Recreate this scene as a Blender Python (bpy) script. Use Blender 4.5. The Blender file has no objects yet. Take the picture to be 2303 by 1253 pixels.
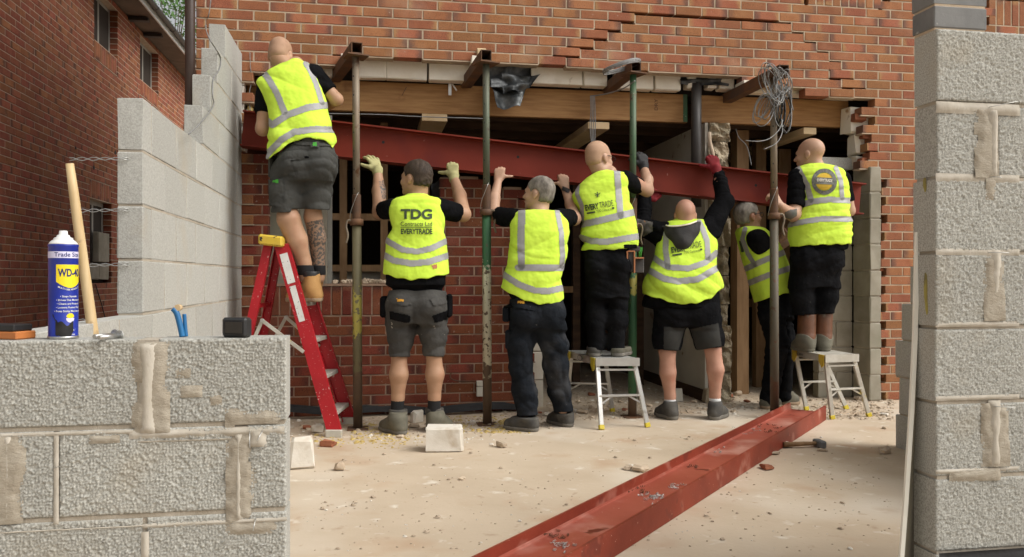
import bpy, bmesh, math, random
import numpy as np
from mathutils import Vector, Matrix, Quaternion
from mathutils.bvhtree import BVHTree

R = math.radians
scene = bpy.context.scene
col = scene.collection
random.seed(7)
RNG = np.random.default_rng(7)

# ------------------------------------------------------------------ camera
YAW = R(9.9)
FPX, CX, CY = 1820.0, 1151.5, 626.5        # focal length and centre in photo pixels
CAM = Vector((-1.08, -6.186, 1.03))
FW = Vector((math.sin(YAW), math.cos(YAW), 0))
RT = Vector((math.cos(YAW), -math.sin(YAW), 0))
cd = bpy.data.cameras.new('camera')
cam = bpy.data.objects.new('camera', cd)
col.objects.link(cam)
cam.location = CAM
cam.rotation_euler = (R(90), 0, -YAW)
cd.sensor_width = 36
cd.lens = 36 * FPX / 2303
cd.clip_start = 0.05
cd.clip_end = 500
scene.camera = cam

# ------------------------------------------------------------------ sky, sun, exposure
SUN_EL, SUN_AZ = R(46), R(120)              # azimuth clockwise from +Y
world = bpy.data.worlds.new('World')
scene.world = world
world.use_nodes = True
nt = world.node_tree
bg = nt.nodes['Background']
sky = nt.nodes.new('ShaderNodeTexSky')
sky.sky_type = 'NISHITA'
sky.sun_disc = False
sky.sun_elevation = SUN_EL
sky.sun_rotation = SUN_AZ
sky.air_density = 1.0
sky.dust_density = 6.0
sky.ozone_density = 0.6
hs = nt.nodes.new('ShaderNodeHueSaturation')   # thick even cloud: the sky's blue is nearly gone
hs.inputs['Saturation'].default_value = 0.12
nt.links.new(sky.outputs[0], hs.inputs['Color'])
nt.links.new(hs.outputs[0], bg.inputs['Color'])
bg.inputs['Strength'].default_value = 0.15
sd = bpy.data.lights.new('sun', 'SUN')
sun = bpy.data.objects.new('sun', sd)
col.objects.link(sun)
sd.energy = 1.5
sd.angle = R(35)
sd.color = (1.0, 0.95, 0.86)
sdir = Vector((math.sin(SUN_AZ) * math.cos(SUN_EL), math.cos(SUN_AZ) * math.cos(SUN_EL), math.sin(SUN_EL)))
sun.rotation_euler = sdir.to_track_quat('Z', 'Y').to_euler()
sun.location = (4, -10, 12)
scene.view_settings.view_transform = 'Standard'
scene.view_settings.look = 'None'
scene.view_settings.gamma = 1
scene.view_settings.exposure = 0.16
scene.render.engine = 'CYCLES'

# ------------------------------------------------------------------ pixel helpers
def ray(px, py):
    return FW + RT * ((px - CX) / FPX) + Vector((0, 0, -(py - CY) / FPX))
def atZ(px, py, Z):                          # camera depth
    return CAM + ray(px, py) * Z
def atY(px, py, y):
    d = ray(px, py); return CAM + d * ((y - CAM.y) / d.y)
def atX(px, py, x):
    d = ray(px, py); return CAM + d * ((x - CAM.x) / d.x)
def atH(px, py, h=0.0):
    d = ray(px, py); return CAM + d * ((h - CAM.z) / d.z)
def cframe(px, py, Z):                       # camera-aligned metres (right, forward, height)
    return np.array([(px - CX) / FPX * Z, Z, CAM.z - (py - CY) / FPX * Z])
def c2w(v):
    v = np.asarray(v, dtype=float)
    return np.stack([CAM.x + v[:, 0] * RT.x + v[:, 1] * FW.x, CAM.y + v[:, 0] * RT.y + v[:, 1] * FW.y, v[:, 2]], 1)
def project(p):
    d = Vector(p) - CAM
    Z = d.dot(FW)
    if Z <= 0.05: return None
    return CX + d.dot(RT) / Z * FPX, CY - d.z / Z * FPX, Z

# ------------------------------------------------------------------ objects
def tag(o, label=None, cat=None, group=None, kind=None):
    if label: o['label'] = label
    if cat: o['category'] = cat
    if group: o['group'] = group
    if kind: o['kind'] = kind
    return o
def link(o, parent=None):
    col.objects.link(o)
    if parent is not None: o.parent = parent
    return o
def empty(name, loc=(0, 0, 0), rz=0):
    o = bpy.data.objects.new(name, None)
    o.location = loc
    o.rotation_euler = (0, 0, rz)
    o.empty_display_size = 0.1
    return link(o)
def thing(name, label, cat, loc=(0, 0, 0), rz=0, group=None):
    return tag(empty(name, loc, rz), label, cat, group)
def mesh_from(name, verts, faces, mats, smooth=False, fmat=None):
    me = bpy.data.meshes.new(name)
    me.from_pydata([tuple(v) for v in verts] if not isinstance(verts, np.ndarray) else verts.tolist(), [],
                   faces if not isinstance(faces, np.ndarray) else faces.tolist())
    for m in (mats if isinstance(mats, (list, tuple)) else [mats]):
        me.materials.append(m)
    if fmat is not None:
        me.polygons.foreach_set('material_index', np.asarray(fmat, dtype=np.int32))
    if smooth:
        me.polygons.foreach_set('use_smooth', np.ones(len(me.polygons), dtype=bool))
    me.update()
    return me
def put(name, me, parent=None, world_space=True):
    """link a mesh; its vertices are world coordinates unless the parent moved"""
    o = bpy.data.objects.new(name, me)
    link(o, parent)
    if parent is not None and world_space:
        o.matrix_parent_inverse = inv_of(parent)
    return o
def inv_of(p):
    m = Matrix.Identity(4)
    while p is not None:
        m = p.matrix_parent_inverse @ Matrix.LocRotScale(p.location, p.rotation_euler, p.scale) @ m if p.parent else Matrix.LocRotScale(p.location, p.rotation_euler, p.scale) @ m
        p = p.parent
    return m.inverted()

class MB:
    """collects simple shapes into one mesh"""
    def __init__(s): s.v = []; s.f = []; s.sm = []
    def add(s, vs, fs, smooth=False):
        n = len(s.v)
        s.v += [tuple(v) for v in vs]
        s.f += [tuple(i + n for i in f) for f in fs]
        s.sm += [smooth] * len(fs)
        return s
    def box(s, c, size, M=None, ch=0.0):
        hx, hy, hz = size[0] / 2, size[1] / 2, size[2] / 2
        if ch <= 0:
            vs = [Vector((x, y, z)) for x in (-hx, hx) for y in (-hy, hy) for z in (-hz, hz)]
            fs = [(0, 1, 3, 2), (4, 6, 7, 5), (0, 4, 5, 1), (2, 3, 7, 6), (0, 2, 6, 4), (1, 5, 7, 3)]
        else:
            bm = bmesh.new()
            bmesh.ops.create_cube(bm, size=1)
            for v in bm.verts: v.co = Vector((v.co.x * 2 * hx, v.co.y * 2 * hy, v.co.z * 2 * hz))
            bmesh.ops.bevel(bm, geom=bm.edges[:], offset=ch, segments=1, affect='EDGES')
            bm.verts.index_update()
            vs = [v.co.copy() for v in bm.verts]
            fs = [[v.index for v in f.verts] for f in bm.faces]
            bm.free()
        c = Vector(c)
        vs = [(M @ v if M is not None else v) + c for v in vs]
        return s.add(vs, fs)
    def bx(s, a, b, ch=0.0):                 # box from two corners
        a = Vector(a); b = Vector(b)
        return s.box((a + b) / 2, [abs(b[i] - a[i]) for i in range(3)], None, ch)
    def beam(s, p0, p1, w, h, up=(0, 0, 1), ch=0.0):   # bar of rectangular section
        p0 = Vector(p0); p1 = Vector(p1)
        z = (p1 - p0); L = z.length; z.normalize()
        x = Vector(up).cross(z)
        if x.length < 1e-4: x = Vector((1, 0, 0)).cross(z)
        x.normalize(); y = z.cross(x)
        M = Matrix((x, y, z)).transposed()
        return s.box((p0 + p1) / 2, (w, h, L), M, ch)
    def cyl(s, p0, p1, r0, r1=None, n=14, caps=True):
        r1 = r0 if r1 is None else r1
        p0 = Vector(p0); p1 = Vector(p1)
        z = (p1 - p0).normalized()
        x = z.orthogonal().normalized(); y = z.cross(x)
        vs = []
        for p, r in ((p0, r0), (p1, r1)):
            for i in range(n):
                a = 2 * math.pi * i / n
                vs.append(p + x * (r * math.cos(a)) + y * (r * math.sin(a)))
        s.add(vs, [(i, (i + 1) % n, n + (i + 1) % n, n + i) for i in range(n)], True)
        if caps:
            k = len(s.v) - 2 * n
            s.f += [tuple(k + i for i in reversed(range(n))), tuple(k + n + i for i in range(n))]
            s.sm += [False, False]
        return s
    def tube(s, pts, r, n=8, rs=None):
        pts = [Vector(p) for p in pts]
        k0 = len(s.v)
        x = None
        for i, p in enumerate(pts):
            t = (pts[min(i + 1, len(pts) - 1)] - pts[max(i - 1, 0)])
            t = t.normalized() if t.length > 1e-9 else Vector((0, 0, 1))
            if x is None: x = t.orthogonal().normalized()
            x = (x - t * x.dot(t))
            x = x.normalized() if x.length > 1e-6 else t.orthogonal().normalized()
            y = t.cross(x)
            rr = rs[i] if rs else r
            for j in range(n):
                a = 2 * math.pi * j / n
                s.v.append(tuple(p + x * (rr * math.cos(a)) + y * (rr * math.sin(a))))
        for i in range(len(pts) - 1):
            for j in range(n):
                a = k0 + i * n + j; b = k0 + i * n + (j + 1) % n
                s.f.append((a, b, b + n, a + n)); s.sm.append(True)
        s.f.append(tuple(k0 + j for j in reversed(range(n)))); s.sm.append(False)
        e = k0 + (len(pts) - 1) * n
        s.f.append(tuple(e + j for j in range(n))); s.sm.append(False)
        return s
    def lathe(s, c, prof, n=24):             # prof: (r, z) pairs, vertical axis at c
        c = Vector(c); k = len(s.v)
        for r, z in prof:
            for j in range(n):
                a = 2 * math.pi * j / n
                s.v.append((c.x + r * math.cos(a), c.y + r * math.sin(a), c.z + z))
        for i in range(len(prof) - 1):
            for j in range(n):
                a = k + i * n + j; b = k + i * n + (j + 1) % n
                s.f.append((a, b, b + n, a + n)); s.sm.append(True)
        s.f.append(tuple(k + j for j in reversed(range(n)))); s.sm.append(False)
        e = k + (len(prof) - 1) * n
        s.f.append(tuple(e + j for j in range(n))); s.sm.append(False)
        return s
    def prism(s, poly, d):                   # polygon (3d points, planar) pushed along d
        n = len(poly); d = Vector(d)
        vs = [Vector(p) for p in poly] + [Vector(p) + d for p in poly]
        fs = [tuple(range(n)), tuple(reversed(range(n, 2 * n)))] + [(i, n + i, n + (i + 1) % n, (i + 1) % n) for i in range(n)]
        return s.add(vs, fs)
    def mesh(s, name, mat):
        me = mesh_from(name, s.v, s.f, mat)
        me.polygons.foreach_set('use_smooth', np.array(s.sm, dtype=bool))
        bm = bmesh.new(); bm.from_mesh(me)
        bmesh.ops.recalc_face_normals(bm, faces=bm.faces[:])
        bm.to_mesh(me); bm.free()
        return me
    def build(s, name, mat, parent=None):
        return put(name, s.mesh(name, mat), parent)

# ------------------------------------------------------------------ materials
MATS = {}
def mat(name, c1, c2=None, scale=6.0, rough=0.8, detail=4.0, bump=0.0, bscale=None, metal=0.0, spots=None, coord='pos', stretch=None, lo=0.35, hi=0.65, spec=0.4, obvar=0.0, bdist=0.004, bdetail=5.0):
    """principled surface: two tones mixed by noise, optional second blotch layer spots=(colour, scale, lo, hi) and noise relief"""
    m = bpy.data.materials.new(name); m.use_nodes = True
    t = m.node_tree; N = t.nodes; L = t.links
    b = N['Principled BSDF']
    b.inputs['Roughness'].default_value = rough
    b.inputs['Metallic'].default_value = metal
    b.inputs['Specular IOR Level'].default_value = spec
    if coord == 'pos':
        src = N.new('ShaderNodeNewGeometry').outputs['Position']
    else:
        src = N.new('ShaderNodeTexCoord').outputs['Object']
    if stretch:
        mp = N.new('ShaderNodeMapping'); mp.inputs['Scale'].default_value = stretch
        L.new(src, mp.inputs['Vector']); src2 = mp.outputs[0]
    else: src2 = src
    def noise(sc, dt, s=src2, ro=0.55):
        n = N.new('ShaderNodeTexNoise'); n.inputs['Scale'].default_value = sc; n.inputs['Detail'].default_value = dt
        n.inputs['Roughness'].default_value = ro
        L.new(s, n.inputs['Vector']); return n.outputs['Fac']
    def ramp(f, a, bb):
        r = N.new('ShaderNodeMapRange'); r.inputs['From Min'].default_value = a; r.inputs['From Max'].default_value = bb
        L.new(f, r.inputs['Value']); return r.outputs[0]
    def mix(f, A, B):
        x = N.new('ShaderNodeMix'); x.data_type = 'RGBA'
        if isinstance(f, float): x.inputs[0].default_value = f
        else: L.new(f, x.inputs[0])
        for k, q in ((6, A), (7, B)):
            if isinstance(q, tuple): x.inputs[k].default_value = (*q, 1)
            else: L.new(q, x.inputs[k])
        return x.outputs[2]
    c = c1
    if c2 is not None: c = mix(ramp(noise(scale, detail), lo, hi), c1, c2)
    for sp in (spots or []):
        c = mix(ramp(noise(sp[1], 3.0, src), sp[2], sp[3]), c, sp[0])
    if obvar > 0:
        oi = N.new('ShaderNodeObjectInfo')
        h = N.new('ShaderNodeHueSaturation')
        L.new(ramp_out(t, oi.outputs['Random'], 1 - obvar, 1 + obvar), h.inputs['Value'])
        if isinstance(c, tuple): h.inputs['Color'].default_value = (*c, 1)
        else: L.new(c, h.inputs['Color'])
        c = h.outputs[0]
    if isinstance(c, tuple): b.inputs['Base Color'].default_value = (*c, 1)
    else: L.new(c, b.inputs['Base Color'])
    if bump > 0:
        bn = N.new('ShaderNodeBump'); bn.inputs['Strength'].default_value = bump; bn.inputs['Distance'].default_value = bdist
        L.new(noise(bscale or scale * 5, bdetail, src2, 0.65), bn.inputs['Height'])
        L.new(bn.outputs[0], b.inputs['Normal'])
    MATS[name] = m
    return m
def ramp_out(t, f, a, b):
    r = t.nodes.new('ShaderNodeMapRange'); r.inputs['To Min'].default_value = a; r.inputs['To Max'].default_value = b
    t.links.new(f, r.inputs['Value']); return r.outputs[0]

def brick_mat(name, main, alt, dark, buff, buffamt, dirt):
    """multi-coloured facing brick: burnt ends, buff flashes, sandy speckle, each brick its own tone"""
    m = bpy.data.materials.new(name); m.use_nodes = True
    t = m.node_tree; N = t.nodes; L = t.links; b = N['Principled BSDF']
    b.inputs['Roughness'].default_value = 0.88; b.inputs['Specular IOR Level'].default_value = 0.25
    pos = N.new('ShaderNodeNewGeometry').outputs['Position']
    loc = N.new('ShaderNodeAttribute'); loc.attribute_name = 'loc'
    rn = N.new('ShaderNodeAttribute'); rn.attribute_name = 'rnd'
    oi = N.new('ShaderNodeObjectInfo')
    def math_(op, a, bb=None, cl=False):
        n = N.new('ShaderNodeMath'); n.operation = op; n.use_clamp = cl
        for i, q in enumerate((a, bb)):
            if q is None: continue
            if isinstance(q, (int, float)): n.inputs[i].default_value = q
            else: L.new(q, n.inputs[i])
        return n.outputs[0]
    def noise(sc, dt, off=None):
        n = N.new('ShaderNodeTexNoise'); n.inputs['Scale'].default_value = sc; n.inputs['Detail'].default_value = dt
        L.new(pos, n.inputs['Vector']); return n.outputs['Fac']
    def rampf(f, a, bb):
        r = N.new('ShaderNodeMapRange'); r.inputs['From Min'].default_value = a; r.inputs['From Max'].default_value = bb
        L.new(f, r.inputs['Value']); return r.outputs[0]
    def mix(f, A, B):
        x = N.new('ShaderNodeMix'); x.data_type = 'RGBA'; L.new(f, x.inputs[0])
        for k, q in ((6, A), (7, B)):
            if isinstance(q, tuple): x.inputs[k].default_value = (*q, 1)
            else: L.new(q, x.inputs[k])
        return x.outputs[2]
    rnd = math_('FRACT', math_('ADD', oi.outputs['Random'], rn.outputs['Fac']))
    r2 = math_('FRACT', math_('MULTIPLY', rnd, 7.31))
    r3 = math_('FRACT', math_('MULTIPLY', rnd, 17.7))
    r4 = math_('FRACT', math_('MULTIPLY', rnd, 41.9))
    sx = N.new('ShaderNodeSeparateXYZ'); L.new(loc.outputs['Vector'], sx.inputs[0])
    X = sx.outputs[0]                                     # -0.5 .. 0.5 along the brick
    sgn = math_('SUBTRACT', math_('MULTIPLY', math_('GREATER_THAN', r4, 0.5), 2.0), 1.0)
    Xs = math_('MULTIPLY', X, sgn)
    wob = math_('MULTIPLY', math_('SUBTRACT', noise(26, 3), 0.5), 0.30)
    end1 = rampf(math_('ADD', Xs, wob), 0.22, 0.42)       # one burnt end
    end2 = rampf(math_('ADD', math_('MULTIPLY', Xs, -1.0), wob), 0.30, 0.46)
    c = mix(rampf(noise(9, 3), 0.35, 0.7), main, alt)
    h = N.new('ShaderNodeHueSaturation'); L.new(c, h.inputs['Color'])
    L.new(ramp_out(t, r2, 0.80, 1.15), h.inputs['Value'])
    L.new(ramp_out(t, r3, 0.488, 0.512), h.inputs['Hue'])
    c = h.outputs[0]
    c = mix(math_('MULTIPLY', end1, math_('MULTIPLY', rampf(r2, 0.2, 0.7), 0.8), True), c, dark)
    c = mix(math_('MULTIPLY', end2, math_('MULTIPLY', math_('LESS_THAN', r3, buffamt), 0.75), True), c, buff)
    c = mix(math_('MULTIPLY', rampf(noise(210, 3), 0.56, 0.66), 0.75), c, (dark[0] * .5, dark[1] * .5, dark[2] * .5))
    c = mix(math_('MULTIPLY', rampf(noise(3.1, 5), 0.55, 0.75), dirt), c, (0.46, 0.36, 0.27))
    c = mix(math_('MULTIPLY', rampf(noise(38, 4), 0.68, 0.74), 0.35), c, (0.55, 0.48, 0.40))
    L.new(c, b.inputs['Base Color'])
    bn = N.new('ShaderNodeBump'); bn.inputs['Strength'].default_value = 0.6; bn.inputs['Distance'].default_value = 0.003
    L.new(math_('ADD', noise(120, 4), math_('MULTIPLY', noise(22, 2), 1.2)), bn.inputs['Height']); L.new(bn.outputs[0], b.inputs['Normal'])
    return m

M_brick = brick_mat('facing_brick', (0.30, 0.115, 0.054), (0.35, 0.148, 0.072), (0.125, 0.072, 0.058), (0.38, 0.225, 0.10), 0.30, 0.25)
M_brick_low = brick_mat('shaded_lower_brick', (0.185, 0.050, 0.026), (0.22, 0.066, 0.034), (0.085, 0.036, 0.028), (0.22, 0.10, 0.06), 0.06, 0.12)  # dark red brick, deepened in colour for the shade the lower wall stands in
M_brick_nb = brick_mat('neighbour_brick', (0.29, 0.092, 0.046), (0.34, 0.125, 0.063), (0.085, 0.040, 0.030), (0.25, 0.11, 0.07), 0.08, 0.10)
M_mortar = mat('mortar', (0.50, 0.40, 0.29), (0.40, 0.31, 0.22), 14, 0.95, bump=0.5, bscale=140)
M_mortar_low = mat('mortar_shaded', (0.36, 0.25, 0.18), (0.27, 0.18, 0.13), 14, 0.95, bump=0.5, bscale=140)  # darker mortar tone carrying the same painted shade as the lower brick
M_mortar_nb = mat('mortar_pale', (0.52, 0.40, 0.30), (0.42, 0.31, 0.23), 14, 0.95)
M_block = mat('concrete_block', (0.45, 0.445, 0.41), (0.33, 0.325, 0.295), 130, 0.96, bump=0.55, bscale=190, obvar=0.07, spots=[((0.40, 0.36, 0.29), 2.3, 0.60, 0.8)])
M_block_near = mat('concrete_block_coarse', (0.48, 0.47, 0.425), (0.27, 0.265, 0.235), 230, 0.97, bump=0.35, bscale=420, obvar=0.05, detail=3, spots=[((0.37, 0.33, 0.26), 3.1, 0.60, 0.82)])
M_bmortar = mat('block_mortar', (0.43, 0.38, 0.31), (0.34, 0.295, 0.23), 9, 0.96, bump=0.6, bscale=120)
M_smear = mat('mortar_smear', (0.37, 0.33, 0.265), (0.30, 0.26, 0.20), 16, 0.96, bump=0.7, bscale=90, stretch=(1, 1, 2.2))
M_smear2 = mat('mortar_pale_joint', (0.47, 0.43, 0.365), (0.40, 0.36, 0.295), 18, 0.95, bump=0.5, bscale=60, stretch=(1, 1, .6))
M_oldblock = mat('old_block', (0.34, 0.31, 0.25), (0.26, 0.235, 0.18), 6, 0.96, bump=0.5, bscale=110, obvar=0.07, spots=[((0.24, 0.23, 0.17), 2.0, 0.5, 0.75)])
M_white = mat('painted_block', (0.80, 0.76, 0.66), (0.72, 0.66, 0.54), 5, 0.85, bump=0.3, bscale=60, obvar=0.05, spots=[((0.34, 0.25, 0.15), 9, 0.68, 0.76), ((0.50, 0.42, 0.30), 3, 0.58, 0.75)])
M_eng = mat('dark_block', (0.125, 0.125, 0.125), (0.19, 0.19, 0.185), 9, 0.8, bump=0.2, bscale=90, spots=[((0.36, 0.35, 0.32), 30, 0.70, 0.76)])
M_plaster = mat('bare_plaster', (0.58, 0.555, 0.48), (0.48, 0.45, 0.38), 2.5, 0.9, bump=0.2, bscale=40, spots=[((0.22, 0.15, 0.09), 5, 0.66, 0.74), ((0.52, 0.49, 0.42), 1.7, 0.56, 0.7)])
M_rubble_face = mat('broken_stone', (0.45, 0.38, 0.27), (0.33, 0.27, 0.185), 12, 0.97, bump=0.9, bscale=40, bdist=0.02, spots=[((0.25, 0.21, 0.14), 5, 0.58, 0.7)])
M_floor = mat('dusty_concrete', (0.52, 0.425, 0.315), (0.45, 0.36, 0.26), 1.6, 0.93, bump=0.35, bscale=30, detail=7,
              spots=[((0.58, 0.51, 0.415), 0.9, 0.50, 0.70), ((0.43, 0.30, 0.195), 2.1, 0.56, 0.74), ((0.64, 0.58, 0.485), 7.0, 0.62, 0.74), ((0.34, 0.25, 0.17), 34, 0.68, 0.74), ((0.40, 0.30, 0.21), 11, 0.64, 0.74)])
M_pine = mat('pine_timber', (0.37, 0.205, 0.078), (0.26, 0.13, 0.046), 3.2, 0.75, bump=0.25, bscale=30, stretch=(1.2, 8, 14), spots=[((0.20, 0.09, 0.035), 4.2, 0.64, 0.74), ((0.13, 0.06, 0.03), 13, 0.72, 0.76)])
M_wood_pale = mat('pale_softwood', (0.60, 0.46, 0.28), (0.50, 0.36, 0.20), 6, 0.8, bump=0.2, bscale=40)
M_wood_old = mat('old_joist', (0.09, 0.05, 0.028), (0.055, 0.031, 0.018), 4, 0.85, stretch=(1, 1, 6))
M_stud = mat('stud_timber', (0.28, 0.17, 0.085), (0.21, 0.12, 0.055), 5, 0.8, stretch=(6, 6, 1))
M_steel_red = mat('red_oxide_steel', (0.20, 0.028, 0.014), (0.16, 0.021, 0.010), 3, 0.55, bump=0.12, bscale=30, spec=0.22, spots=[((0.13, 0.018, 0.014), 2.2, 0.55, 0.75), ((0.36, 0.16, 0.13), 26, 0.73, 0.77)])
M_steel_red2 = mat('red_oxide_dusty', (0.25, 0.043, 0.022), (0.175, 0.028, 0.014), 3.5, 0.52, bump=0.15, bscale=40, spec=0.3, spots=[((0.42, 0.19, 0.14), 4, 0.58, 0.72), ((0.16, 0.03, 0.018), 6, 0.64, 0.68), ((0.48, 0.30, 0.24), 60, 0.70, 0.74)])
M_rust = mat('rusty_steel', (0.16, 0.078, 0.038), (0.095, 0.060, 0.042), 9, 0.75, metal=0.25, bump=0.3, bscale=120)
M_prop_a = mat('worn_prop_brown', (0.23, 0.19, 0.14), (0.16, 0.115, 0.075), 8, 0.62, metal=0.35, bump=0.2, bscale=90, stretch=(1, 1, .35), spots=[((0.12, 0.06, 0.03), 10, 0.6, 0.7)])
M_prop_g = mat('worn_prop_green', (0.040, 0.115, 0.050), (0.10, 0.115, 0.075), 7, 0.55, metal=0.1, bump=0.2, bscale=90, stretch=(1, 1, .35), spots=[((0.30, 0.29, 0.22), 14, 0.66, 0.7), ((0.11, 0.06, 0.035), 8, 0.64, 0.7)])
M_prop_low = mat('worn_prop_olive', (0.145, 0.125, 0.060), (0.10, 0.085, 0.050), 8, 0.6, metal=0.2, bump=0.2, bscale=90, stretch=(1, 1, .35), spots=[((0.33, 0.30, 0.10), 5, 0.60, 0.68)])
M_prop_white = mat('flaking_cream_paint', (0.56, 0.52, 0.38), (0.46, 0.40, 0.27), 9, 0.7, bump=0.4, bscale=50, stretch=(1, 1, .3), spots=[((0.13, 0.10, 0.06), 16, 0.56, 0.60)])
M_prop_rust = mat('worn_prop_rust', (0.13, 0.075, 0.045), (0.085, 0.072, 0.050), 8, 0.7, metal=0.2, bump=0.3, bscale=90, stretch=(1, 1, .35), spots=[((0.22, 0.085, 0.035), 6, 0.58, 0.70)])
M_yellow_paint = mat('yellow_paint', (0.40, 0.34, 0.06), (0.22, 0.185, 0.06), 12, 0.6, stretch=(1, 1, .35), spots=[((0.10, 0.085, 0.045), 16, 0.50, 0.62)])
M_zinc = mat('zinc_plated', (0.55, 0.55, 0.53), (0.42, 0.42, 0.40), 20, 0.35, metal=0.85)
M_alu = mat('aluminium', (0.66, 0.66, 0.63), (0.56, 0.55, 0.52), 8, 0.38, metal=0.55, bump=0.1, bscale=90, spots=[((0.42, 0.40, 0.35), 12, 0.66, 0.74)])
M_alu_dusty = mat('aluminium_dusty', (0.55, 0.53, 0.47), (0.43, 0.40, 0.34), 10, 0.6, metal=0.3, bump=0.1, bscale=90, spots=[((0.50, 0.40, 0.10), 8, 0.66, 0.72)])
M_fibre = mat('red_fibreglass', (0.40, 0.010, 0.018), (0.32, 0.008, 0.014), 5, 0.42, spots=[((0.55, 0.33, 0.31), 60, 0.65, 0.70), ((0.58, 0.42, 0.40), 16, 0.69, 0.72)])
M_label = mat('worn_white_label', (0.70, 0.69, 0.66), (0.60, 0.59, 0.56), 10, 0.7, spots=[((0.20, 0.19, 0.18), 70, 0.64, 0.68)])
M_yellow_cap = mat('yellow_plastic', (0.62, 0.43, 0.04), (0.52, 0.36, 0.05), 10, 0.55, spots=[((0.03, 0.025, 0.02), 24, 0.63, 0.67)])
M_yellow_clean = mat('yellow_plastic_clean', (0.66, 0.53, 0.04), (0.56, 0.44, 0.04), 14, 0.5)
M_dpc = mat('black_membrane', (0.016, 0.016, 0.017), (0.024, 0.024, 0.025), 12, 0.8, bump=0.5, bscale=40)
M_lead = mat('grey_flashing', (0.035, 0.038, 0.04), (0.19, 0.20, 0.20), 7, 0.5, metal=0.3, bump=0.5, bscale=30, lo=.45, hi=.7)
M_cable = mat('grey_cable', (0.25, 0.25, 0.245), (0.18, 0.18, 0.175), 20, 0.5)
M_cable_dark = mat('black_cable', (0.02, 0.02, 0.021), None, rough=0.5)
M_pipe = mat('brown_downpipe', (0.055, 0.034, 0.026), (0.042, 0.026, 0.02), 4, 0.45)
M_fascia = mat('white_fascia', (0.66, 0.66, 0.63), (0.56, 0.56, 0.53), 3, 0.5)
M_soffit = mat('soffit_board', (0.16, 0.115, 0.085), (0.11, 0.08, 0.06), 4, 0.85)
M_gutter = mat('dark_gutter', (0.035, 0.03, 0.028), (0.05, 0.045, 0.04), 5, 0.5)
M_tile = mat('roof_tile', (0.10, 0.075, 0.06), (0.07, 0.055, 0.05), 6, 0.85)
M_frame = mat('window_frame', (0.36, 0.345, 0.30), (0.26, 0.25, 0.22), 5, 0.6)
M_glass = mat('window_glass', (0.015, 0.017, 0.018), None, rough=0.08, spec=0.6)
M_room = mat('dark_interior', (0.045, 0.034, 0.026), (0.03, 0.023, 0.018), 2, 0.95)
M_board = mat('white_board', (0.86, 0.84, 0.76), (0.80, 0.78, 0.69), 4, 0.8)
M_board_face = mat('board_face_shaded', (0.27, 0.25, 0.185), (0.22, 0.20, 0.15), 4, 0.8)  # olive grey face, its shadow put into the colour
M_handle = mat('ash_handle', (0.60, 0.45, 0.25), (0.50, 0.35, 0.17), 5, 0.55, stretch=(9, 9, 1.2), spots=[((0.40, 0.28, 0.15), 16, 0.64, 0.7)])
M_blackp = mat('black_plastic', (0.018, 0.018, 0.019), (0.028, 0.028, 0.028), 14, 0.42)
M_screen = mat('dark_screen', (0.008, 0.008, 0.009), None, rough=0.12, spec=0.6)
M_orange = mat('orange_plastic', (0.52, 0.18, 0.05), (0.45, 0.15, 0.045), 8, 0.5)
M_bluep = mat('blue_handle', (0.02, 0.15, 0.34), (0.016, 0.11, 0.26), 12, 0.4)
M_bark = mat('bark', (0.12, 0.09, 0.06), (0.08, 0.06, 0.04), 8, 0.95)
M_leaf = mat('leaf', (0.055, 0.14, 0.03), (0.10, 0.20, 0.05), 3, 0.6)
M_insul = mat('insulation_fluff', (0.52, 0.40, 0.16), (0.42, 0.30, 0.10), 20, 0.95, bump=0.8, bscale=60)
M_brickbit = mat('broken_brick', (0.33, 0.12, 0.06), (0.24, 0.085, 0.045), 18, 0.95, bump=0.6, bscale=80, obvar=.2)
M_stonebit = mat('rubble_stone', (0.52, 0.42, 0.31), (0.42, 0.33, 0.24), 14, 0.95, bump=0.5, bscale=60, obvar=.25)
M_whitebit = mat('plaster_lump', (0.68, 0.64, 0.57), (0.58, 0.53, 0.45), 10, 0.92, bump=0.5, bscale=40, spots=[((0.42, 0.33, 0.23), 6, 0.60, 0.75)])
# ================================================================== ground
gm = MB()
gm.add([(-60, -40, 0), (60, -40, 0), (60, 90, 0), (-60, 90, 0)], [(0, 1, 2, 3)])
ground = gm.build('ground', M_floor)
tag(ground, 'dusty beige concrete ground of the building site', 'ground', kind='structure')

# ================================================================== brickwork
def brick_mesh(seed, dims=(0.215, 0.1025, 0.065)):
    rr = random.Random(seed)
    m = MB().box((0, 0, 0), dims, None, 0.0035)
    vs = [(v[0] + rr.uniform(-.0016, .0016), v[1] + rr.uniform(-.001, .001), v[2] + rr.uniform(-.0012, .0012)) for v in m.v]
    me = mesh_from('brick', vs, m.f, M_brick)
    at = me.attributes.new('loc', 'FLOAT_VECTOR', 'POINT')
    for i, v in enumerate(vs):
        at.data[i].vector = (v[0] / dims[0], v[1] / dims[1], v[2] / dims[2])
    return me
BM = [brick_mesh(i) for i in range(4)]
BMV = [np.array([v.co[:] for v in m.vertices]) for m in BM]
BMF = [[tuple(p.vertices) for p in m.polygons] for m in BM]
BML = {}
def brick_me(k, m):
    if (k, m.name) not in BML:
        me = BM[k].copy(); me.materials.clear(); me.materials.append(m); BML[(k, m.name)] = me
    return BML[(k, m.name)]

def course_bricks(x0, x1, k, bond=0.1125, off=0.0):
    """stretcher bond: (xa, xb) of every brick in course k"""
    s = x0 + off - (bond if k % 2 else 0.0) - 0.225
    out = []
    while s < x1:
        a, b = max(s, x0), min(s + 0.215, x1)
        if b - a > 0.03: out.append((a, b))
        s += 0.225
    return out
def soldier_bricks(x0, x1, z0):
    out = []; s = x0
    while s + 0.065 <= x1 + 0.002:
        out.append((s, s + 0.065)); s += 0.075
    return out

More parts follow.
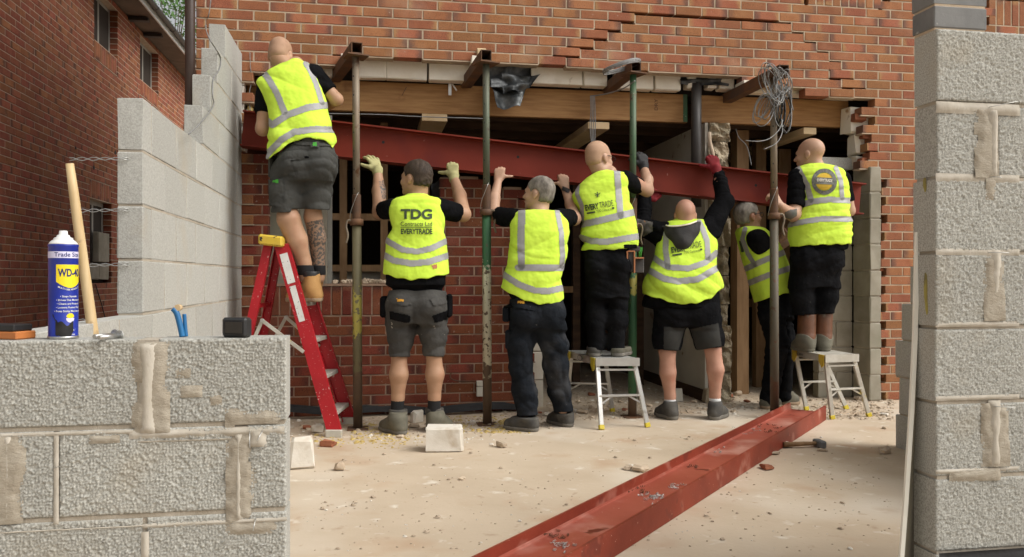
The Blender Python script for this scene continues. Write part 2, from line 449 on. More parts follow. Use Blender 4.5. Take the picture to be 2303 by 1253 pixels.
class Brickwork:
    """bricks (local x along the wall, y into it, z up) collected with their beds; M brings them to the world"""
    def __init__(s, M, mbrick, mmortar, fmort=0.0035):
        s.M = M; s.b = []; s.mort = MB(); s.mb = mbrick; s.mm = mmortar; s.fm = fmort
    def brick(s, xa, xb, zc, dy=0.0, dz=0.0, sold=False, tilt=0.0):
        s.b.append((xa, xb, zc + dz, dy + random.uniform(-.0015, .0015), sold, tilt + random.uniform(-.003, .003)))
    def bed(s, xa, xb, za, zb, y0=None, y1=0.1):
        y0 = s.fm if y0 is None else y0
        s.mort.bx((xa, y0, za), (xb, y1, zb))
    def finish(s, parent, n_ind, vis=None):
        """the n_ind bricks that show largest become objects under the mortar part, the others one stuff part"""
        info = []
        for i, (xa, xb, z, dy, sold, tl) in enumerate(s.b):
            c = s.M @ Vector(((xa + xb) / 2, 0, z))
            p = project(c)
            sc = 0.0
            if p and -40 < p[0] < 2340 and -25 < p[1] < 1270 and (vis is None or vis(p[0], p[1])):
                e = project(s.M @ Vector((xb, 0, z)))
                sc = abs(e[0] - p[0]) * 2 * (0.215 if sold else 0.065) * FPX / p[2]
            info.append((sc, i))
        info.sort(reverse=True)
        ind = {i for sc, i in info[:n_ind] if sc > 0}
        mo = s.mort
        mo.v = [tuple(s.M @ Vector(v)) for v in mo.v]
        mob = mo.build('mortar', s.mm, parent)
        inv = inv_of(mob)
        V = []; F = []; LO = []; RN = []; n = 0
        for i, (xa, xb, z, dy, sold, tl) in enumerate(s.b):
            k = random.randrange(4)
            L = xb - xa
            if sold:
                T = Matrix.Translation(((xa + xb) / 2, 0.05125 + dy, z)) @ Matrix.Rotation(R(90), 4, 'Y') @ Matrix.Diagonal((1, 1, L / 0.065, 1))
            else:
                T = Matrix.Translation(((xa + xb) / 2, 0.05125 + dy, z)) @ Matrix.Rotation(tl, 4, 'Y') @ Matrix.Diagonal((L / 0.215, 1, 1, 1))
            W = s.M @ T
            if i in ind:
                o = bpy.data.objects.new('brick', brick_me(k, s.mb))
                link(o, mob)
                o.matrix_parent_inverse = inv
                o.matrix_basis = W
            else:
                A = np.array(W)
                V.append(BMV[k] @ A[:3, :3].T + A[:3, 3])
                F += [tuple(q + n for q in f) for f in BMF[k]]
                LO.append(BMV[k] / np.array((0.215, 0.1025, 0.065)))
                RN.append(np.full(len(BMV[k]), random.random())); n += len(BMV[k])
        if V:
            me = mesh_from('bricks', np.concatenate(V), F, s.mb)
            a = me.attributes.new('loc', 'FLOAT_VECTOR', 'POINT'); a.data.foreach_set('vector', np.concatenate(LO).ravel())
            a = me.attributes.new('rnd', 'FLOAT', 'POINT'); a.data.foreach_set('value', np.concatenate(RN))
            o = put('brick_mass', me, parent); o['kind'] = 'stuff'
        return mob

def xw(px, y=0.0): return atY(px, CY, y).x

# ================================================================== the house being opened up
house = thing('brick_house', 'red brick house with a wide propped opening knocked through its rear wall', 'house', (-2.33, 0, 0))
HX0, HX1 = -2.33, 6.6
OL, OR = xw(548), xw(1953)
bwU = Brickwork(Matrix.Identity(4), M_brick, M_mortar)
def zbot(x):
    if x < OL: return 0.0
    if x < xw(700): return 2.55
    if x < xw(752): return 2.625
    if x < xw(1690): return 2.70
    if x < xw(1835): return 2.625
    if x < OR: return 2.55
    return 0.0
def keepU(xc, zc):
    return zc > zbot(xc)
# arch crack: bricks under it have dropped a little
crackL, crackR = xw(1235), xw(1945)
tooth = random.Random(4)
cxa, cxb = xw(1445), xw(1765)
def crack_z(x):
    if x < crackL or x > crackR: return None
    if x < cxa: return 2.70 + (x - crackL) / (cxa - crackL) * 0.45
    if x < cxb: return 3.15
    return 3.15 - (x - cxb) / (crackR - cxb) * 0.60
sold_zones = [(xw(1818), xw(1985), 3.3), (xw(2225), xw(2600), 3.225)]
for k in range(0, 75):
    z0 = k * 0.075 + 0.005
    zc = z0 + 0.0325
    prev = None
    for xa, xb in course_bricks(HX0, HX1, k, off=0.07):
        xc = (xa + xb) / 2
        toothed = OR - .35 < xc < OR + .6 and zc < 2.55
        if toothed:           # broken, toothed right edge
            lim = xw(1979) + (.0 if k % 2 else .05) + tooth.uniform(-.008, .02) if zc < 1.97 else OR + (.03 if k % 2 else -.05) + tooth.uniform(-.03, .04)
            if xb < lim + .03: prev = None; continue
            if xa < lim: xa = lim; prev = None
        if not toothed and not keepU(xc, zc): prev = None; continue
        if any(a - .02 < xc < b + .02 and zs - .01 < zc < zs + 0.22 for a, b, zs in sold_zones): prev = None; continue
        dz = 0.0; dy = 0.0; tl = 0.0
        cz = crack_z(xc)
        if cz is not None and zc < cz:
            u = (xc - crackL) / (crackR - crackL)
            dz = -0.011 * min(1, 4 * u, 4 * (1 - u)) - 0.004
            dy = random.uniform(-.004, .004); tl = random.uniform(-.006, .006)
        bwU.brick(xa, xb, zc, dy, dz, False, tl)
        cm = dz
        if prev is not None and xa - prev < 0.03: bwU.bed(prev - .001, xa + .001, z0 + cm, z0 + 0.065 + cm)
        prev = xb
        # bed under this brick, left out along the crack
        below = crack_z(xc)
        open_ = below is not None and zc >= below and zc - 0.075 < below
        ok = keepU(xc, zc - .075)
        if not open_ and (ok or random.random() < 0.75):
            bwU.bed(xa - .006, xb + .006, z0 - 0.0095 + cm, z0 - 0.0005 + cm)
for a, b, zs in sold_zones:
    bs = soldier_bricks(a, min(b, HX1), zs)
    for xa, xb in bs:
        bwU.brick(xa, xb, zs + .1125, sold=True)
        bwU.bed(xb - .001, xb + .011, zs + .005, zs + 0.22)
    bwU.bed(a, min(b, HX1), zs + 0.2205, zs + 0.2295); bwU.bed(a, min(b, HX1), zs - 0.005, zs + 0.0045)
upper = bwU.finish(house, 205)

# lower remains of the outer leaf
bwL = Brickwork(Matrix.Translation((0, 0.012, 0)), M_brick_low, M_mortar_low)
LX0, LX1 = OL - .12, xw(1203)
WL, WR = xw(603), xw(990)
for k in range(0, 27):
    z0 = k * 0.075 + 0.005; zc = z0 + .0325
    prev = None
    for xa, xb in course_bricks(LX0, LX1, k, off=0.03):
        if zc > 0.75 and zc < 1.95:                     # clean window reveals
            if xa < WL < xb and WL - xa > .03: xb = WL
            elif xa < WR < xb and xb - WR > .03: xa = WR
        xc = (xa + xb) / 2
        if xc < WL: top = 1.95
        elif xc < WR: top = 0.75
        else: top = 1.80 if xc < xw(1120) else (1.725 if xc < xw(1165) else 1.65)
        if zc > top: prev = None; continue
        bwL.brick(xa, xb, zc)
        if prev is not None and xa - prev < .03: bwL.bed(prev - .001, xa + .001, z0, z0 + .065)
        prev = xb
        bwL.bed(xa - .006, xb + .006, z0 - .0095, z0 - .0005)
        if zc + .075 > top and xc > WR: bwL.bed(xa, xb - random.uniform(0, .08), z0 + .0655, z0 + .065 + random.uniform(.008, .022))
for xa, xb in soldier_bricks(WL + .01, WR - .01, .75):
    bwL.brick(xa, xb, .75 + .1125 + .002, sold=True)
    bwL.bed(xb - .001, xb + .011, .757, .972)
bwL.bed(WL, WR, .7405, .7545)
bwL.bed(WL + .01, WR - .01, .9735, .992, -.004)
lower = bwL.finish(house, 95, lambda x, y: 530 < x < 1215)

# ragged left edge of the opening and mortar lumps on the sill
def lump_mesh(name, c, size, seed, m, sub=2, flat=0.0):
    rr = np.random.default_rng(seed)
    bm = bmesh.new()
    bmesh.ops.create_icosphere(bm, subdivisions=sub, radius=1)
    ph = rr.uniform(0, 6, (5, 3)); kk = rr.uniform(-2.4, 2.4, (5, 3))
    for v in bm.verts:
        p = np.array(v.co)
        d = 1 + 0.16 * sum(math.sin(float(np.dot(kk[i], p)) * 1.6 + ph[i, 0]) for i in range(5)) / 1.6
        q = p / np.abs(p).max() * 0.55 + p * 0.45 if flat > 0 else p
        v.co = Vector(q * d * np.array(size)) + Vector(c)
    me = bpy.data.meshes.new(name); bm.to_mesh(me); bm.free()
    me.materials.append(m)
    return me
for i in range(26):
    px = random.uniform(735, 868)
    p = atY(px, 636, 0.05 + random.uniform(0, .05))
    s = random.uniform(.012, .028)
    put('mortar_crumb', lump_mesh('mortar_crumb', (p.x, p.y, .992 + s * .6), (s * 1.3, s, s), i, M_stonebit, 1), house)
edge = MB()
for i in range(10):
    z = 1.97 + i * .06
    edge.box((OL - .02 + random.uniform(-.015, .02), .06, z + .03), (.06 + random.uniform(0, .03), .09, .058), Matrix.Rotation(random.uniform(-.2, .2), 3, 'Y'))
edge.build('broken_edge', M_whitebit, house)
put('insulation', lump_mesh('insulation', (OL + .03, .09, 2.26), (.03, .04, .07), 3, M_insul), house)

# ---- inner leaf: painted blocks over the opening
def rough_box(a, b, seed, j=0.006, ch=0.008):
    rr = random.Random(seed)
    m = MB().bx(a, b, ch)
    m.v = [(v[0] + rr.uniform(-j, j), v[1] + rr.uniform(-j, j), v[2] + rr.uniform(-j, j)) for v in m.v]
    return m
YB = 0.125
for i, (pa, pb, zb) in enumerate([(556, 640, 2.60), (642, 757, 2.565), (803, 868, 2.575), (869, 961, 2.575), (964, 1062, 2.575), (1196, 1310, 2.58),
                                  (1313, 1366, 2.58), (1386, 1470, 2.575), (1473, 1531, 2.575), (1545, 1566, 2.60), (1592, 1612, 2.605), (1620, 1652, 2.60),
                                  (1692, 1743, 2.585), (1748, 1822, 2.575), (1824, 1932, 2.57)]):
    rough_box((xw(pa, YB), YB, zb), (xw(pb, YB), YB + .1, 2.85), i, .004).build('lintel_block', M_white, house)
# small offcuts packed on top of the needles
for px, py in ((778, 131), (1070, 136), (1677, 190), (1082, 119)):
    p = atY(px, py, -.02)
    rough_box((p.x - .035, -.06, p.z - .03), (p.x + .035, .10, p.z + .025), px, .003, .004).build('packing_block', M_white if px != 1082 else M_wood_pale, house)

# ---- timber header and ceiling
YH = 0.235
def timber(pa, pb, z0, z1, y, nm='header', m=M_pine, d=.048):
    return MB().bx((xw(pa, y), y, z0), (xw(pb, y), y + d, z1), .003).build(nm, m, house)
timber(556, 1546, 2.335, 2.57, YH, 'timber_header')
timber(1568, 1908, 2.34, 2.57, YH, 'timber_header')
for px in (1541, 1571):
    x = xw(px, YH); MB().bx((x - .018, YH - .002, 2.34), (x + .018, YH - .0005, 2.57)).build('green_end_mark', M_prop_g, house)
for i in range(9):
    y = .55 + i * .42
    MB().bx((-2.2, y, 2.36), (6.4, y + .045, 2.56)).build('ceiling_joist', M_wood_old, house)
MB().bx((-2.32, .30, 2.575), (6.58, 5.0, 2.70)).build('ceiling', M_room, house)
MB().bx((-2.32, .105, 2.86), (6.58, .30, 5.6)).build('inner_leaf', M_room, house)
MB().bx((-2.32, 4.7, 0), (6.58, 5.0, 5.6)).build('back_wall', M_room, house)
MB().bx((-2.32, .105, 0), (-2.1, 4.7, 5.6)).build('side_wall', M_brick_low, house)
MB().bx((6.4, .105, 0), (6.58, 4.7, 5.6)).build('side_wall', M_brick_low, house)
MB().bx((-2.6, -.25, 5.62), (6.8, 5.2, 5.8)).build('roof', M_tile, house)
# pale timbers carrying the joists
for px, z, w in ((977, 2.305, .2), (1345, 2.285, .18), (1819, 2.30, .12)):
    x = xw(px, .22)
    MB().bx((x - w / 2, .20, z - .035), (x + w / 2, 2.2, z + .022), .003).build('bearer_timber', M_wood_pale, house)
MB().bx((xw(1752, 1.0), 1.0, 0), (xw(1779, 1.0), 1.06, 2.27)).build('post', M_stud, house)
# stud frame behind the window opening
ys = .75
for px in (772, 864, 958):
    x = xw(px, ys); MB().bx((x - .03, ys, 0), (x + .03, ys + .06, 2.35)).build('stud', M_stud, house)
for py in (487, 603):
    a = atY(735, py, ys); b = atY(975, py, ys)
    MB().bx((a.x, ys + .002, a.z - .028), (b.x, ys + .058, a.z + .028)).build('noggin', M_stud, house)
a = atY(735, 640, ys + .08); b = atY(1000, 640, ys + .08)
MB().bx((a.x, ys + .065, 0), (b.x, ys + .08, 1.12)).build('plaster_board', M_plaster, house)
for px in (1297, 1440):
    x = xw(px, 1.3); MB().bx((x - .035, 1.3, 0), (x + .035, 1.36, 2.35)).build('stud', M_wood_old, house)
a = atY(1297, 651, 1.3)
MB().bx((a.x - .5, 1.301, a.z - .03), (a.x, 1.35, a.z + .03)).build('noggin', M_stud, house)
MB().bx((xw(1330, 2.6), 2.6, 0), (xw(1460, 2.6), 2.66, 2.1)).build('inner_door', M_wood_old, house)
# stud post by the stair
for px, y, w in ((1671, .55, .055), (1712, .95, .05), (1660, .62, .03)):
    x = xw(px, y); MB().bx((x - w, y, 0), (x + w, y + .09, 2.35)).build('door_post', M_stud, house)
a = atY(1690, 690, 1.2)
MB().bx((a.x - .1, 1.2, .75), (a.x + .7, 1.25, .83)).build('rail', M_stud, house)

# ---- inner leaf blocks left of the window and between pier and doorway
def block_panel(parent, xa, xb, z0, z1, y, th, m, mm, nm='block', ln=.44, hh=.215, ragged=False, face='y'):
    """blocks in stretcher bond filling a rectangle"""
    k = 0; z = z0
    mo = MB()
    while z < z1 - .03:
        h = min(hh, z1 - z)
        s = xa - (0 if k % 2 else ln / 2 + .005)
        while s < xb:
            a, b = max(s, xa), min(s + ln, xb)
            if b - a > .04:
                j = random.uniform(-.004, .004)
                rough_box((a, y + j, z), (b, y + th, z + h), k * 77 + int(s * 100), .0025, .004).build(nm, m, parent)
            s += ln + .01
        mo.bx((xa + .003, y + .006, z - .011), (xb - .003, y + th - .006, z + h))
        z += h + .01; k += 1
    mo.build('mortar', mm, parent)
block_panel(house, xw(603, .15), xw(735, .15), 0, 1.95, .15, .1, M_oldblock, M_bmortar)
block_panel(house, xw(1000, .15), xw(1222, .15), 0, .66, .15, .1, M_white, M_bmortar)
MB().bx((xw(735, .15) - .0, .26, .99), (xw(745, .15), .32, 2.3)).build('window_post', M_frame, house)

# ---- broken end of the inner partition wall
part = thing('partition_wall', 'plastered inner wall cut off to a ragged stone end inside the opening', 'wall', (xw(1615, .16), .16, 0))
xA, xB = xw(1592, .16), xw(1641, .16)
MB().bx((xA - .012, .19, .10), (xA + .015, 3.2, 2.33)).build('plaster_face', M_plaster, part)
MB().bx((xA + .016, .30, 0), (xB - .02, 3.2, 2.33)).build('core', M_oldblock, part)
MB().bx((xA - .022, .20, 0), (xA + .013, 3.2, .098)).build('skirting', M_wood_old, part)
z = 0.0; i = 0
while z < 2.30:
    h = random.choice((.18, .215, .215, .24))
    h = min(h, 2.33 - z)
    rr = np.random.default_rng(500 + i)
    nx, nz = 12, 14
    bm = bmesh.new()
    bmesh.ops.create_cube(bm, size=1)
    bmesh.ops.subdivide_edges(bm, edges=bm.edges[:], cuts=9, use_grid_fill=True)
    dx = random.uniform(-.02, .02)
    wd = xB - xA - .02
    kk = rr.uniform(-14, 14, (6, 3)); ph = rr.uniform(0, 6, 6)
    for v in bm.verts:
        p = np.array(v.co)
        n_ = sum(math.sin(float(kk[q] @ p) + ph[q]) for q in range(6)) / 6
        n2 = rr.uniform(-1, 1)
        q = Vector(((p[0]) * wd, p[1] * .16, p[2] * (h - .006)))
        if p[1] < 0: q.y += n_ * .05 + n2 * .007
        if p[0] > .3: q.x += n_ * .035
        v.co = q + Vector(((xA + xB) / 2 + .012 + dx, .24, z + h / 2))
    me = bpy.data.meshes.new('broken_block'); bm.to_mesh(me); bm.free(); me.materials.append(M_rubble_face)
    put('broken_block', me, part)
    z += h; i += 1
# grey waste pipe above it
pipe = MB().cyl((xw(1566, .13), .13, 1.62), (xw(1566, .13), .13, 2.64), .042, n=16).build('waste_pipe', M_gutter, house)
tie = atY(1595, 330, .1)
MB().tube([tie + Vector((0, 0, .12)), tie + Vector((.005, 0, .04)), tie + Vector((.03, 0, -.05)), tie + Vector((.035, -.01, -.14))], .016, 8).build('torn_lagging', M_stonebit, house)

# ---- right hand jamb: block pier and broken inner leaf
pier = thing('block_pier', 'grey concrete block pier at the toothed right edge of the opening', 'pier', (xw(1967), 0, 0))
xp0, xp1 = xw(1957, -.03), xw(1977, -.03)
for k in range(9):
    z = k * .219
    rough_box((xp0, -.03, z + .008), (xp1 + .02, .215, z + .217), 900 + k, .004, .006).build('block', M_oldblock, pier)
    if k < 8:
        x2 = xw(1918, .22)
        s0 = xw(1842, .22)
        for j, (s_, e_) in enumerate(((s0, x2),) if k % 2 else ((s0, (s0 + x2) / 2 - .005), ((s0 + x2) / 2 + .005, x2))):
            rough_box((s_, .225, z + .008), (e_, .32, z + .217), 950 + k * 4 + j, .002, .004).build('block', M_oldblock, pier)
MB().bx((xp0 + .006, -.02, 0), (xp1 + .012, .21, 1.96)).build('mortar', M_bmortar, pier)
MB().bx((xw(1844, .22), .235, 0), (xw(1918, .22) - .005, .31, 1.74)).build('mortar', M_bmortar, pier)
lb = thing('loose_block', 'clean grey concrete block laid on top of the inner block wall', 'block', (xw(1895, .2), .2, 1.76))
p = atY(1893, 367, .17)
rough_box((p.x - .26, .17, p.z - .05), (p.x + .115, .31, p.z + .05), 77, .002, .004).build('block', M_block, lb)
for pa, pb, y0, y1 in ((1908, 1952, 243, 300), (1921, 1944, 303, 348), (1924, 1946, 350, 376)):
    a = atY(pa, y1, .12); b = atY(pb, y0, .12)
    rough_box((a.x, .10, a.z), (b.x, .24, b.z), pa + y0, .014, .012).build('broken_block', M_white, house)
for k in range(11):
    x = OR + random.uniform(-.05, .03); z = 2.5 - k * .075
    if k in (1, 3, 6): rough_box((x - .03 - random.uniform(0, .03), .03, z - .06), (x + .05, .10, z), k, .009, .006).build('brick_stub', M_brickbit, house)
# red broken brick behind the toothing lower down
for k in range(12):
    z = 1.92 - k * .15
    x = xw(1979, .03) + random.uniform(0, .03)
    rough_box((x, .035, z - .06 - random.uniform(0, .02)), (x + .06, .1, z), 40 + k, .008, .004).build('brick_stub', M_brickbit, house)

# ---- hanging membrane and flashing
def sheet(name, pts, m, parent, nx=14, nz=10, rough=.02, seed=1, th=.003):
    """crumpled sheet spanned by four corner points"""
    rr = np.random.default_rng(seed)
    A, B, C, D = [np.array(p) for p in pts]
    kk = rr.uniform(-9, 9, (5, 2)); ph = rr.uniform(0, 6, 5)
    V = []
    nrm = np.cross(B - A, D - A); nrm = nrm / (np.linalg.norm(nrm) + 1e-9)
    for j in range(nz + 1):
        for i in range(nx + 1):
            u, v = i / nx, j / nz
            p = (A * (1 - u) + B * u) * (1 - v) + (D * (1 - u) + C * u) * v
            d = sum(math.sin(kk[q, 0] * u + kk[q, 1] * v + ph[q]) for q in range(5)) * rough * .5
            V.append(p + nrm * d)
    F = [(j * (nx + 1) + i, j * (nx + 1) + i + 1, (j + 1) * (nx + 1) + i + 1, (j + 1) * (nx + 1) + i) for j in range(nz) for i in range(nx)]
    n = len(V); V2 = [p - nrm * th for p in V]
    F += [tuple(reversed([q + n for q in f])) for f in F]
    W = nx + 1
    rim = [i for i in range(W)] + [j * W + nx for j in range(1, nz + 1)] + [nz * W + i for i in range(nx - 1, -1, -1)] + [j * W for j in range(nz - 1, 0, -1)]
    F += [(rim[i], rim[(i + 1) % len(rim)], rim[(i + 1) % len(rim)] + n, rim[i] + n) for i in range(len(rim))]
    return put(name, mesh_from(name, np.array(V + V2), F, m, True), parent)
dp = thing('torn_membrane', 'torn black and grey damp membrane hanging from the lintel beside a prop', 'membrane', atY(1140, 200, .1))
sheet('sheet', [atY(1100, 142, .12), atY(1232, 146, .14), atY(1192, 196, .08), atY(1102, 200, .06)], M_lead, dp, seed=3, rough=.03)
sheet('sheet', [atY(1128, 165, .05), atY(1196, 172, .06), atY(1185, 200, .02), atY(1132, 212, .02)], M_lead, dp, seed=5, rough=.03)
sheet('sheet', [atY(1102, 180, .10), atY(1186, 190, .11), atY(1168, 242, .05), atY(1116, 248, .05)], M_lead, dp, seed=8, rough=.035)
sheet('flashing', [atY(1529, 168, .13), atY(1640, 176, .14), atY(1638, 194, .12), atY(1529, 190, .12)], M_lead, house, seed=9, rough=.012)
blk = thing('black_bag', 'crumpled black plastic left on the broken brick pier', 'plastic', atY(995, 440, .1))
sheet('sheet', [atY(970, 405, .12), atY(1022, 404, .12), atY(1020, 446, .04), atY(972, 448, .04)], M_dpc, blk, seed=11, rough=.04)

# damp course roll lying along the base of the wall
dr = thing('membrane_strip', 'black damp membrane lying along the foot of the brick wall', 'membrane', (xw(800), -.1, 0))
pts = [(xw(px, -.05), -.06 - .03 * math.sin(px * .02), .012 + .03 * abs(math.sin(px * .013)) + (.03 if px < 760 else 0)) for px in range(640, 1200, 14)]
mb_ = MB()
for i in range(len(pts) - 1):
    a, b = Vector(pts[i]), Vector(pts[i + 1])
    mb_.add([a + Vector((0, -.02, -.010)), b + Vector((0, -.02, -.010)), b + Vector((0, .04, .02)), a + Vector((0, .04, .02)),
             a + Vector((0, .055, .036)), b + Vector((0, .055, .036))], [(0, 1, 2, 3), (3, 2, 5, 4)])
mb_.build('strip', M_dpc, dr)

# downpipe at the corner
dpipe = MB()
dpipe.cyl((-2.36, -.055, 0), (-2.36, -.055, 5.6), .036, n=16)
for z in (.9, 2.1, 3.05, 4.2): dpipe.cyl((-2.36, -.055, z), (-2.36, -.055, z + .03), .046, n=16)
dpipe.build('downpipe', M_pipe, house)
# thin wires down the wall at the left
def wire(pts, r, m, parent, nm='wire'):
    return MB().tube(smooth_path(pts), r, 5).build(nm, m, parent)
def smooth_path(pts, n=6):
    pts = [Vector(p) for p in pts]
    if len(pts) < 3: return pts
    out = []
    P = [pts[0]] + pts + [pts[-1]]
    for i in range(1, len(P) - 2):
        for k in range(n):
            t = k / n
            a, b, c, d = P[i - 1], P[i], P[i + 1], P[i + 2]
            out.append(0.5 * ((2 * b) + (c - a) * t + (2 * a - 5 * b + 4 * c - d) * t * t + (3 * b - a - 3 * c + d) * t ** 3))
    out.append(pts[-1])
    return out
wire([atY(562, 118, -.01), atY(563, 150, -.01), atY(566, 180, .02), atY(560, 215, .02), atY(563, 250, .02)], .003, M_cable, house)
wire([atY(1655, 290, .3), atY(1662, 310, .28), atY(1680, 330, .25), atY(1690, 372, .22)], .004, M_cable, house)
for dx in range(4):
    wire([atY(1328 + dx * 3, 215, .12), atY(1329 + dx * 3.2, 250, .12), atY(1327 + dx * 4, 285, .12), atY(1331 + dx * 2, 330, .12)], .004, M_cable, house)
wire([atY(700, 255, .1), atY(860, 258, .1), atY(930, 262, .1), atY(1090, 267, .1)], .004, M_cable, house)
# rusty junction box and pipe stub low on the wall
a = atY(1077, 862, 0)
MB().bx((a.x - .02, -.02, a.z - .02), (a.x + .03, .01, a.z + .02), .003).bx((a.x - .02, -.022, a.z - .10), (a.x + .03, .01, a.z - .025), .003).build('junction_box', M_plaster, house)
wire([atY(1015, 838, -.01), atY(1013, 850, -.012), atY(1030, 857, -.012), atY(1070, 857, -.012)], .005, M_rust, house, 'pipe_stub')
# metal strap hanging from the header
a = atY(1012, 200, .2)
MB().bx((a.x - .012, .2, a.z - .05), (a.x + .012, .204, a.z + .05)).build('metal_strap', M_alu, house)
MB().cyl(atY(1014, 184, .2), atY(1027, 204, .17), .007, n=8).build('bolt', M_alu, house)
put('nail', MB().cyl(atY(914, 196, .2), atY(904, 215, .16), .003, n=6).mesh('nail', M_rust), house)

# ================================================================== neighbouring house
NX = -4.45
nb = thing('neighbour_house', 'neighbouring dark red brick house with white fascia across the side passage', 'house', (NX, 4, 0))
MN = Matrix(((0, -1, 0, NX), (1, 0, 0, 0), (0, 0, 1, 0), (0, 0, 0, 1)))     # local x -> +y, local y -> -x
bwN = Brickwork(MN, M_brick_nb, M_mortar_nb)
def ny(px): return atX(px, CY, NX).y
wins = [(ny(212), ny(265), 3.99, 4.66), (ny(315), ny(356), 3.99, 4.66), (ny(202), ny(250), 1.02, 2.02)]
NY0, NY1 = -0.6, 12.0
for k in range(0, 63):
    z0 = k * .075 + .005; zc = z0 + .0325
    prev = None
    for xa, xb in course_bricks(NY0, NY1, k):
        segs = [(xa, xb)]
        for a, b, za, zb in wins:
            hi = zb + (.225 if zb < 3 else 0); lo = za - (.225 if za > 3 else 0)
            if lo - .02 < zc < hi:
                ns = []
                for p0, p1 in segs:
                    if p1 <= a or p0 >= b: ns.append((p0, p1)); continue
                    if a - p0 > .03: ns.append((p0, a))
                    if p1 - b > .03: ns.append((b, p1))
                segs = ns
        for p0, p1 in segs:
            bwN.brick(p0, p1, zc)
            if prev is not None and p0 - prev < .03: bwN.bed(prev - .001, p0 + .001, z0, z0 + .065)
            prev = p1
            bwN.bed(p0 - .006, p1 + .006, z0 - .0095, z0 - .0005)
        if not segs: prev = None
for a, b, za, zb in wins:
    zs = zb if zb < 3 else za - .225
    for xa, xb in soldier_bricks(a + .003, b, zs):
        bwN.brick(xa, xb, zs + .1125, sold=True); bwN.bed(xb - .001, xb + .011, zs + .005, zs + .22)
    bwN.bed(a, b, zs + .2205, zs + .2295); bwN.bed(a, b, zs - .005, zs + .0045)
    w = empty('window'); w.parent = nb; w.matrix_parent_inverse = inv_of(nb)
    fr = MB()
    for (q0, q1, q2, q3) in ((a, a + .06, za, zb), (b - .06, b, za, zb), (a + .06, b - .06, zb - .06, zb), (a + .06, b - .06, za, za + .06), ((a + b) / 2 - .03, (a + b) / 2 + .03, za + .06, zb - .06)):
        fr.bx((NX - .10, q0, q2), (NX - .16, q1, q3))
    o = fr.build('frame', M_frame, w)
    o = MB().bx((NX - .125, a + .03, za + .03), (NX - .13, b - .03, zb - .03)).build('pane', M_glass, w)
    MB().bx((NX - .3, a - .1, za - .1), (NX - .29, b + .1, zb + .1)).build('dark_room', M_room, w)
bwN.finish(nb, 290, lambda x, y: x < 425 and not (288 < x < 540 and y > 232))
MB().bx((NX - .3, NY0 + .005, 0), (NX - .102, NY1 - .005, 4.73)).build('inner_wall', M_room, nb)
# boarded blocks in the lower window
a, b, za, zb = wins[2]
for i, (q0, q1, h0, h1) in enumerate(((.02, .5, 0, .2), (.52, .98, 0, .2), (.45, .98, .22, .6))):
    rough_box((NX - .09, a + (b - a) * q0, za + h0), (NX - .02, a + (b - a) * q1, za + h1), i, .006).build('fill_block', M_oldblock, nb)
EAV = 4.74
OVH = .34
MB().bx((NX - .1, NY0, EAV), (NX + OVH, NY1, EAV + .012)).build('soffit', M_soffit, nb)
MB().bx((NX + OVH + .001, NY0, EAV - .02), (NX + OVH + .022, NY1, EAV + .10)).build('fascia', M_fascia, nb)
g = MB()
n = 10
gx, gz = NX + OVH + .068, EAV + .085
prof = [(gx + .044 * math.cos(a_), gz + .044 * math.sin(a_)) for a_ in [math.pi + math.pi * i / n for i in range(n + 1)]]
prof += [(gx + .038 * math.cos(a_), gz + .038 * math.sin(a_)) for a_ in [2 * math.pi - math.pi * i / n for i in range(n + 1)]]
g.prism([(x_, NY0, z_) for x_, z_ in prof], (0, NY1 - NY0, 0))
g.build('gutter', M_gutter, nb)
for i in range(12):
    y = NY0 + .4 + i * 1.0
    MB().prism([(gx + .050 * math.cos(a_), y, gz + .050 * math.sin(a_)) for a_ in [math.pi + math.pi * i_ / n for i_ in range(n + 1)]], (0, .03, 0)).build('gutter_bracket', M_gutter, nb)
MB().prism([(NX + OVH + .03, NY0, EAV + .105), (NX + OVH + .03, NY0, EAV + .135), (NX - 3.2, NY0, EAV + 2.2), (NX - 3.2, NY0, EAV + 2.1)], (0, NY1 - NY0, 0)).build('roof', M_tile, nb)
MB().bx((NX - 6, NY1 - .2, 0), (NX - .31, NY1, 4.7)).bx((NX - 6, NY0, 0), (NX - .31, NY0 + .2, 4.7)).build('gable_wall', M_brick_nb, nb)
for yy in (ny(288), ny(322)):
    MB().bx((NX + .0, yy, EAV - .06), (NX + .26, yy + .1, EAV - .015)).build('soffit_bracket', M_gutter, nb)
for px, py in ((170, 333), (211, 377), (259, 343), (273, 451)):
    a = atX(px, py, NX)
    MB().cyl((NX - .05, a.y, a.z), (NX + .004, a.y, a.z), .03 if px != 170 else .018, n=10).build('vent_hole', M_dpc, nb)
wire([atX(215, 640, NX + .01), atX(230, 690, NX + .01), atX(240, 730, NX + .01)], .006, M_cable_dark, nb)

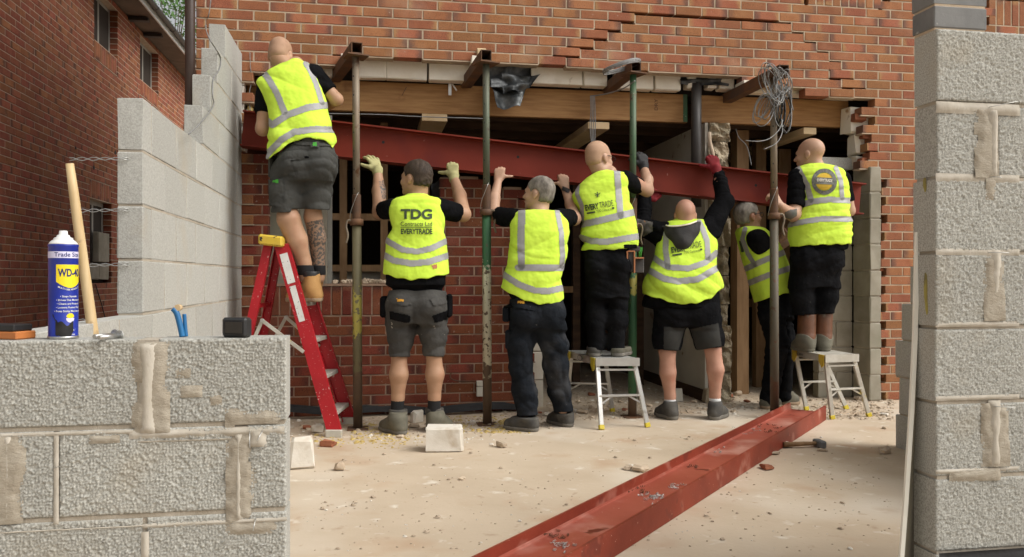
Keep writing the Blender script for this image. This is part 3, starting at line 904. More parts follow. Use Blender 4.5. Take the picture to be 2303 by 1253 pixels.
# ================================================================== concrete block walls
def height_patch(nx, nz, L, H, seed, cell=.0078):
    """pebbly relief of a dense aggregate block face"""
    rr = np.random.default_rng(seed)
    gx_ = int(L / cell) + 3; gz_ = int(H / cell) + 3
    jx = rr.uniform(0.1, .9, (gx_, gz_)); jz = rr.uniform(0.1, .9, (gx_, gz_)); am = rr.uniform(.35, 1.0, (gx_, gz_))
    X, Zz = np.meshgrid(np.linspace(0, L, nx), np.linspace(0, H, nz), indexing='ij')
    cx_ = (X / cell).astype(int) + 1; cz_ = (Zz / cell).astype(int) + 1
    f1 = np.full(X.shape, 9.0); f2 = np.full(X.shape, 9.0); hh = np.zeros(X.shape)
    for di in (-1, 0, 1):
        for dj in (-1, 0, 1):
            ii = np.clip(cx_ + di, 0, gx_ - 1); jj = np.clip(cz_ + dj, 0, gz_ - 1)
            d = np.hypot(X - (ii - 1 + jx[ii, jj]) * cell, Zz - (jj - 1 + jz[ii, jj]) * cell)
            nw = d < f1
            f2 = np.where(nw, f1, np.minimum(f2, d)); hh = np.where(nw, am[ii, jj], hh); f1 = np.where(nw, d, f1)
    best = np.clip((f2 - f1) / (cell * .42), 0, 1) ** .6 * (.35 + .65 * hh)
    best = np.where(hh < .42, best * .35, best)            # lost grains leave pits
    lowf = sum(np.sin(X * k1 + Zz * k2 + p) for k1, k2, p in rr.uniform(-40, 40, (4, 3))) / 4
    pit = np.clip(best, 0, 1)
    return pit * .0052 + lowf * .0008
def coarse_block(x0, x1, z0, z1, yf, yb, seed, res=.0026):
    """block with a coarse front face towards -y and plain other sides"""
    L, H = x1 - x0, z1 - z0
    nx, nz = max(4, int(L / res)), max(4, int(H / res))
    D = height_patch(nx, nz, L, H, seed)
    X, Zz = np.meshgrid(np.linspace(x0, x1, nx), np.linspace(z0, z1, nz), indexing='ij')
    e = np.minimum.reduce([X - x0, x1 - X, Zz - z0, z1 - Zz])
    rnd = np.clip(1 - e / .006, 0, 1) ** 2 * .004
    Y = yf - D + .002 + rnd
    V = np.stack([X, Y, Zz], -1).reshape(-1, 3)
    i, j = np.meshgrid(np.arange(nx - 1), np.arange(nz - 1), indexing='ij')
    a = (i * nz + j).ravel()
    F = np.stack([a, a + nz, a + nz + 1, a + 1], 1).tolist()
    n = len(V)
    bot = [k * nz for k in range(nx)]; top = [k * nz + nz - 1 for k in range(nx)]
    lef = list(range(nz)); rig = [(nx - 1) * nz + k for k in range(nz)]
    back = {}
    ext = []
    def bk(q):
        if q not in back:
            back[q] = n + len(ext); p = V[q]; ext.append((p[0], yb, p[2]))
        return back[q]
    for ring in (bot, [*reversed(top)], [*reversed(lef)], rig):
        for q0, q1 in zip(ring[:-1], ring[1:]):
            F.append([q1, q0, bk(q0), bk(q1)])
    c = [bk(0), bk(nz - 1), bk(nx * nz - 1), bk((nx - 1) * nz)]
    F.append(c)
    me = mesh_from('block', np.concatenate([V, np.array(ext)]), F, M_block_near)
    me.polygons.foreach_set('use_smooth', np.array([k < (nx - 1) * (nz - 1) for k in range(len(F))], dtype=bool))
    return me
def smear_mesh(x0, x1, z0, z1, yf, seed, th=.006, m=None, ragx=.35, ragz=.1, res=.006, taper=True):
    """trowelled mortar with torn edges, standing on the block face"""
    rr = np.random.default_rng(seed)
    nx, nz = max(5, int((x1 - x0) / res)), max(5, int((z1 - z0) / res))
    U, W = np.meshgrid(np.linspace(0, 1, nx), np.linspace(0, 1, nz), indexing='ij')
    def n1(t, k): return sum(np.sin(t * f + p) / (1 + i * .45) for i, (f, p) in enumerate(zip(rr.uniform(4, 46, k), rr.uniform(0, 6, k)))) / 3.0
    Xm, Zm = U * (x1 - x0), W * (z1 - z0)
    fr = 0
    for i, fq in enumerate((22, 45, 90, 170, 300)):
        for _ in range(3):
            a_ = rr.uniform(0, 6.28); fr = fr + np.sin((Xm * math.cos(a_) + Zm * math.sin(a_)) * fq + rr.uniform(0, 6.28)) * .62 ** i
    fr = fr / 3.2
    l = ragx * .22; r = 1 - ragx * .22
    b = ragz * .3; t = 1 - ragz * .3
    e = np.minimum(np.minimum(U - l, r - U) * (x1 - x0), np.minimum(W - b, t - W) * (z1 - z0))
    e = e + fr * (.9 * max(ragx, ragz * .6) * min(x1 - x0, z1 - z0))
    h = th * np.clip(e / .012, -.2, 1) ** 1 + .0012 * n1(W * 9 + U * 3, 5) + .0006 * rr.uniform(-1, 1, U.shape)
    X = x0 + U * (x1 - x0); Zz = z0 + W * (z1 - z0); Y = yf - np.maximum(h, -.004)
    V = np.stack([X, Y, Zz], -1).reshape(-1, 3)
    keep = e > -.004
    F = []
    for i in range(nx - 1):
        for j in range(nz - 1):
            if keep[i, j] or keep[i + 1, j] or keep[i, j + 1] or keep[i + 1, j + 1]:
                a = i * nz + j; F.append((a, a + nz, a + nz + 1, a + 1))
    used = sorted({q for f in F for q in f}); mp = {q: k for k, q in enumerate(used)}
    return mesh_from('mortar_smear', V[used], [tuple(mp[q] for q in f) for f in F], m or M_smear, True)
ZJ = [-.023 + .225 * j for j in range(14)]
YF = -4.02
fxr = atY(644, CY, YF).x
fw = thing('block_wall', 'low coarse grey block wall with an aerosol can standing on it', 'wall', (fxr - .6, YF, 0))
def X_(px, y=YF): return atY(px, CY, y).x
rows = {3: [(fxr, X_(357)), (X_(309), X_(309) - .44), (X_(309) - .45, X_(309) - .89), (X_(309) - .9, X_(309) - 1.34)],
        2: [(fxr, X_(556)), (X_(521), X_(132)), (X_(120), X_(120) - .44), (X_(120) - .46, X_(120) - .9), (X_(120) - .91, X_(120) - 1.35)],
        1: [(fxr, X_(330)), (X_(320), X_(320) - .44), (X_(320) - .45, X_(320) - .89), (X_(320) - .9, X_(320) - 1.34)],
        0: [(fxr, X_(540)), (X_(530), X_(125)), (X_(115), X_(115) - .44), (X_(115) - .45, X_(115) - .89)]}
for j, row in rows.items():
    for q, (b, a) in enumerate(row):
        vis_ = project((b, YF, ZJ[j] + .1))
        near = vis_ and vis_[0] > -30 and j >= 1
        put('block', coarse_block(a, b, ZJ[j] + .011, ZJ[j + 1] - (.0 if j < 3 else .0), YF, YF + .1, j * 10 + q, .0026 if near else .012), fw)
mo = MB()
for j in range(4):
    mo.bx((fxr - 2.2, YF + .004, ZJ[j]), (fxr - .006, YF + .094, ZJ[j] + .0105))
    for (b, a), (b2, a2) in zip(rows[j][:-1], rows[j][1:]):
        mo.bx((b2, YF + (.001 if a - b2 > .02 else .004), ZJ[j] + .011), (a, YF + .094, ZJ[j + 1] - .002))
mo.build('mortar', M_bmortar, fw)
# torn mortar on the faces
def smear_px(x0, x1, y0, y1, seed, parent, th=.006, m=None, yf=YF, **k):
    a = atY(x0, y1, yf); b = atY(x1, y0, yf)
    return put('mortar_smear', smear_mesh(a.x, b.x, a.z, b.z, yf - .002, seed, th, m, **k), parent)
for q in [(296, 384, 768, 978, 1, .006, M_smear, .25, .02), (312, 354, 772, 976, 2, .011, M_smear2, .12, .02), (508, 578, 972, 1172, 3, .006, M_smear, .35, .03), (528, 546, 975, 1170, 4, .010, M_smear2, .2, .02),
          (-10, 60, 975, 1180, 5, .005, M_smear, .4, .02), (10, 26, 980, 1175, 6, .008, M_smear2, .2, .02), (121, 133, 978, 1180, 7, .005, M_smear2, .2, .02),
          (0, 300, 966, 984, 8, .006, M_smear2, .02, .45), (290, 640, 958, 988, 9, .008, M_smear2, .02, .45), (0, 330, 1180, 1200, 10, .006, M_smear2, .02, .45),
          (320, 645, 1162, 1188, 11, .007, M_smear2, .02, .45), (406, 456, 866, 894, 12, .006, M_smear, .5, .35), (472, 500, 888, 912, 13, .006, M_smear, .5, .35),
          (395, 430, 828, 850, 14, .003, M_smear, .6, .4), (500, 642, 915, 962, 15, .005, M_smear, .3, .5), (500, 640, 1168, 1205, 16, .006, M_smear, .4, .5),
          (200, 270, 978, 998, 17, .006, M_smear, .3, .4), (310, 520, 985, 996, 18, .004, M_smear, .1, .5), (318, 336, 1195, 1260, 19, .006, M_smear2, .3, .02), (560, 600, 960, 1005, 20, .010, M_smear2, .5, .4)]:
    smear_px(q[0], q[1], q[2], q[3], q[4], fw, q[5], q[6], ragx=q[7], ragz=q[8])
# wire ties poking out of the joints
def tie_wire(px, py, dx, dy, parent, yf=YF):
    a = atY(px, py, yf - .012); b = atY(px + dx, py + dy, yf - .03)
    return MB().tube(smooth_path([a + Vector((0, .02, 0)), a, (a + b) / 2 + Vector((0, -.006, 0)), b]), .0012, 5).build('wire_tie', M_zinc, parent)
for q in ((568, 1008, 24, -2), (562, 1035, 24, -8), (562, 972, 0, 36), (500, 1222, 18, 4), (498, 1222, 20, -6), (570, 1228, 22, -3), (575, 1168, -6, 26), (120, 1052, 24, -6), (150, 1020, 4, -8), (590, 970, -12, 22)):
    tie_wire(*q, fw)

# ---- left return wall, racked back towards the house
lw = thing('block_wall', 'tall grey block wall stepping up against the house on the left of the site', 'wall', (-2.06, -1.3, 0))
XI = -2.01
yend = {0: YF + .1, 1: YF + .1, 2: YF + .1, 3: YF + .1, 4: -2.62, 5: -2.62, 6: -2.62, 7: -2.62, 8: -1.41, 9: -1.19, 10: -.95, 11: -.70}
def block_obj(xa, xb, ya, yb, za, zb, seed, parent, m=M_block):
    return rough_box((xa, ya, za), (xb, yb, zb), seed, .0022, .0035).build('block', m, parent)
mo = MB()
for j in range(12):
    y0 = yend[j]
    s = 0.0 - (0 if j % 2 else .225)
    bl = []
    y = -.012
    first = True
    while y > y0 + .02:
        ln = .44 if not (first and j % 2) else .215
        first = False
        a = max(y - ln, y0)
        if a - y0 < .10 and a > y0: a = y0
        bl.append((a, y)); y = a - .01
    for q, (a, b) in enumerate(bl):
        block_obj(XI - .1, XI, a, b, ZJ[j] + .011, ZJ[j + 1], 3000 + j * 20 + q, lw)
    mo.bx((XI - .096, y0 + .004, ZJ[j]), (XI - .004 + .002, -.012, ZJ[j] + .0105))
    for (a, b), (a2, b2) in zip(bl[:-1], bl[1:]):
        mo.bx((XI - .096, b2, ZJ[j] + .011), (XI - .002, a, ZJ[j + 1] - .002))
mo.build('mortar', M_bmortar, lw)
# thin cable hung over the racked ends
wire([atY(474, 0, -.03), atY(470, 30, -.03), atY(463, 60, -.05), atX(470, 85, XI - .02), atX(484, 108, XI + .0), atX(496, 130, XI + .004), atX(494, 155, XI + .006), atX(480, 178, XI + .006), atX(478, 215, XI + .01), atX(480, 238, XI + .012), atX(450, 278, XI + .03), atX(424, 302, XI + .05)], .004, M_cable, lw, 'cable')
# twisted wall ties at the free end
for py in (357, 472, 594, 716):
    a = atY(287, py, -2.63)
    mbt = MB()
    for s in (-1, 1):
        pts = [a + Vector((0, .05, 0))]
        for q in range(14):
            t = q / 13
            pts.append(a + Vector((-.18 * t * 1.2, -.02 * t, s * .006 * math.cos(t * 16) * (1 if t < .5 else 1.2) - .01 * t)))
        mbt.tube(pts, .0018, 5)
    mbt.build('wall_tie', M_zinc, lw)

# ---- pillar on the right
pxl = atY(2105, CY, YF).x
pw = thing('block_wall', 'tall coarse grey block wall end capped with dark bricks on the right', 'wall', (pxl + .4, YF, 0))
jx_ = X_(2232)
mo = MB()
for j in range(0, 8):
    if j % 2 == 0: segs = [(pxl, jx_), (jx_ + .022, jx_ + .46), (jx_ + .47, jx_ + .91)]
    else: segs = [(pxl, pxl + .44), (pxl + .45, pxl + .89), (pxl + .9, pxl + 1.1)]
    for q, (a, b) in enumerate(segs):
        ox = random.uniform(-.004, .004) if q == 0 else 0
        put('block', coarse_block(a + ox, b, ZJ[j] + .011, ZJ[j + 1], YF + random.uniform(-.003, .003), YF + .1, 600 + j * 5 + q, .0030 if q < 2 and j > 0 else .012), pw)
    mo.bx((pxl + .006, YF + .004, ZJ[j]), (pxl + 1.1, YF + .094, ZJ[j] + .0105))
    for (a, b), (a2, b2) in zip(segs[:-1], segs[1:]): mo.bx((b, YF + .003, ZJ[j] + .011), (a2, YF + .094, ZJ[j + 1] - .002))
mo.build('mortar', M_bmortar, pw)
for q in [(2190, 2245, 245, 400, 31, .005, M_smear, .45, .03), (2222, 2244, 245, 400, 32, .009, M_smear2, .2, .02), (2210, 2258, 575, 722, 33, .005, M_smear, .4, .03), (2226, 2250, 560, 725, 34, .008, M_smear2, .25, .02),
          (2205, 2268, 905, 1050, 35, .006, M_smear, .35, .02), (2222, 2248, 900, 1050, 36, .011, M_smear2, .2, .02), (2130, 2250, 1050, 1085, 37, .007, M_smear, .3, .35), (2104, 2292, 236, 254, 38, .006, M_smear2, .02, .5),
          (2104, 2292, 394, 408, 39, .005, M_smear2, .02, .5), (2104, 2292, 560, 574, 40, .005, M_smear2, .02, .5), (2104, 2292, 722, 736, 41, .006, M_smear2, .02, .5), (2104, 2292, 886, 902, 42, .006, M_smear2, .02, .5),
          (2104, 2292, 1048, 1066, 43, .008, M_smear2, .02, .5), (2215, 2238, 402, 450, 44, .004, M_smear, .5, .2)]:
    smear_px(q[0], q[1], q[2], q[3], q[4], pw, q[5], q[6], ragx=q[7], ragz=q[8])
for q in ((2222, 210, 20, 0), (2230, 240, 60, -12), (2255, 392, 20, -4), (2232, 398, 22, 2), (2230, 568, 40, 1), (2238, 914, 46, 2), (2242, 1095, 20, 2), (2270, 1090, 16, 4), (2255, 742, 16, 0)):
    tie_wire(*q, pw)
for z0, xa, xb, dy in ((ZJ[8] + .006, pxl - .004, pxl + .175, 0), (ZJ[8] + .076, pxl - .006, pxl + .178, .004)):
    rough_box((xa, YF + .002 + dy, z0), (xb, YF + .104, z0 + .064), int(z0 * 1000), .0012, .003).build('dark_brick', M_eng, pw)
rough_box((pxl, YF + .002, ZJ[8] + .146), (pxl + .175, YF + .104, ZJ[8] + .21), 5, .0012, .003).build('dark_brick', M_eng, pw)
MB().bx((pxl, YF + .006, ZJ[8] - .001), (pxl + .17, YF + .098, ZJ[8] + .146)).build('mortar', M_mortar, pw)
sheet('damp_course', [(pxl - .002, YF - .012, .212), (pxl + 1.0, YF - .014, .214), (pxl + 1.0, YF - .05, .15), (pxl + .004, YF - .04, .14)], M_dpc, pw, nx=40, nz=6, rough=.006, seed=4)
for q in ((2082, 655, .008, .05), (2084, 692, .006, .02), (2080, 416, .008, .02)):
    p = atX(q[0], q[1], pxl - .003)
    put('yellow_mark', lump_mesh('yellow_mark', p, (.001, q[2], q[3]), 3, M_yellow_paint), pw)

# ---- far right stub of block wall
rw = thing('block_wall', 'stub of grey block wall behind the leaning board', 'wall', (2.13, -1.8, 0))
for j, px in enumerate((2014, 2022, 2013, 2028, 2046)):
    y = atX(px, CY, 2.08).y
    yy = y; q = 0
    while yy > -3.6:
        block_obj(2.08, 2.18, yy - .44, yy, ZJ[j] + .011, ZJ[j + 1], 4000 + j * 9 + q, rw); yy -= .45; q += 1
    MB().bx((2.084, -3.6, ZJ[j]), (2.176, y - .004, ZJ[j] + .0105)).build('mortar', M_bmortar, rw)
# ---- board leaning behind the pillar
bd = thing('leaning_board', 'narrow pale edged board leaning behind the right block wall', 'board', atZ(2040, 1240, 2.75))
bw_ = MB()
path = [(2061, 522, 2.50), (2055, 760, 2.49), (2047, 930, 2.48), (2034, 1130, 2.47), (2015, 1384, 2.46)]
L_ = [atZ(px, py, Z) for px, py, Z in path]
ed = MB(); fc = MB()
for a, b in zip(L_[:-1], L_[1:]):
    r = RT; f_ = FW * .012
    ed.add([a, a + r * .0125, b + r * .0125, b, a + f_, a + r * .0125 + f_, b + r * .0125 + f_, b + f_], [(0, 1, 2, 3), (7, 6, 5, 4), (0, 3, 7, 4), (1, 5, 6, 2)])
    fc.add([a + r * .013 + f_ * .3, a + r * .16 + f_ * 16, b + r * .16 + f_ * 16, b + r * .013 + f_ * .3, a + r * .013 + f_, a + r * .16 + f_ * 17, b + r * .16 + f_ * 17, b + r * .013 + f_], [(0, 1, 2, 3), (7, 6, 5, 4), (0, 3, 7, 4), (1, 5, 6, 2)])
ed.build('edge', M_board, bd); fc.build('face', M_board_face, bd)

# ================================================================== tree behind the passage
def tree():
    base = atZ(392, 626, 23.0); base.z = 0
    t = thing('tree', 'leafy green tree beyond the gap between the two houses', 'tree', base)
    tr = MB()
    tr.tube([base, base + Vector((.1, 0, 2.5)), base + Vector((0, .1, 5)), base + Vector((.2, 0, 8))], .2, 10, [.2, .14, .09, .03])
    rr = np.random.default_rng(5)
    cl = []
    for i in range(26):
        a = rr.uniform(0, 6.28); h = rr.uniform(3.6, 9.6); r_ = rr.uniform(.5, 2.4) * (1 - abs(h - 6.5) / 6)
        e = base + Vector((math.cos(a) * r_, math.sin(a) * r_, h))
        tr.tube([base + Vector((0, 0, h * .6)), (base + Vector((0, 0, h * .75)) + e) / 2, e], .03, 6, [.03, .02, .008])
        cl.append(e)
    tr.build('trunk', M_bark, t)
    V = []; F = []
    for c in cl:
        for q in range(150):
            d = rr.normal(0, .38, 3); p = np.array(c) + d
            s = rr.uniform(.045, .085)
            u = rr.normal(0, 1, 3); u /= np.linalg.norm(u); w = np.cross(u, rr.normal(0, 1, 3)); w /= np.linalg.norm(w)
            n = len(V)
            V += [p - u * s, p + w * s * .45, p + u * s, p - w * s * .45]; F.append((n, n + 1, n + 2, n + 3))
    o = put('crown', mesh_from('crown', np.array(V), F, M_leaf), t)
tree()
# ================================================================== text helper
def text_mesh(s, size=1.0, bold=0.0, sx=1.0, spacing=1.0):
    cu = bpy.data.curves.new('t', 'FONT')
    cu.body = s; cu.size = size; cu.offset = bold * size; cu.align_x = 'CENTER'; cu.align_y = 'CENTER'
    cu.space_character = spacing; cu.fill_mode = 'FRONT'; cu.resolution_u = 4
    ob = bpy.data.objects.new('t', cu); col.objects.link(ob)
    dg = bpy.context.evaluated_depsgraph_get(); dg.update()
    me = bpy.data.meshes.new_from_object(ob.evaluated_get(dg))
    bpy.data.objects.remove(ob); bpy.data.curves.remove(cu)
    bm = bmesh.new(); bm.from_mesh(me)
    for v in bm.verts: v.co.x *= sx
    bmesh.ops.triangulate(bm, faces=bm.faces[:])
    for _ in range(3):
        ed = [e for e in bm.edges if e.calc_length() > size * .35]
        if not ed: break
        bmesh.ops.subdivide_edges(bm, edges=ed, cuts=1)
        bmesh.ops.triangulate(bm, faces=bm.faces[:])
    V = np.array([v.co[:] for v in bm.verts]); bm.verts.index_update()
    F = [tuple(v.index for v in f.verts) for f in bm.faces]
    bm.free(); bpy.data.meshes.remove(me)
    return V, F

# ================================================================== steel beams
def i_section(p0, p1, up, name, m, parent, D=.254, B=.146, tf=.011, tw=.008, mw=None):
    """I beam from p0 to p1; up is the web direction; returns flange and web parts"""
    p0 = Vector(p0); p1 = Vector(p1)
    ax = (p1 - p0).normalized(); up = Vector(up); up = (up - ax * up.dot(ax)).normalized(); side = ax.cross(up)
    for s in (-1, 1):
        c = up * (s * (D / 2 - tf / 2))
        MB().beam(p0 + c, p1 + c, B, tf, up=up, ch=.0015).build('flange', m, parent) if False else None
        q = MB(); a = p0 + c; b = p1 + c
        cs = [(-B / 2, -tf / 2), (B / 2, -tf / 2), (B / 2, tf / 2), (-B / 2, tf / 2)]
        q.prism([a + side * x_ + up * y_ for x_, y_ in cs], b - a).build('flange', m, parent)
    # web with root fillets
    h = D / 2 - tf - .0005; r = .010
    cs = [(-tw / 2 - r, -h), (tw / 2 + r, -h), (tw / 2 + r * .3, -h + r * .3), (tw / 2, -h + r), (tw / 2, h - r), (tw / 2 + r * .3, h - r * .3), (tw / 2 + r, h), (-tw / 2 - r, h),
          (-tw / 2 - r * .3, h - r * .3), (-tw / 2, h - r), (-tw / 2, -h + r), (-tw / 2 - r * .3, -h + r * .3)]
    MB().prism([p0 + side * x_ + up * y_ for x_, y_ in cs], p1 - p0).build('web', mw or m, parent)
    return ax, up, side
YBM = -.125
bl0 = atY(546, 291, YBM); bl1 = atY(1934, 449, YBM)
lbm = thing('steel_beam', 'long dark red steel beam held up at a slant across the opening', 'steel beam', (bl0 + bl1) / 2, group='red steel beams')
ax, up, side = i_section(bl0, bl1, (0, 0, 1), 'steel_beam', M_steel_red, lbm)
for px, py in ((862, 320), (1165, 353), (1700, 417)):
    c = atY(px, py, YBM - .0047)
    MB().cyl(c, c + Vector((0, .002, 0)), .011, n=14).build('bolt_hole', M_dpc, lbm)
fl_far, fl_near = atH(1858, 945), atH(1383, 1253)
d_ = (fl_near - fl_far).normalized()
lft = Vector((0, 0, 1)).cross(d_)                 # horizontal, across the beam
if lft.dot(RT) > 0: lft = -lft
c0 = fl_far + lft * .131 + Vector((0, 0, .0525 + .002)); c1 = c0 + d_ * 4.35
fbm = thing('steel_beam', 'dusty red steel beam lying on its side on the concrete ground', 'steel beam', (c0.x, c0.y, 0), group='red steel beams')
M_web = mat('red_oxide_web', (0.34, 0.085, 0.055), (0.26, 0.055, 0.032), 3, .5, bump=.15, bscale=40, spec=.35, spots=[((0.45, 0.22, 0.17), 3.3, .55, .72), ((0.13, 0.022, 0.012), 4.5, .66, .69), ((0.50, 0.32, 0.26), 50, .70, .74)])
i_section(c0, c1, lft, 'steel_beam', M_steel_red2, fbm, D=.262, B=.105, mw=M_web)
# drilling swarf on the web
rr = np.random.default_rng(12)
def floor_beam_px(px, py): return atH(px, py, .0545 + .006)
for i, (px, py, n) in enumerate(((1470, 1118, 26), (1435, 1105, 12), (1520, 1095, 10), (1725, 962, 14), (1690, 965, 10), (1248, 1205, 10), (1265, 1232, 14), (1555, 1052, 4), (1620, 1010, 5))):
    sw = MB()
    for q in range(n):
        c = floor_beam_px(px + rr.normal(0, 16), py + rr.normal(0, 6))
        a = rr.uniform(0, 6.28); L = rr.uniform(.01, .03); r_ = rr.uniform(.0025, .005)
        pts = [c + Vector((math.cos(a) * L * t + r_ * math.cos(t * 14), math.sin(a) * L * t, r_ * (1 + math.sin(t * 14)))) for t in np.linspace(0, 1, 12)]
        sw.tube(pts, .0012, 4)
    o = sw.build('swarf', M_rust if i % 2 else M_zinc, fbm); o['kind'] = 'stuff'

M_prop_ga = mat('worn_prop_grey_green', (0.085, 0.10, 0.065), (0.12, 0.115, 0.085), 8, .55, metal=.25, bump=.2, bscale=90, stretch=(1, 1, .35), spots=[((0.07, 0.05, 0.035), 9, .6, .7)])
# ================================================================== props and needles
def zone_mat(name, zones, metal=.2):
    """steel tube whose paint wears from one colour to the next at noisy heights: zones = [(z0, colour)] upwards"""
    m = mat(name, zones[0][1], tuple(c * .6 for c in zones[0][1]), 9, .6, metal=metal, bump=.25, bscale=90, stretch=(1, 1, .4))
    t = m.node_tree; N = t.nodes; L = t.links; b = N['Principled BSDF']
    c = b.inputs['Base Color'].links[0].from_socket
    pos = N.new('ShaderNodeNewGeometry').outputs['Position']
    sx = N.new('ShaderNodeSeparateXYZ'); L.new(pos, sx.inputs[0])
    def nz(sc, d):
        n = N.new('ShaderNodeTexNoise'); n.inputs['Scale'].default_value = sc; n.inputs['Detail'].default_value = d; L.new(pos, n.inputs['Vector']); return n.outputs['Fac']
    big = nz(16, 5); fine = nz(34, 4)
    for z0, cc, wear in zones[1:]:
        a = N.new('ShaderNodeMath'); a.operation = 'MULTIPLY_ADD'; L.new(big, a.inputs[0]); a.inputs[1].default_value = .5; L.new(sx.outputs[2], a.inputs[2])
        r = N.new('ShaderNodeMapRange'); L.new(a.outputs[0], r.inputs['Value']); r.inputs['From Min'].default_value = z0 + .25 - .015; r.inputs['From Max'].default_value = z0 + .25 + .015
        w = N.new('ShaderNodeMapRange'); L.new(fine, w.inputs['Value']); w.inputs['From Min'].default_value = wear; w.inputs['From Max'].default_value = wear + .03; w.inputs['To Min'].default_value = 1; w.inputs['To Max'].default_value = 0
        mu = N.new('ShaderNodeMath'); mu.operation = 'MULTIPLY'; L.new(r.outputs[0], mu.inputs[0]); L.new(w.outputs[0], mu.inputs[1])
        x = N.new('ShaderNodeMix'); x.data_type = 'RGBA'; L.new(mu.outputs[0], x.inputs[0]); L.new(c, x.inputs[6]); x.inputs[7].default_value = (*cc, 1)
        c = x.outputs[2]
    L.new(c, b.inputs['Base Color'])
    return m
RUSTC, OLIVE, YEL, GREEN, CREAM = (0.13, 0.085, 0.055), (0.14, 0.12, 0.065), (0.36, 0.31, 0.07), (0.035, 0.105, 0.045), (0.52, 0.48, 0.35)
MP_a = zone_mat('prop_paint_olive', [(0, RUSTC), (.42, OLIVE, .70), (.64, YEL, .58), (.95, OLIVE, .62)])
MP_b = zone_mat('prop_paint_cream', [(0, RUSTC), (.40, CREAM, .56), (1.10, GREEN, .64)], .1)
MP_c = zone_mat('prop_paint_green', [(0, RUSTC), (.16, GREEN, .66), (.92, YEL, .60), (1.06, GREEN, .64)], .1)
MP_d = zone_mat('prop_paint_rust', [(0, (0.12, 0.066, 0.04)), (.3, (0.10, 0.085, 0.06), .60)], .2)
def prop(px0, py0, px1, zt, cy, low, mats, label, handle=1):
    """adjustable steel prop: base plate, outer tube, threaded sleeve with collar, perforated inner tube, top plate"""
    b = atH(px0, py0)
    Z = (b - CAM).dot(FW)
    tp = atZ(px1, CY, Z); tp.z = zt
    t = thing('steel_prop', label, 'prop', b, group='adjustable props under the lintel')
    ax_ = (tp - b).normalized()
    def at(py): return b + ax_ * ((CAM.z - (py - CY) / FPX * Z) / ax_.z)
    ro, ri = .0315, .0245
    MB().box(b + Vector((0, 0, .004)), (.14, .14, .008)).build('base_plate', M_rust, t)
    ys = [py0] + [q[0] for q in low] + [cy + 6]
    for i in range(len(ys) - 1):
        p0_ = at(ys[i]) if i else b + ax_ * .008
        MB().cyl(p0_, at(ys[i + 1]), ro, n=18).build('outer_tube', mats[i], t)
    # thread
    th = MB(); z0 = at(cy + 5); z1 = at(cy - 62); n = 26
    pts = []; rs = []
    for i in range(n * 2 + 1):
        pts.append(z0 + (z1 - z0) * (i / (n * 2))); rs.append(ro * (1.0 if i % 2 else .9))
    th.tube(pts, 0, 16, rs).build('thread', M_rust, t)
    c = at(cy)
    co = MB().cyl(c - ax_ * .022, c + ax_ * .022, ro * 1.45, n=18)
    co.cyl(c, c + RT * .065 * handle - FW * .02, .011, n=8)
    cob = co.build('collar', M_rust if mats[0] is not M_prop_g else M_prop_low, t)
    h0 = c + RT * .055 * handle - FW * .025
    MB().tube(smooth_path([h0 - RT * .03 * handle + Vector((0, 0, .008)), h0 + Vector((0, 0, .01)), h0 + RT * .012 * handle + Vector((0, 0, -.03)), h0 + RT * .0 * handle + Vector((0, 0, -.09)), h0 + RT * .012 * handle + Vector((0, 0, -.145))]), .0075, 8).build('handle', M_prop_a, cob)
    MB().cyl(at(cy - 40), tp - ax_ * .008, ri, n=18).build('inner_tube', mats[-1], t)
    for k in range(9):
        p_ = at(cy - 75 - k * 42)
        if p_.z > zt - .1: break
        q_ = p_ - FW * (ri - .004) - RT * ri * .35
        MB().cyl(q_ - FW * .002, q_ + FW * .004, .0075, n=10).build('pin_hole', M_dpc, t)
    wr = MB()
    pn = at(cy - 70)
    wr.tube(smooth_path([pn + RT * .02, pn - FW * .035 + RT * .01 + Vector((0, 0, -.03)), pn - FW * .035 - RT * .01 + Vector((0, 0, -.08)), pn - FW * .03 - RT * .035 + Vector((0, 0, -.15)), c - RT * .045]), .002, 5)
    wr.build('pin_wire', M_zinc, t)
    tp_ = MB().box(tp - Vector((0, 0, .004)), (.15, .15, .008), Matrix.Rotation(.3, 3, 'Z'))
    tp_.build('top_plate', M_rust, t)
    return t, tp
def needle(px, py, Z, skew, ln, label):
    f = atZ(px, py, Z)
    dr = Vector((math.sin(skew), math.cos(skew), 0))
    s_ = Vector((dr.y, -dr.x, 0)); u_ = Vector((0, 0, 1))
    t = thing('box_section_needle', label, 'steel tube', f, group='hollow steel needles through the wall')
    w, th = .0375, .005
    for k, (x0, x1, z0, z1) in enumerate(((-w, w, -w, -w + th), (-w, w, w - th, w), (-w, -w + th, -w + th, w - th), (w - th, w, -w + th, w - th))):
        MB().prism([f + s_ * x_ + u_ * z_ for x_, z_ in ((x0, z0), (x1, z0), (x1, z1), (x0, z1))], dr * ln).build('tube_wall', M_rust, t)
    MB().prism([f + dr * .28 + s_ * x_ + u_ * z_ for x_, z_ in ((-w + th, -w + th), (w - th, -w + th), (w - th, w - th), (-w + th, w - th))], dr * .01).build('bore_shade_plate', M_dpc, t)  # black plate added in the open tube to stand for its dark inside
    return f
def prop_set(px0, py0, px1, npx, npy, cy, low, mats, label, nlabel, skew=0.0, handle=1, nz=0.0):
    b = atH(px0, py0); Z = (b - CAM).dot(FW)
    f = atZ(npx, npy, Z - .07 + nz)
    needle(npx, npy, Z - .07 + nz, skew, 1.15, nlabel)
    return prop(px0, py0, px1, f.z - .0385, cy, low, mats, label, handle)
prop_set(805, 965, 800, 803, 107, 500, [], [MP_a, M_prop_a], 'brown steel prop with a yellow streak beside the red stepladder', 'hollow steel needle resting on the brown prop by the ladder', skew=R(-12), handle=-1)
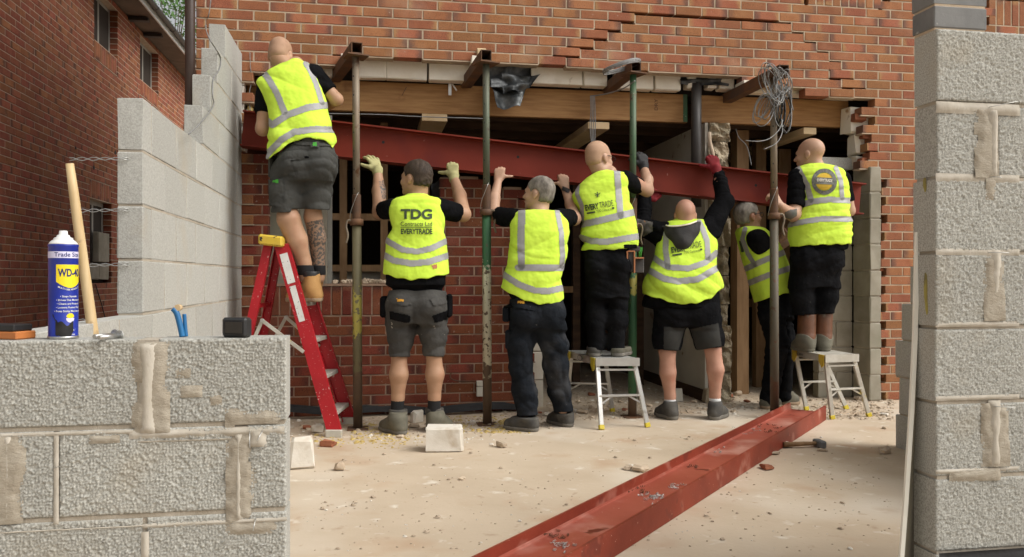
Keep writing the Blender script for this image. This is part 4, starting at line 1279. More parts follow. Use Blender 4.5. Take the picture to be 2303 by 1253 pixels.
prop_set(1096, 955, 1093, 1094, 124, 478, [], [MP_b, M_prop_ga], 'green steel prop with flaking cream paint on its lower tube', 'hollow steel needle on the cream and green prop', skew=R(-3), handle=1)
prop_set(1422, 938, 1424, 1431, 149, 508, [], [MP_c, M_prop_g], 'bright green steel prop behind the man with the tool pouch', 'hollow steel needle with a flat coil of cable looped over it', handle=1)
prop_set(1742, 941, 1740, 1764, 157, 486, [], [MP_d, M_prop_a], 'rusty brown steel prop with a silver collar and hanging cables', 'hollow steel needle with a tangled cable bundle hung on it', handle=1)
# ---- cable coils
cc = thing('cable_coil', 'flat coil of grey cable lying on a steel needle', 'cable', atZ(1398, 152, 5.95))
mbx = MB()
rr = np.random.default_rng(3)
c = atZ(1398, 150, 5.98)
for i in range(9):
    a0 = rr.uniform(0, 6); rx = .135 + rr.normal(0, .006); ry = .13
    dz = rr.uniform(-.012, .02)
    mbx.tube([c + RT * (rx * math.cos(t + a0)) + FW * (ry * math.sin(t + a0)) + Vector((0, 0, dz + .028 * math.cos(t + a0) + .012 * math.sin(t + a0 + 1))) for t in np.linspace(0, 6.28, 40)], .0048, 6)
mbx.tube(smooth_path([atZ(1428, 182, 5.9), atZ(1400, 200, 6.1), atZ(1360, 212, 6.4), atZ(1330, 216, 6.6)]), .005, 6)
mbx.build('loops', M_cable, cc)
cb = thing('cable_bundle', 'tangled bundle of grey and black cables hanging from a needle', 'cable', atZ(1750, 200, 5.95))
mbx = MB(); mbd = MB()
def hang(cx, cy, rx, ry, Z, tilt=0.0, r=.0032, dst=None, a0=0.0, a1=6.28):
    pts = []
    for t in np.linspace(a0, a1, 36):
        x = rx * math.cos(t); y = ry * math.sin(t)
        pts.append(atZ(cx + x * math.cos(tilt) - y * math.sin(tilt), cy + x * math.sin(tilt) + y * math.cos(tilt), Z + .05 * math.sin(t * 2 + cx)))
    (dst or mbx).tube(pts, r, 6)
for i in range(8): hang(1742 + rr.normal(0, 6), 190 + rr.normal(0, 4), 15 + rr.uniform(-4, 7), 42 + rr.uniform(-6, 8), 5.78 + rr.uniform(-.03, .05), -.3 + rr.normal(0, .1))
for i in range(7): hang(1758 + rr.normal(0, 4), 188 + rr.normal(0, 5), 14 + rr.uniform(-4, 6), 30 + rr.uniform(-6, 8), 5.80 + rr.uniform(-.03, .05), rr.normal(0, .2))
for i in range(6): hang(1722 + rr.normal(0, 5), 235 + rr.normal(0, 8), 10 + rr.uniform(-3, 4), 30 + rr.uniform(-6, 8), 5.85 + rr.uniform(-.03, .05), .5 + rr.normal(0, .12))
for i in range(7): hang(1764 + rr.normal(0, 5), 245 + rr.normal(0, 6), 13 + rr.uniform(-4, 5), 42 + rr.uniform(-8, 8), 5.9 + rr.uniform(-.03, .05), rr.normal(0, .12), dst=mbx if i % 2 else mbd)
for i in range(4): hang(1752 + rr.normal(0, 3), 250 + rr.normal(0, 6), 9, 34, 5.92, rr.normal(0, .1), .006, dst=mbd)
hang(1718, 247, 22, 38, 5.8, .25)
mbx.tube(smooth_path([atZ(1760, 270, 5.85), atZ(1752, 292, 5.8), atZ(1730, 312, 5.75), atZ(1704, 318, 5.7), atZ(1677, 316, 5.7)]), .0032, 6)
mbx.tube(smooth_path([atZ(1758, 268, 5.85), atZ(1759, 298, 5.8), atZ(1746, 322, 5.75), atZ(1718, 336, 5.72)]), .0032, 6)
mbx.tube(smooth_path([atZ(1778, 200, 5.85), atZ(1780, 230, 5.85), atZ(1784, 248, 5.82)]), .0032, 6)
mbx.build('grey_cables', M_cable, cb); mbd.build('black_cables', M_cable_dark, cb)

# ================================================================== red stepladder
def cw(X, Z, h): return CAM + RT * X + FW * Z + Vector((0, 0, h - CAM.z))
lad = thing('stepladder', 'red fibreglass stepladder with a yellow top cap and aluminium treads', 'ladder', cw(-1.4, 5.45, 0))
f1, f2 = atH(752, 983), atH(786, 953)
Z1, Z2 = (f1 - CAM).dot(FW), (f2 - CAM).dot(FW)
X1 = (f1 - CAM).dot(RT); X2 = (f2 - CAM).dot(RT)
t1 = cw(-1.515, 5.31, 1.25); t2 = cw(-1.515, 5.60, 1.25)
def channel(p0, p1, w, th, out, nm, m, par, fl=.03):
    """C channel rail: web facing out, flanges turned inwards"""
    p0 = Vector(p0); p1 = Vector(p1); a_ = (p1 - p0).normalized(); o_ = Vector(out); o_ = (o_ - a_ * o_.dot(a_)).normalized(); w_ = a_.cross(o_)
    cs = [(-w / 2, 0), (w / 2, 0), (w / 2, -fl), (w / 2 - th, -fl), (w / 2 - th, -th), (-w / 2 + th, -th), (-w / 2 + th, -fl), (-w / 2, -fl)]
    return MB().prism([p0 + w_ * x_ + o_ * y_ for x_, y_ in cs], p1 - p0).build(nm, m, par)
r1 = channel(f1 + Vector((0, 0, .03)), t1, .092, .005, -FW, 'front_rail', M_fibre, lad)
r2 = channel(f2 + Vector((0, 0, .03)), t2, .092, .005, FW, 'front_rail', M_fibre, lad)
for f_, s_ in ((f1, -1), (f2, 1)):
    MB().box(f_ + Vector((0, 0, .024)) - RT * .003, (.105, .036, .048), Matrix((RT, FW, Vector((0, 0, 1)))).transposed(), .004).build('foot', M_alu_dusty, lad)
bk1, bk2 = cw(-1.86, 5.24, 0), cw(-1.86, 5.70, 0)
tb1, tb2 = cw(-1.605, 5.32, 1.255), cw(-1.605, 5.59, 1.255)
channel(bk1, tb1, .055, .005, -FW, 'rear_leg', M_fibre, lad); channel(bk2, tb2, .055, .005, FW, 'rear_leg', M_fibre, lad)
for h in (.25, .55, .85):
    u = h / 1.255
    MB().beam(bk1.lerp(tb1, u) + FW * .006, bk2.lerp(tb2, u) - FW * .006, .02, .03).build('rear_brace', M_fibre, lad)
cap = MB().box(cw(-1.572, 5.455, 1.285), (.158, .40, .07), Matrix((RT, FW, Vector((0, 0, 1)))).transposed(), .012)
cap.v = [tuple(Vector(v) + Vector((0, 0, -.018 * max(0, (Vector(v) - CAM).dot(RT) + 1.572) / .08))) for v in cap.v]
cap.build('top_cap', M_yellow_cap, lad)
for h in (.14, .38, .62, .86, 1.08):
    u = (h - .03) / 1.22
    a = f1.lerp(t1, u); b = f2.lerp(t2, u); a.z = b.z = h
    MB().beam(a + FW * .006 - RT * .01, b - FW * .006 - RT * .01, .088, .028, up=(0, 0, 1), ch=.004).build('tread', M_alu_dusty, lad)
# labels on the near rail
axr = (t1 - f1).normalized(); ow = -FW; ow = (ow - axr * ow.dot(axr)).normalized(); wr_ = axr.cross(ow)
for u0, u1, hw in ((.80, .955, .026), (.60, .785, .020)):
    a = f1.lerp(t1, u0) + ow * .0015; b = f1.lerp(t1, u1) + ow * .0015
    MB().prism([a - wr_ * hw, a + wr_ * hw, b + wr_ * hw, b - wr_ * hw], ow * .001).build('label', M_label, r1)
# spreaders
for dz_, zz in ((0, 5.235), (1, 5.66)):
    p_r = cw(-1.765, zz, .42); p_h = cw(-1.615 if not dz_ else -1.58, zz, .76); p_f = cw(-1.345, zz, .555)
    MB().beam(p_r, p_h, .022, .006, up=FW).build('spreader', M_alu_dusty, lad)
    MB().beam(p_h - FW * .007, p_f - FW * .007, .022, .006, up=FW).build('spreader', M_alu_dusty, lad)
    MB().cyl(p_h - FW * .013, p_h + FW * .008, .012, n=10).build('rivet', M_zinc, lad)

# ================================================================== aluminium work platforms
def platform(A, B, C, feet, label, dusty, logo):
    A, B, C = Vector(A), Vector(B), Vector(C); D = B + (C - A)
    h = A.z
    m = M_alu_dusty if dusty else M_alu
    t = thing('work_platform', label, 'platform', ((A + D) / 2).xy.to_3d(), group='aluminium work platforms')
    ex = (B - A).normalized(); ey = (C - A); L = ey.length; ey.normalize(); W = (B - A).length
    up_ = Vector((0, 0, 1))
    tp = MB()
    n = 9
    for i in range(n):                       # grooved deck
        a = A + ex * (W * (i + .08) / n); b = A + ex * (W * (i + .92) / n)
        tp.prism([a - up_ * .004, b - up_ * .004, b, a], ey * L)
    tp.prism([A + ex * .004 - up_ * .05, B - ex * .004 - up_ * .05, B - ex * .004 - up_ * .006, A + ex * .004 - up_ * .006], ey * L)
    deck = tp.build('deck', m, t)
    for P in (A, C):
        s_ = -1 if P is A else 1
        MB().prism([P - up_ * .052 - ex * .004, P + ex * (W + .004) - up_ * .052, P + ex * (W + .004) + up_ * .003, P - ex * .004 + up_ * .003], ey * (s_ * .012)).build('end_cap', m, t)
    ft = [Vector(feet[0]), Vector(feet[1])]
    off = [ft[0] - A, ft[1] - B]
    c_ = [A, B, C, D]
    fo = [ft[0], ft[1], None, None]
    for k, P in ((2, C), (3, D)):
        o = off[k - 2]; q = P + ex * o.dot(ex) - ey * o.dot(ey); q.z = 0; fo[k] = q
    ins = [ex * .018, -ex * .018, ex * .018, -ex * .018]
    lg = []
    for k in range(4):
        top = c_[k] + ins[k] - up_ * .05 + ey * (.02 if k < 2 else -.02)
        b = fo[k].copy(); b.z = 0
        MB().beam(b + (top - b) * .07, top, .030, .022, up=ey, ch=.002).build('leg', m, t)
        MB().beam(b + Vector((0, 0, .001)), b + (top - b) * .075, .036, .030, up=ey, ch=.003).build('foot', M_yellow_clean, t)
        lg.append((b, top))
    for (i, j) in ((0, 1), (2, 3)):
        for u in (.52, .93):
            MB().beam(lg[i][0].lerp(lg[i][1], u), lg[j][0].lerp(lg[j][1], u), .030, .012, up=up_).build('rung', m, t)
        q = lg[i][0].lerp(lg[i][1], .52); q2 = lg[j][0].lerp(lg[j][1], .52)
        for a, b, pp in ((q.lerp(q2, .33), lg[i][0].lerp(lg[i][1], .38), 0), (q.lerp(q2, .67), lg[j][0].lerp(lg[j][1], .38), 1)):
            MB().beam(a, b, .012, .004, up=ey).build('brace', m, t)
    for P in (A, C):                         # yellow hinge plates on the long side
        s_ = 1 if P is A else -1
        q = P - ex * .006 + ey * (.005 * s_)
        MB().prism([q + up_ * .0, q - up_ * .075 + ey * (.0 * s_), q - up_ * .095 + ey * (.03 * s_), q - up_ * .05 + ey * (.075 * s_), q + ey * (.075 * s_)], -ex * .005).build('hinge_plate', M_yellow_clean if not dusty else M_yellow_cap, t)
    # maker's mark on the side rail
    mid = A + ey * (L * .52) - ex * .0045 - up_ * .026
    if logo == 'oval':
        for rx, ry, mm, dd in ((.052, .020, M_blackp, .001), (.044, .0155, m, .0018)):
            MB().prism([mid - ex * dd + ey * (rx * math.cos(a)) + up_ * (ry * math.sin(a)) for a in np.linspace(0, 6.283, 25)[:-1]], ex * (-.0006)).build('maker_mark', mm, deck)
    else:
        V, F = text_mesh('YOUNGMAN', .028, .02)
        mid = A + ey * (L * .80) - ex * .0045 - up_ * .028
        put('maker_text', mesh_from('maker_text', [mid - ex * .003 - ey * v[0] + up_ * v[1] for v in V], F, M_blackp), deck)
    return t
HP = .475
platform(atH(1340, 806, HP), atH(1436, 806, HP), atH(1277, 789, HP), (atH(1353, 967), atH(1457, 961)), 'clean silver work platform under the man with the tool pouch', False, 'oval')
platform(atH(1856, 799, HP), atH(1929, 797, HP), atH(1783, 785.5, HP), (atH(1872, 943), atH(1955, 937)), 'dusty silver work platform under the man in rigger boots', True, 'text')

# ================================================================== things on the low wall
ZT = ZJ[4]
M_can_blue = mat('can_blue', (0.012, 0.030, 0.30), (0.010, 0.024, 0.25), 30, 0.32, spec=.5, spots=[((0.25, 0.3, 0.5), 190, 0.74, 0.77)])
M_can_yellow = mat('can_yellow', (0.75, 0.60, 0.02), None, rough=.4)
M_can_white = mat('can_white', (0.75, 0.75, 0.74), (0.68, 0.68, 0.66), 9, .4)
M_can_navy = mat('can_navy', (0.012, 0.02, 0.13), None, rough=.4)
M_can_lilac = mat('can_lilac', (0.62, 0.60, 0.78), None, rough=.4)
M_can_black = mat('black_smudge', (0.006, 0.006, 0.006), (0.02, 0.02, 0.02), 40, .5)
cp = atZ(142.5, CY, 2.06); RC = .0352
can = thing('aerosol_can', 'tall blue and yellow aerosol can with a white nozzle on the block wall', 'aerosol can', (cp.x, cp.y, ZT))
C0 = Vector((cp.x, cp.y, ZT + .001))
MB().lathe(C0, [(.033, 0), (RC, .003), (RC, .006), (RC - .0012, .008), (RC - .0012, .232), (RC, .234), (RC, .237), (RC - .002, .239)], 40).build('can_body', M_can_blue, can)
MB().lathe(C0, [(RC - .001, .2385), (RC - .003, .242), (.027, .248), (.0225, .2505), (.0225, .2535), (.0195, .256), (.016, .257), (.0145, .262), (.0105, .2635), (.0098, .272), (.009, .2735)], 28).build('nozzle', M_can_white, can)
MB().lathe(C0, [(RC + .0006, .0), (RC + .0008, .004), (RC, .0065)], 40).build('base_rim', M_zinc, can)
cang = math.atan2(CAM.y - cp.y, CAM.x - cp.x)           # angle of the side towards the camera
def wrap(V, F, m, a0, z, r, nm):
    P = []
    for v in V:
        a = cang + a0 + v[0] / r * 1.0
        P.append((C0.x + r * math.cos(a), C0.y + r * math.sin(a), C0.z + z + v[1]))
    return put(nm, mesh_from(nm, P, F, m), can)
def patch(poly_fn, w, h0, h1, nx=16, nz=8):
    V = []; F = []
    for i in range(nx + 1):
        x = -w / 2 + w * i / nx; lo, hi = poly_fn(x, h0, h1)
        for j in range(nz + 1): V.append((x, lo + (hi - lo) * j / nz, 0))
    for i in range(nx):
        for j in range(nz): a = i * (nz + 1) + j; F.append((a, a + nz + 1, a + nz + 2, a + 1))
    return V, F
rl = RC - .0012
A0 = .46                                                # label faces a little to the right
V, F = patch(lambda x, a, b: (a, b), .218, 0, .0165, 60, 2); wrap(V, F, M_can_lilac, 0, .2035, rl + .0004, 'label_band')
V, F = text_mesh('Trade Size', .0155, .012); wrap(V, F, M_can_navy, A0 - .12, .2118, rl + .0008, 'label_text')
V, F = patch(lambda x, a, b: (a + .016 * (abs(x) / .0325) ** 1.6, b), .065, .128, .187); wrap(V, F, M_can_yellow, A0, 0, rl + .0004, 'yellow_shield')
V, F = text_mesh('WD-40', .027, .030, .66); wrap(V, F, M_can_navy, A0, .1655, rl + .0008, 'label_text')
V, F = text_mesh('MULTI-USE PRODUCT', .0058, .012)
V = [(v[0], v[1] + .010 * (abs(v[0]) / .0325) ** 1.6, 0) for v in V]; wrap(V, F, M_can_white, A0, .1235, rl + .0008, 'label_text')
for i, s in enumerate(('• Stops Squeaks', '• Drives Out Moisture', '• Cleans and Protects', '• Loosens Rusted Parts', '• Frees Sticky Mechanisms')):
    V, F = text_mesh(s, .0066, .014); wrap(V, F, M_can_white, A0 - .06, .107 - i * .0093, rl + .0008, 'label_text')
V, F = patch(lambda x, a, b: (a + .006 * (1 - (1 - min(1, abs(x) / .0102) ** 2) ** .5), b - .0102 * (1 - (1 - min(1, abs(x) / .0102) ** 2) ** .5)), .0202, .052, .0645); wrap(V, F, M_can_yellow, A0 + .02, 0, rl + .0006, 'label_print')
V, F = patch(lambda x, a, b: (a + .0102 * (1 - (1 - min(1, abs(x) / .0102) ** 2) ** .5), b), .0202, .041, .0525); wrap(V, F, M_can_lilac, A0 + .02, 0, rl + .0004, 'label_print')
V, F = patch(lambda x, a, b: (a + .012 * (abs(x) / .022) ** 3 + .003 * math.sin(x * 400), b - .006 * math.sin(x * 90 + 1) - .004 * math.sin(x * 260)), .042, .004, .043, 24, 6); wrap(V, F, M_can_black, A0 - .38, 0, rl + .001, 'black_smudge')
V, F = patch(lambda x, a, b: (.044 - x * 1.6, .049 - x * 1.6 + .002 * math.sin(x * 700)), .018, 0, 0, 14, 2); wrap(V, F, M_can_black, A0 - .95, 0, rl + .001, 'black_smudge')
for z, w_ in ((.022, 'nt'), (.011, 'free')):
    V, F = text_mesh(w_, .007, .012); wrap(V, F, M_can_white, A0 + .22, z, rl + .0008, 'label_text')

# wooden handle leaning on the low wall corner
hp0, hp1 = cw(-1.335, 2.80, .01), cw(-1.503, 2.75, 1.42)
hd = thing('pickaxe_shaft', 'pale wooden tool handle leaning upright in the corner of the block walls', 'shaft', hp0)
pts = [hp0.lerp(hp1, t) for t in np.linspace(0, 1, 15)]
MB().tube(pts, 0, 14, [.0215 - .0065 * t + (.0 if t < .98 else -.002) for t in np.linspace(0, 1, 15)]).build('wood', M_handle, hd)
# coach bolts
for i, (a, b, lab) in enumerate((((212, 764, 2.03), (258, 748, 2.10), 'shiny coach bolt lying behind another on the block wall'), ((222, 767, 2.00), (268, 752, 2.06), 'shiny coach bolt lying in front of another on the block wall'))):
    p, q = atZ(*a), atZ(*b); p.z = q.z = ZT + .0075
    t = thing('coach_bolt', lab, 'bolt', p, group='coach bolts on the block wall')
    MB().cyl(p, q, .0055, n=12).build('shank', M_zinc, t)
    d = (q - p).normalized()
    MB().cyl(q, q + d * .003, .0135, n=18).cyl(q + d * .003, q + d * .008, .0125, .006, n=18).build('head', M_zinc, t)
# blue tool
bt = atZ(400, 760, 2.11); bt.z = ZT
tl = thing('hand_tool', 'small blue folded hand tool standing on the block wall', 'tool', bt)
u_ = Vector((0, 0, 1))
MB().tube(smooth_path([bt + RT * .012 + u_ * .001, bt + RT * .006 + u_ * .03, bt - RT * .003 + u_ * .062, bt - RT * .012 + u_ * .074]), .0075, 10, None).build('handle', M_bluep, tl)
MB().tube(smooth_path([bt + RT * .017 + u_ * .001 + FW * .012, bt + RT * .014 + u_ * .03 + FW * .012, bt + RT * .012 + u_ * .06 + FW * .012]), .0052, 8).build('handle', M_bluep, tl)
MB().cyl(bt + RT * .0 + u_ * .077 - FW * .004, bt + RT * .0 + u_ * .077 + FW * .012, .0085, n=14).build('pivot', M_wood_pale, tl)
# small camera
gp = atZ(533, 760, 2.10); gp.z = ZT
t = thing('action_camera', 'small black action camera standing at the end of the block wall', 'camera', gp)
Mg = Matrix((RT, FW, Vector((0, 0, 1)))).transposed() @ Matrix.Rotation(R(-14), 3, 'Z')
MB().box(gp + u_ * .0265, (.072, .032, .051), Mg, .006).build('body', M_blackp, t)
MB().box(gp + u_ * .0268 - FW * .0163 + RT * -.003, (.052, .003, .034), Mg, .002).build('screen', M_screen, t)
# case at the frame edge
cs = atZ(28, 768, 2.06); cs.z = ZT
t = thing('tool_case', 'flat orange plastic case with a black lid on the block wall', 'case', cs)
MB().box(cs - RT * .03 + u_ * .0105, (.16, .062, .02), Mg, .003).build('base', M_orange, t)
MB().box(cs - RT * .035 + u_ * .0295, (.155, .058, .0175), Mg, .003).build('lid', M_blackp, t)

# ================================================================== loose things on the ground
hm = atH(1800, 1000)
t = thing('lump_hammer', 'old lump hammer with a wooden handle lying beside the floor beam', 'hammer', hm)
h0, h1 = atH(1762, 1000, .022), atH(1836, 997, .025)
MB().tube([h0, h0.lerp(h1, .3), h0.lerp(h1, .8), h1], .0, 10, [.016, .0145, .012, .011]).build('handle', M_stud, t)
hd_ = (h1 - h0).normalized(); hs = Vector((-hd_.y, hd_.x, 0))
MB().beam(h1 + hd_ * .02 - u_ * .002 - hs * .05, h1 + hd_ * .02 - u_ * .002 + hs * .05, .044, .044, ch=.007).build('head', M_rust if False else M_eng, t)
def chunk(px, py, w, h, d, label, m, name='rubble', seed=1, cat='rubble', yaw=0.2, ch=.012, j=.008, taper=0.0, group=None):
    b = atH(px, py)
    t = thing(name, label, cat, b, group=group)
    rr_ = random.Random(seed)
    q = MB().box((0, 0, h / 2), (w, d, h), None, ch)
    Mz = Matrix.Rotation(yaw - YAW, 3, 'Z')
    vs = []
    for v in q.v:
        v = Vector(v); s = 1 - taper * (v.z / h)
        v = Vector((v.x * s + rr_.uniform(-j, j) + taper * w * .2 * (v.z / h), v.y * s + rr_.uniform(-j, j), max(.001, v.z + rr_.uniform(-j, j))))
        vs.append(Mz @ v + b + Vector((0, 0, 0)))
    put('lump', mesh_from('lump', vs, q.f, m), t)
    return t
chunk(999, 1012, .225, .150, .14, 'squared white block lying behind the brown prop on the ground', M_whitebit, 'loose_block', 4, 'block', .05, .012, .009)
chunk(676, 1050, .15, .165, .12, 'pale broken block standing against the end of the low wall', M_whitebit, 'loose_block', 9, 'block', .3, .012, .01, .28)
chunk(738, 1004, .085, .035, .06, 'broken red brick piece near the foot of the stepladder', M_brickbit, 'brick_piece', 3, 'brick', -.2, .008, .007)
chunk(764, 1058, .05, .045, .045, 'small brown stone on the open concrete', M_stonebit, 'stone', 5, 'stone', .6, .010, .006)
chunk(714, 973, .075, .055, .05, 'white plaster lump beside the ladder foot', M_whitebit, 'rubble', 6, 'rubble', .4, .012, .008)
chunk(938, 950, .075, .085, .06, 'pale broken block between the boots of the man in shorts', M_whitebit, 'rubble', 7, 'rubble', .7, .010, .009)
chunk(932, 962, .07, .03, .05, 'brown stone by the boots of the man in shorts', M_stonebit, 'rubble', 17, 'rubble', .1, .008, .007)
chunk(1519, 903, .11, .11, .06, 'grey slab fragment leaning by the plastered partition', M_plaster, 'rubble', 8, 'rubble', .2, .008, .008, .2)
chunk(1595, 905, .12, .12, .10, 'broken stone at the foot of the ragged partition end', M_rubble_face, 'rubble', 10, 'rubble', .2, .012, .012, .15)
bits = [(1040, 1079), (1412, 1056), (1421, 1052), (1440, 1060), (1724, 1055), (1740, 1022), (1990, 1020), (1770, 1005), (1850, 1015), (690, 965), (900, 985), (1128, 1006), (1230, 935), (1300, 905), (1330, 890), (1345, 905), (1310, 930), (1370, 915), (1395, 905),
        (1405, 925), (1440, 900), (1330, 920), (1290, 925), (1460, 915), (1680, 905), (1660, 890), (1700, 920), (1760, 925), (1830, 915), (1895, 905), (1930, 900), (1965, 912), (1990, 935), (1990, 965), (1640, 895), (1560, 905), (1450, 880), (1380, 880), (1270, 915), (1215, 930)]
def stone_kind(i):
    return (('small brown stone scattered on the dusty ground', M_stonebit, 'small brown stones on the ground'), ('small white plaster lump scattered on the dusty ground', M_whitebit, 'small white lumps on the ground'),
            ('small red brick chip scattered on the dusty ground', M_brickbit, 'small red brick chips on the ground'))[(0, 0, 1, 0, 2)[i % 5]]
for i, (px, py) in enumerate(bits):
    s = random.uniform(.02, .055)
    chunk(px, py, s * 1.4, s * random.uniform(.4, .8), s, *stone_kind(i)[:2], 'stone', 100 + i, 'stone', random.uniform(0, 3), s * .2, s * .16, group=stone_kind(i)[2])
# crumbs and insulation fluff nobody could count
def crumbs(name, label, spots, n, smin, smax, m, seed, cat):
    rr_ = np.random.default_rng(seed)
    V = []; F = []
    base = np.array([(math.cos(a), math.sin(a), -.3) for a in (0, 1.26, 2.51, 3.77, 5.03)] + [(.55 * math.cos(a), .55 * math.sin(a), .45) for a in (.6, 1.9, 3.1, 4.4, 5.7)])
    for (x0, x1, y0, y1), k in zip(spots, n):
        for _ in range(k):
            p = atH(rr_.uniform(x0, x1), rr_.uniform(y0, y1))
            s = rr_.uniform(smin, smax) * (1 if rr_.random() < .85 else 2.2)
            a = rr_.uniform(0, 6.28); ca, sa = math.cos(a), math.sin(a)
            q = base * rr_.uniform(.65, 1.3, (10, 3)) * s * (.5 if y1 > 1100 else 1)
            q = np.stack([q[:, 0] * ca - q[:, 1] * sa, q[:, 0] * sa + q[:, 1] * ca, np.maximum(q[:, 2] * .6 + s * .2, 0.0005)], 1) + np.array([p.x, p.y, 0])
            b = len(V); V += q.tolist()
            F += [(b + i, b + (i + 1) % 5, b + 5 + (i + 1) % 5, b + 5 + i) for i in range(5)] + [(b + 5, b + 6, b + 7, b + 8, b + 9)]
    o = put(name, mesh_from(name, np.array(V), F, m))
    tag(o, label, cat, kind='stuff')
crumbs('stone_debris', 'fine stone chips and dust scattered over the ground', [(1230, 1480, 868, 945), (1480, 1660, 870, 930), (1640, 1860, 850, 925), (1850, 2010, 895, 945), (650, 1110, 940, 985), (1100, 1240, 925, 965), (700, 2000, 980, 1240), (1290, 1460, 845, 880)], [700, 350, 420, 420, 260, 200, 420, 200], .004, .014, M_stonebit, 21, 'debris')
crumbs('plaster_debris', 'white plaster crumbs scattered over the ground', [(1230, 1480, 868, 945), (1480, 2000, 880, 945), (650, 1110, 945, 1000), (680, 2000, 980, 1240)], [140, 160, 120, 160], .003, .011, M_whitebit, 22, 'debris')
crumbs('insulation_crumbs', 'yellow insulation crumbs along the foot of the brick wall', [(790, 920, 950, 1000), (1010, 1200, 935, 975), (700, 1000, 975, 1010), (1090, 1150, 940, 975)], [260, 320, 120, 160], .004, .011, M_insul, 23, 'debris')

V, F = text_mesh('DRY', .05, .01)
c = atY(1476, 236, YH - .001)
put('timber_stamp', mesh_from('timber_stamp', [(c.x - v[1] * .8, YH - .0015, c.z + v[0]) for v in V], F, M_print_dark := mat('stamp_ink', (0.10, 0.05, 0.03), None)), house)
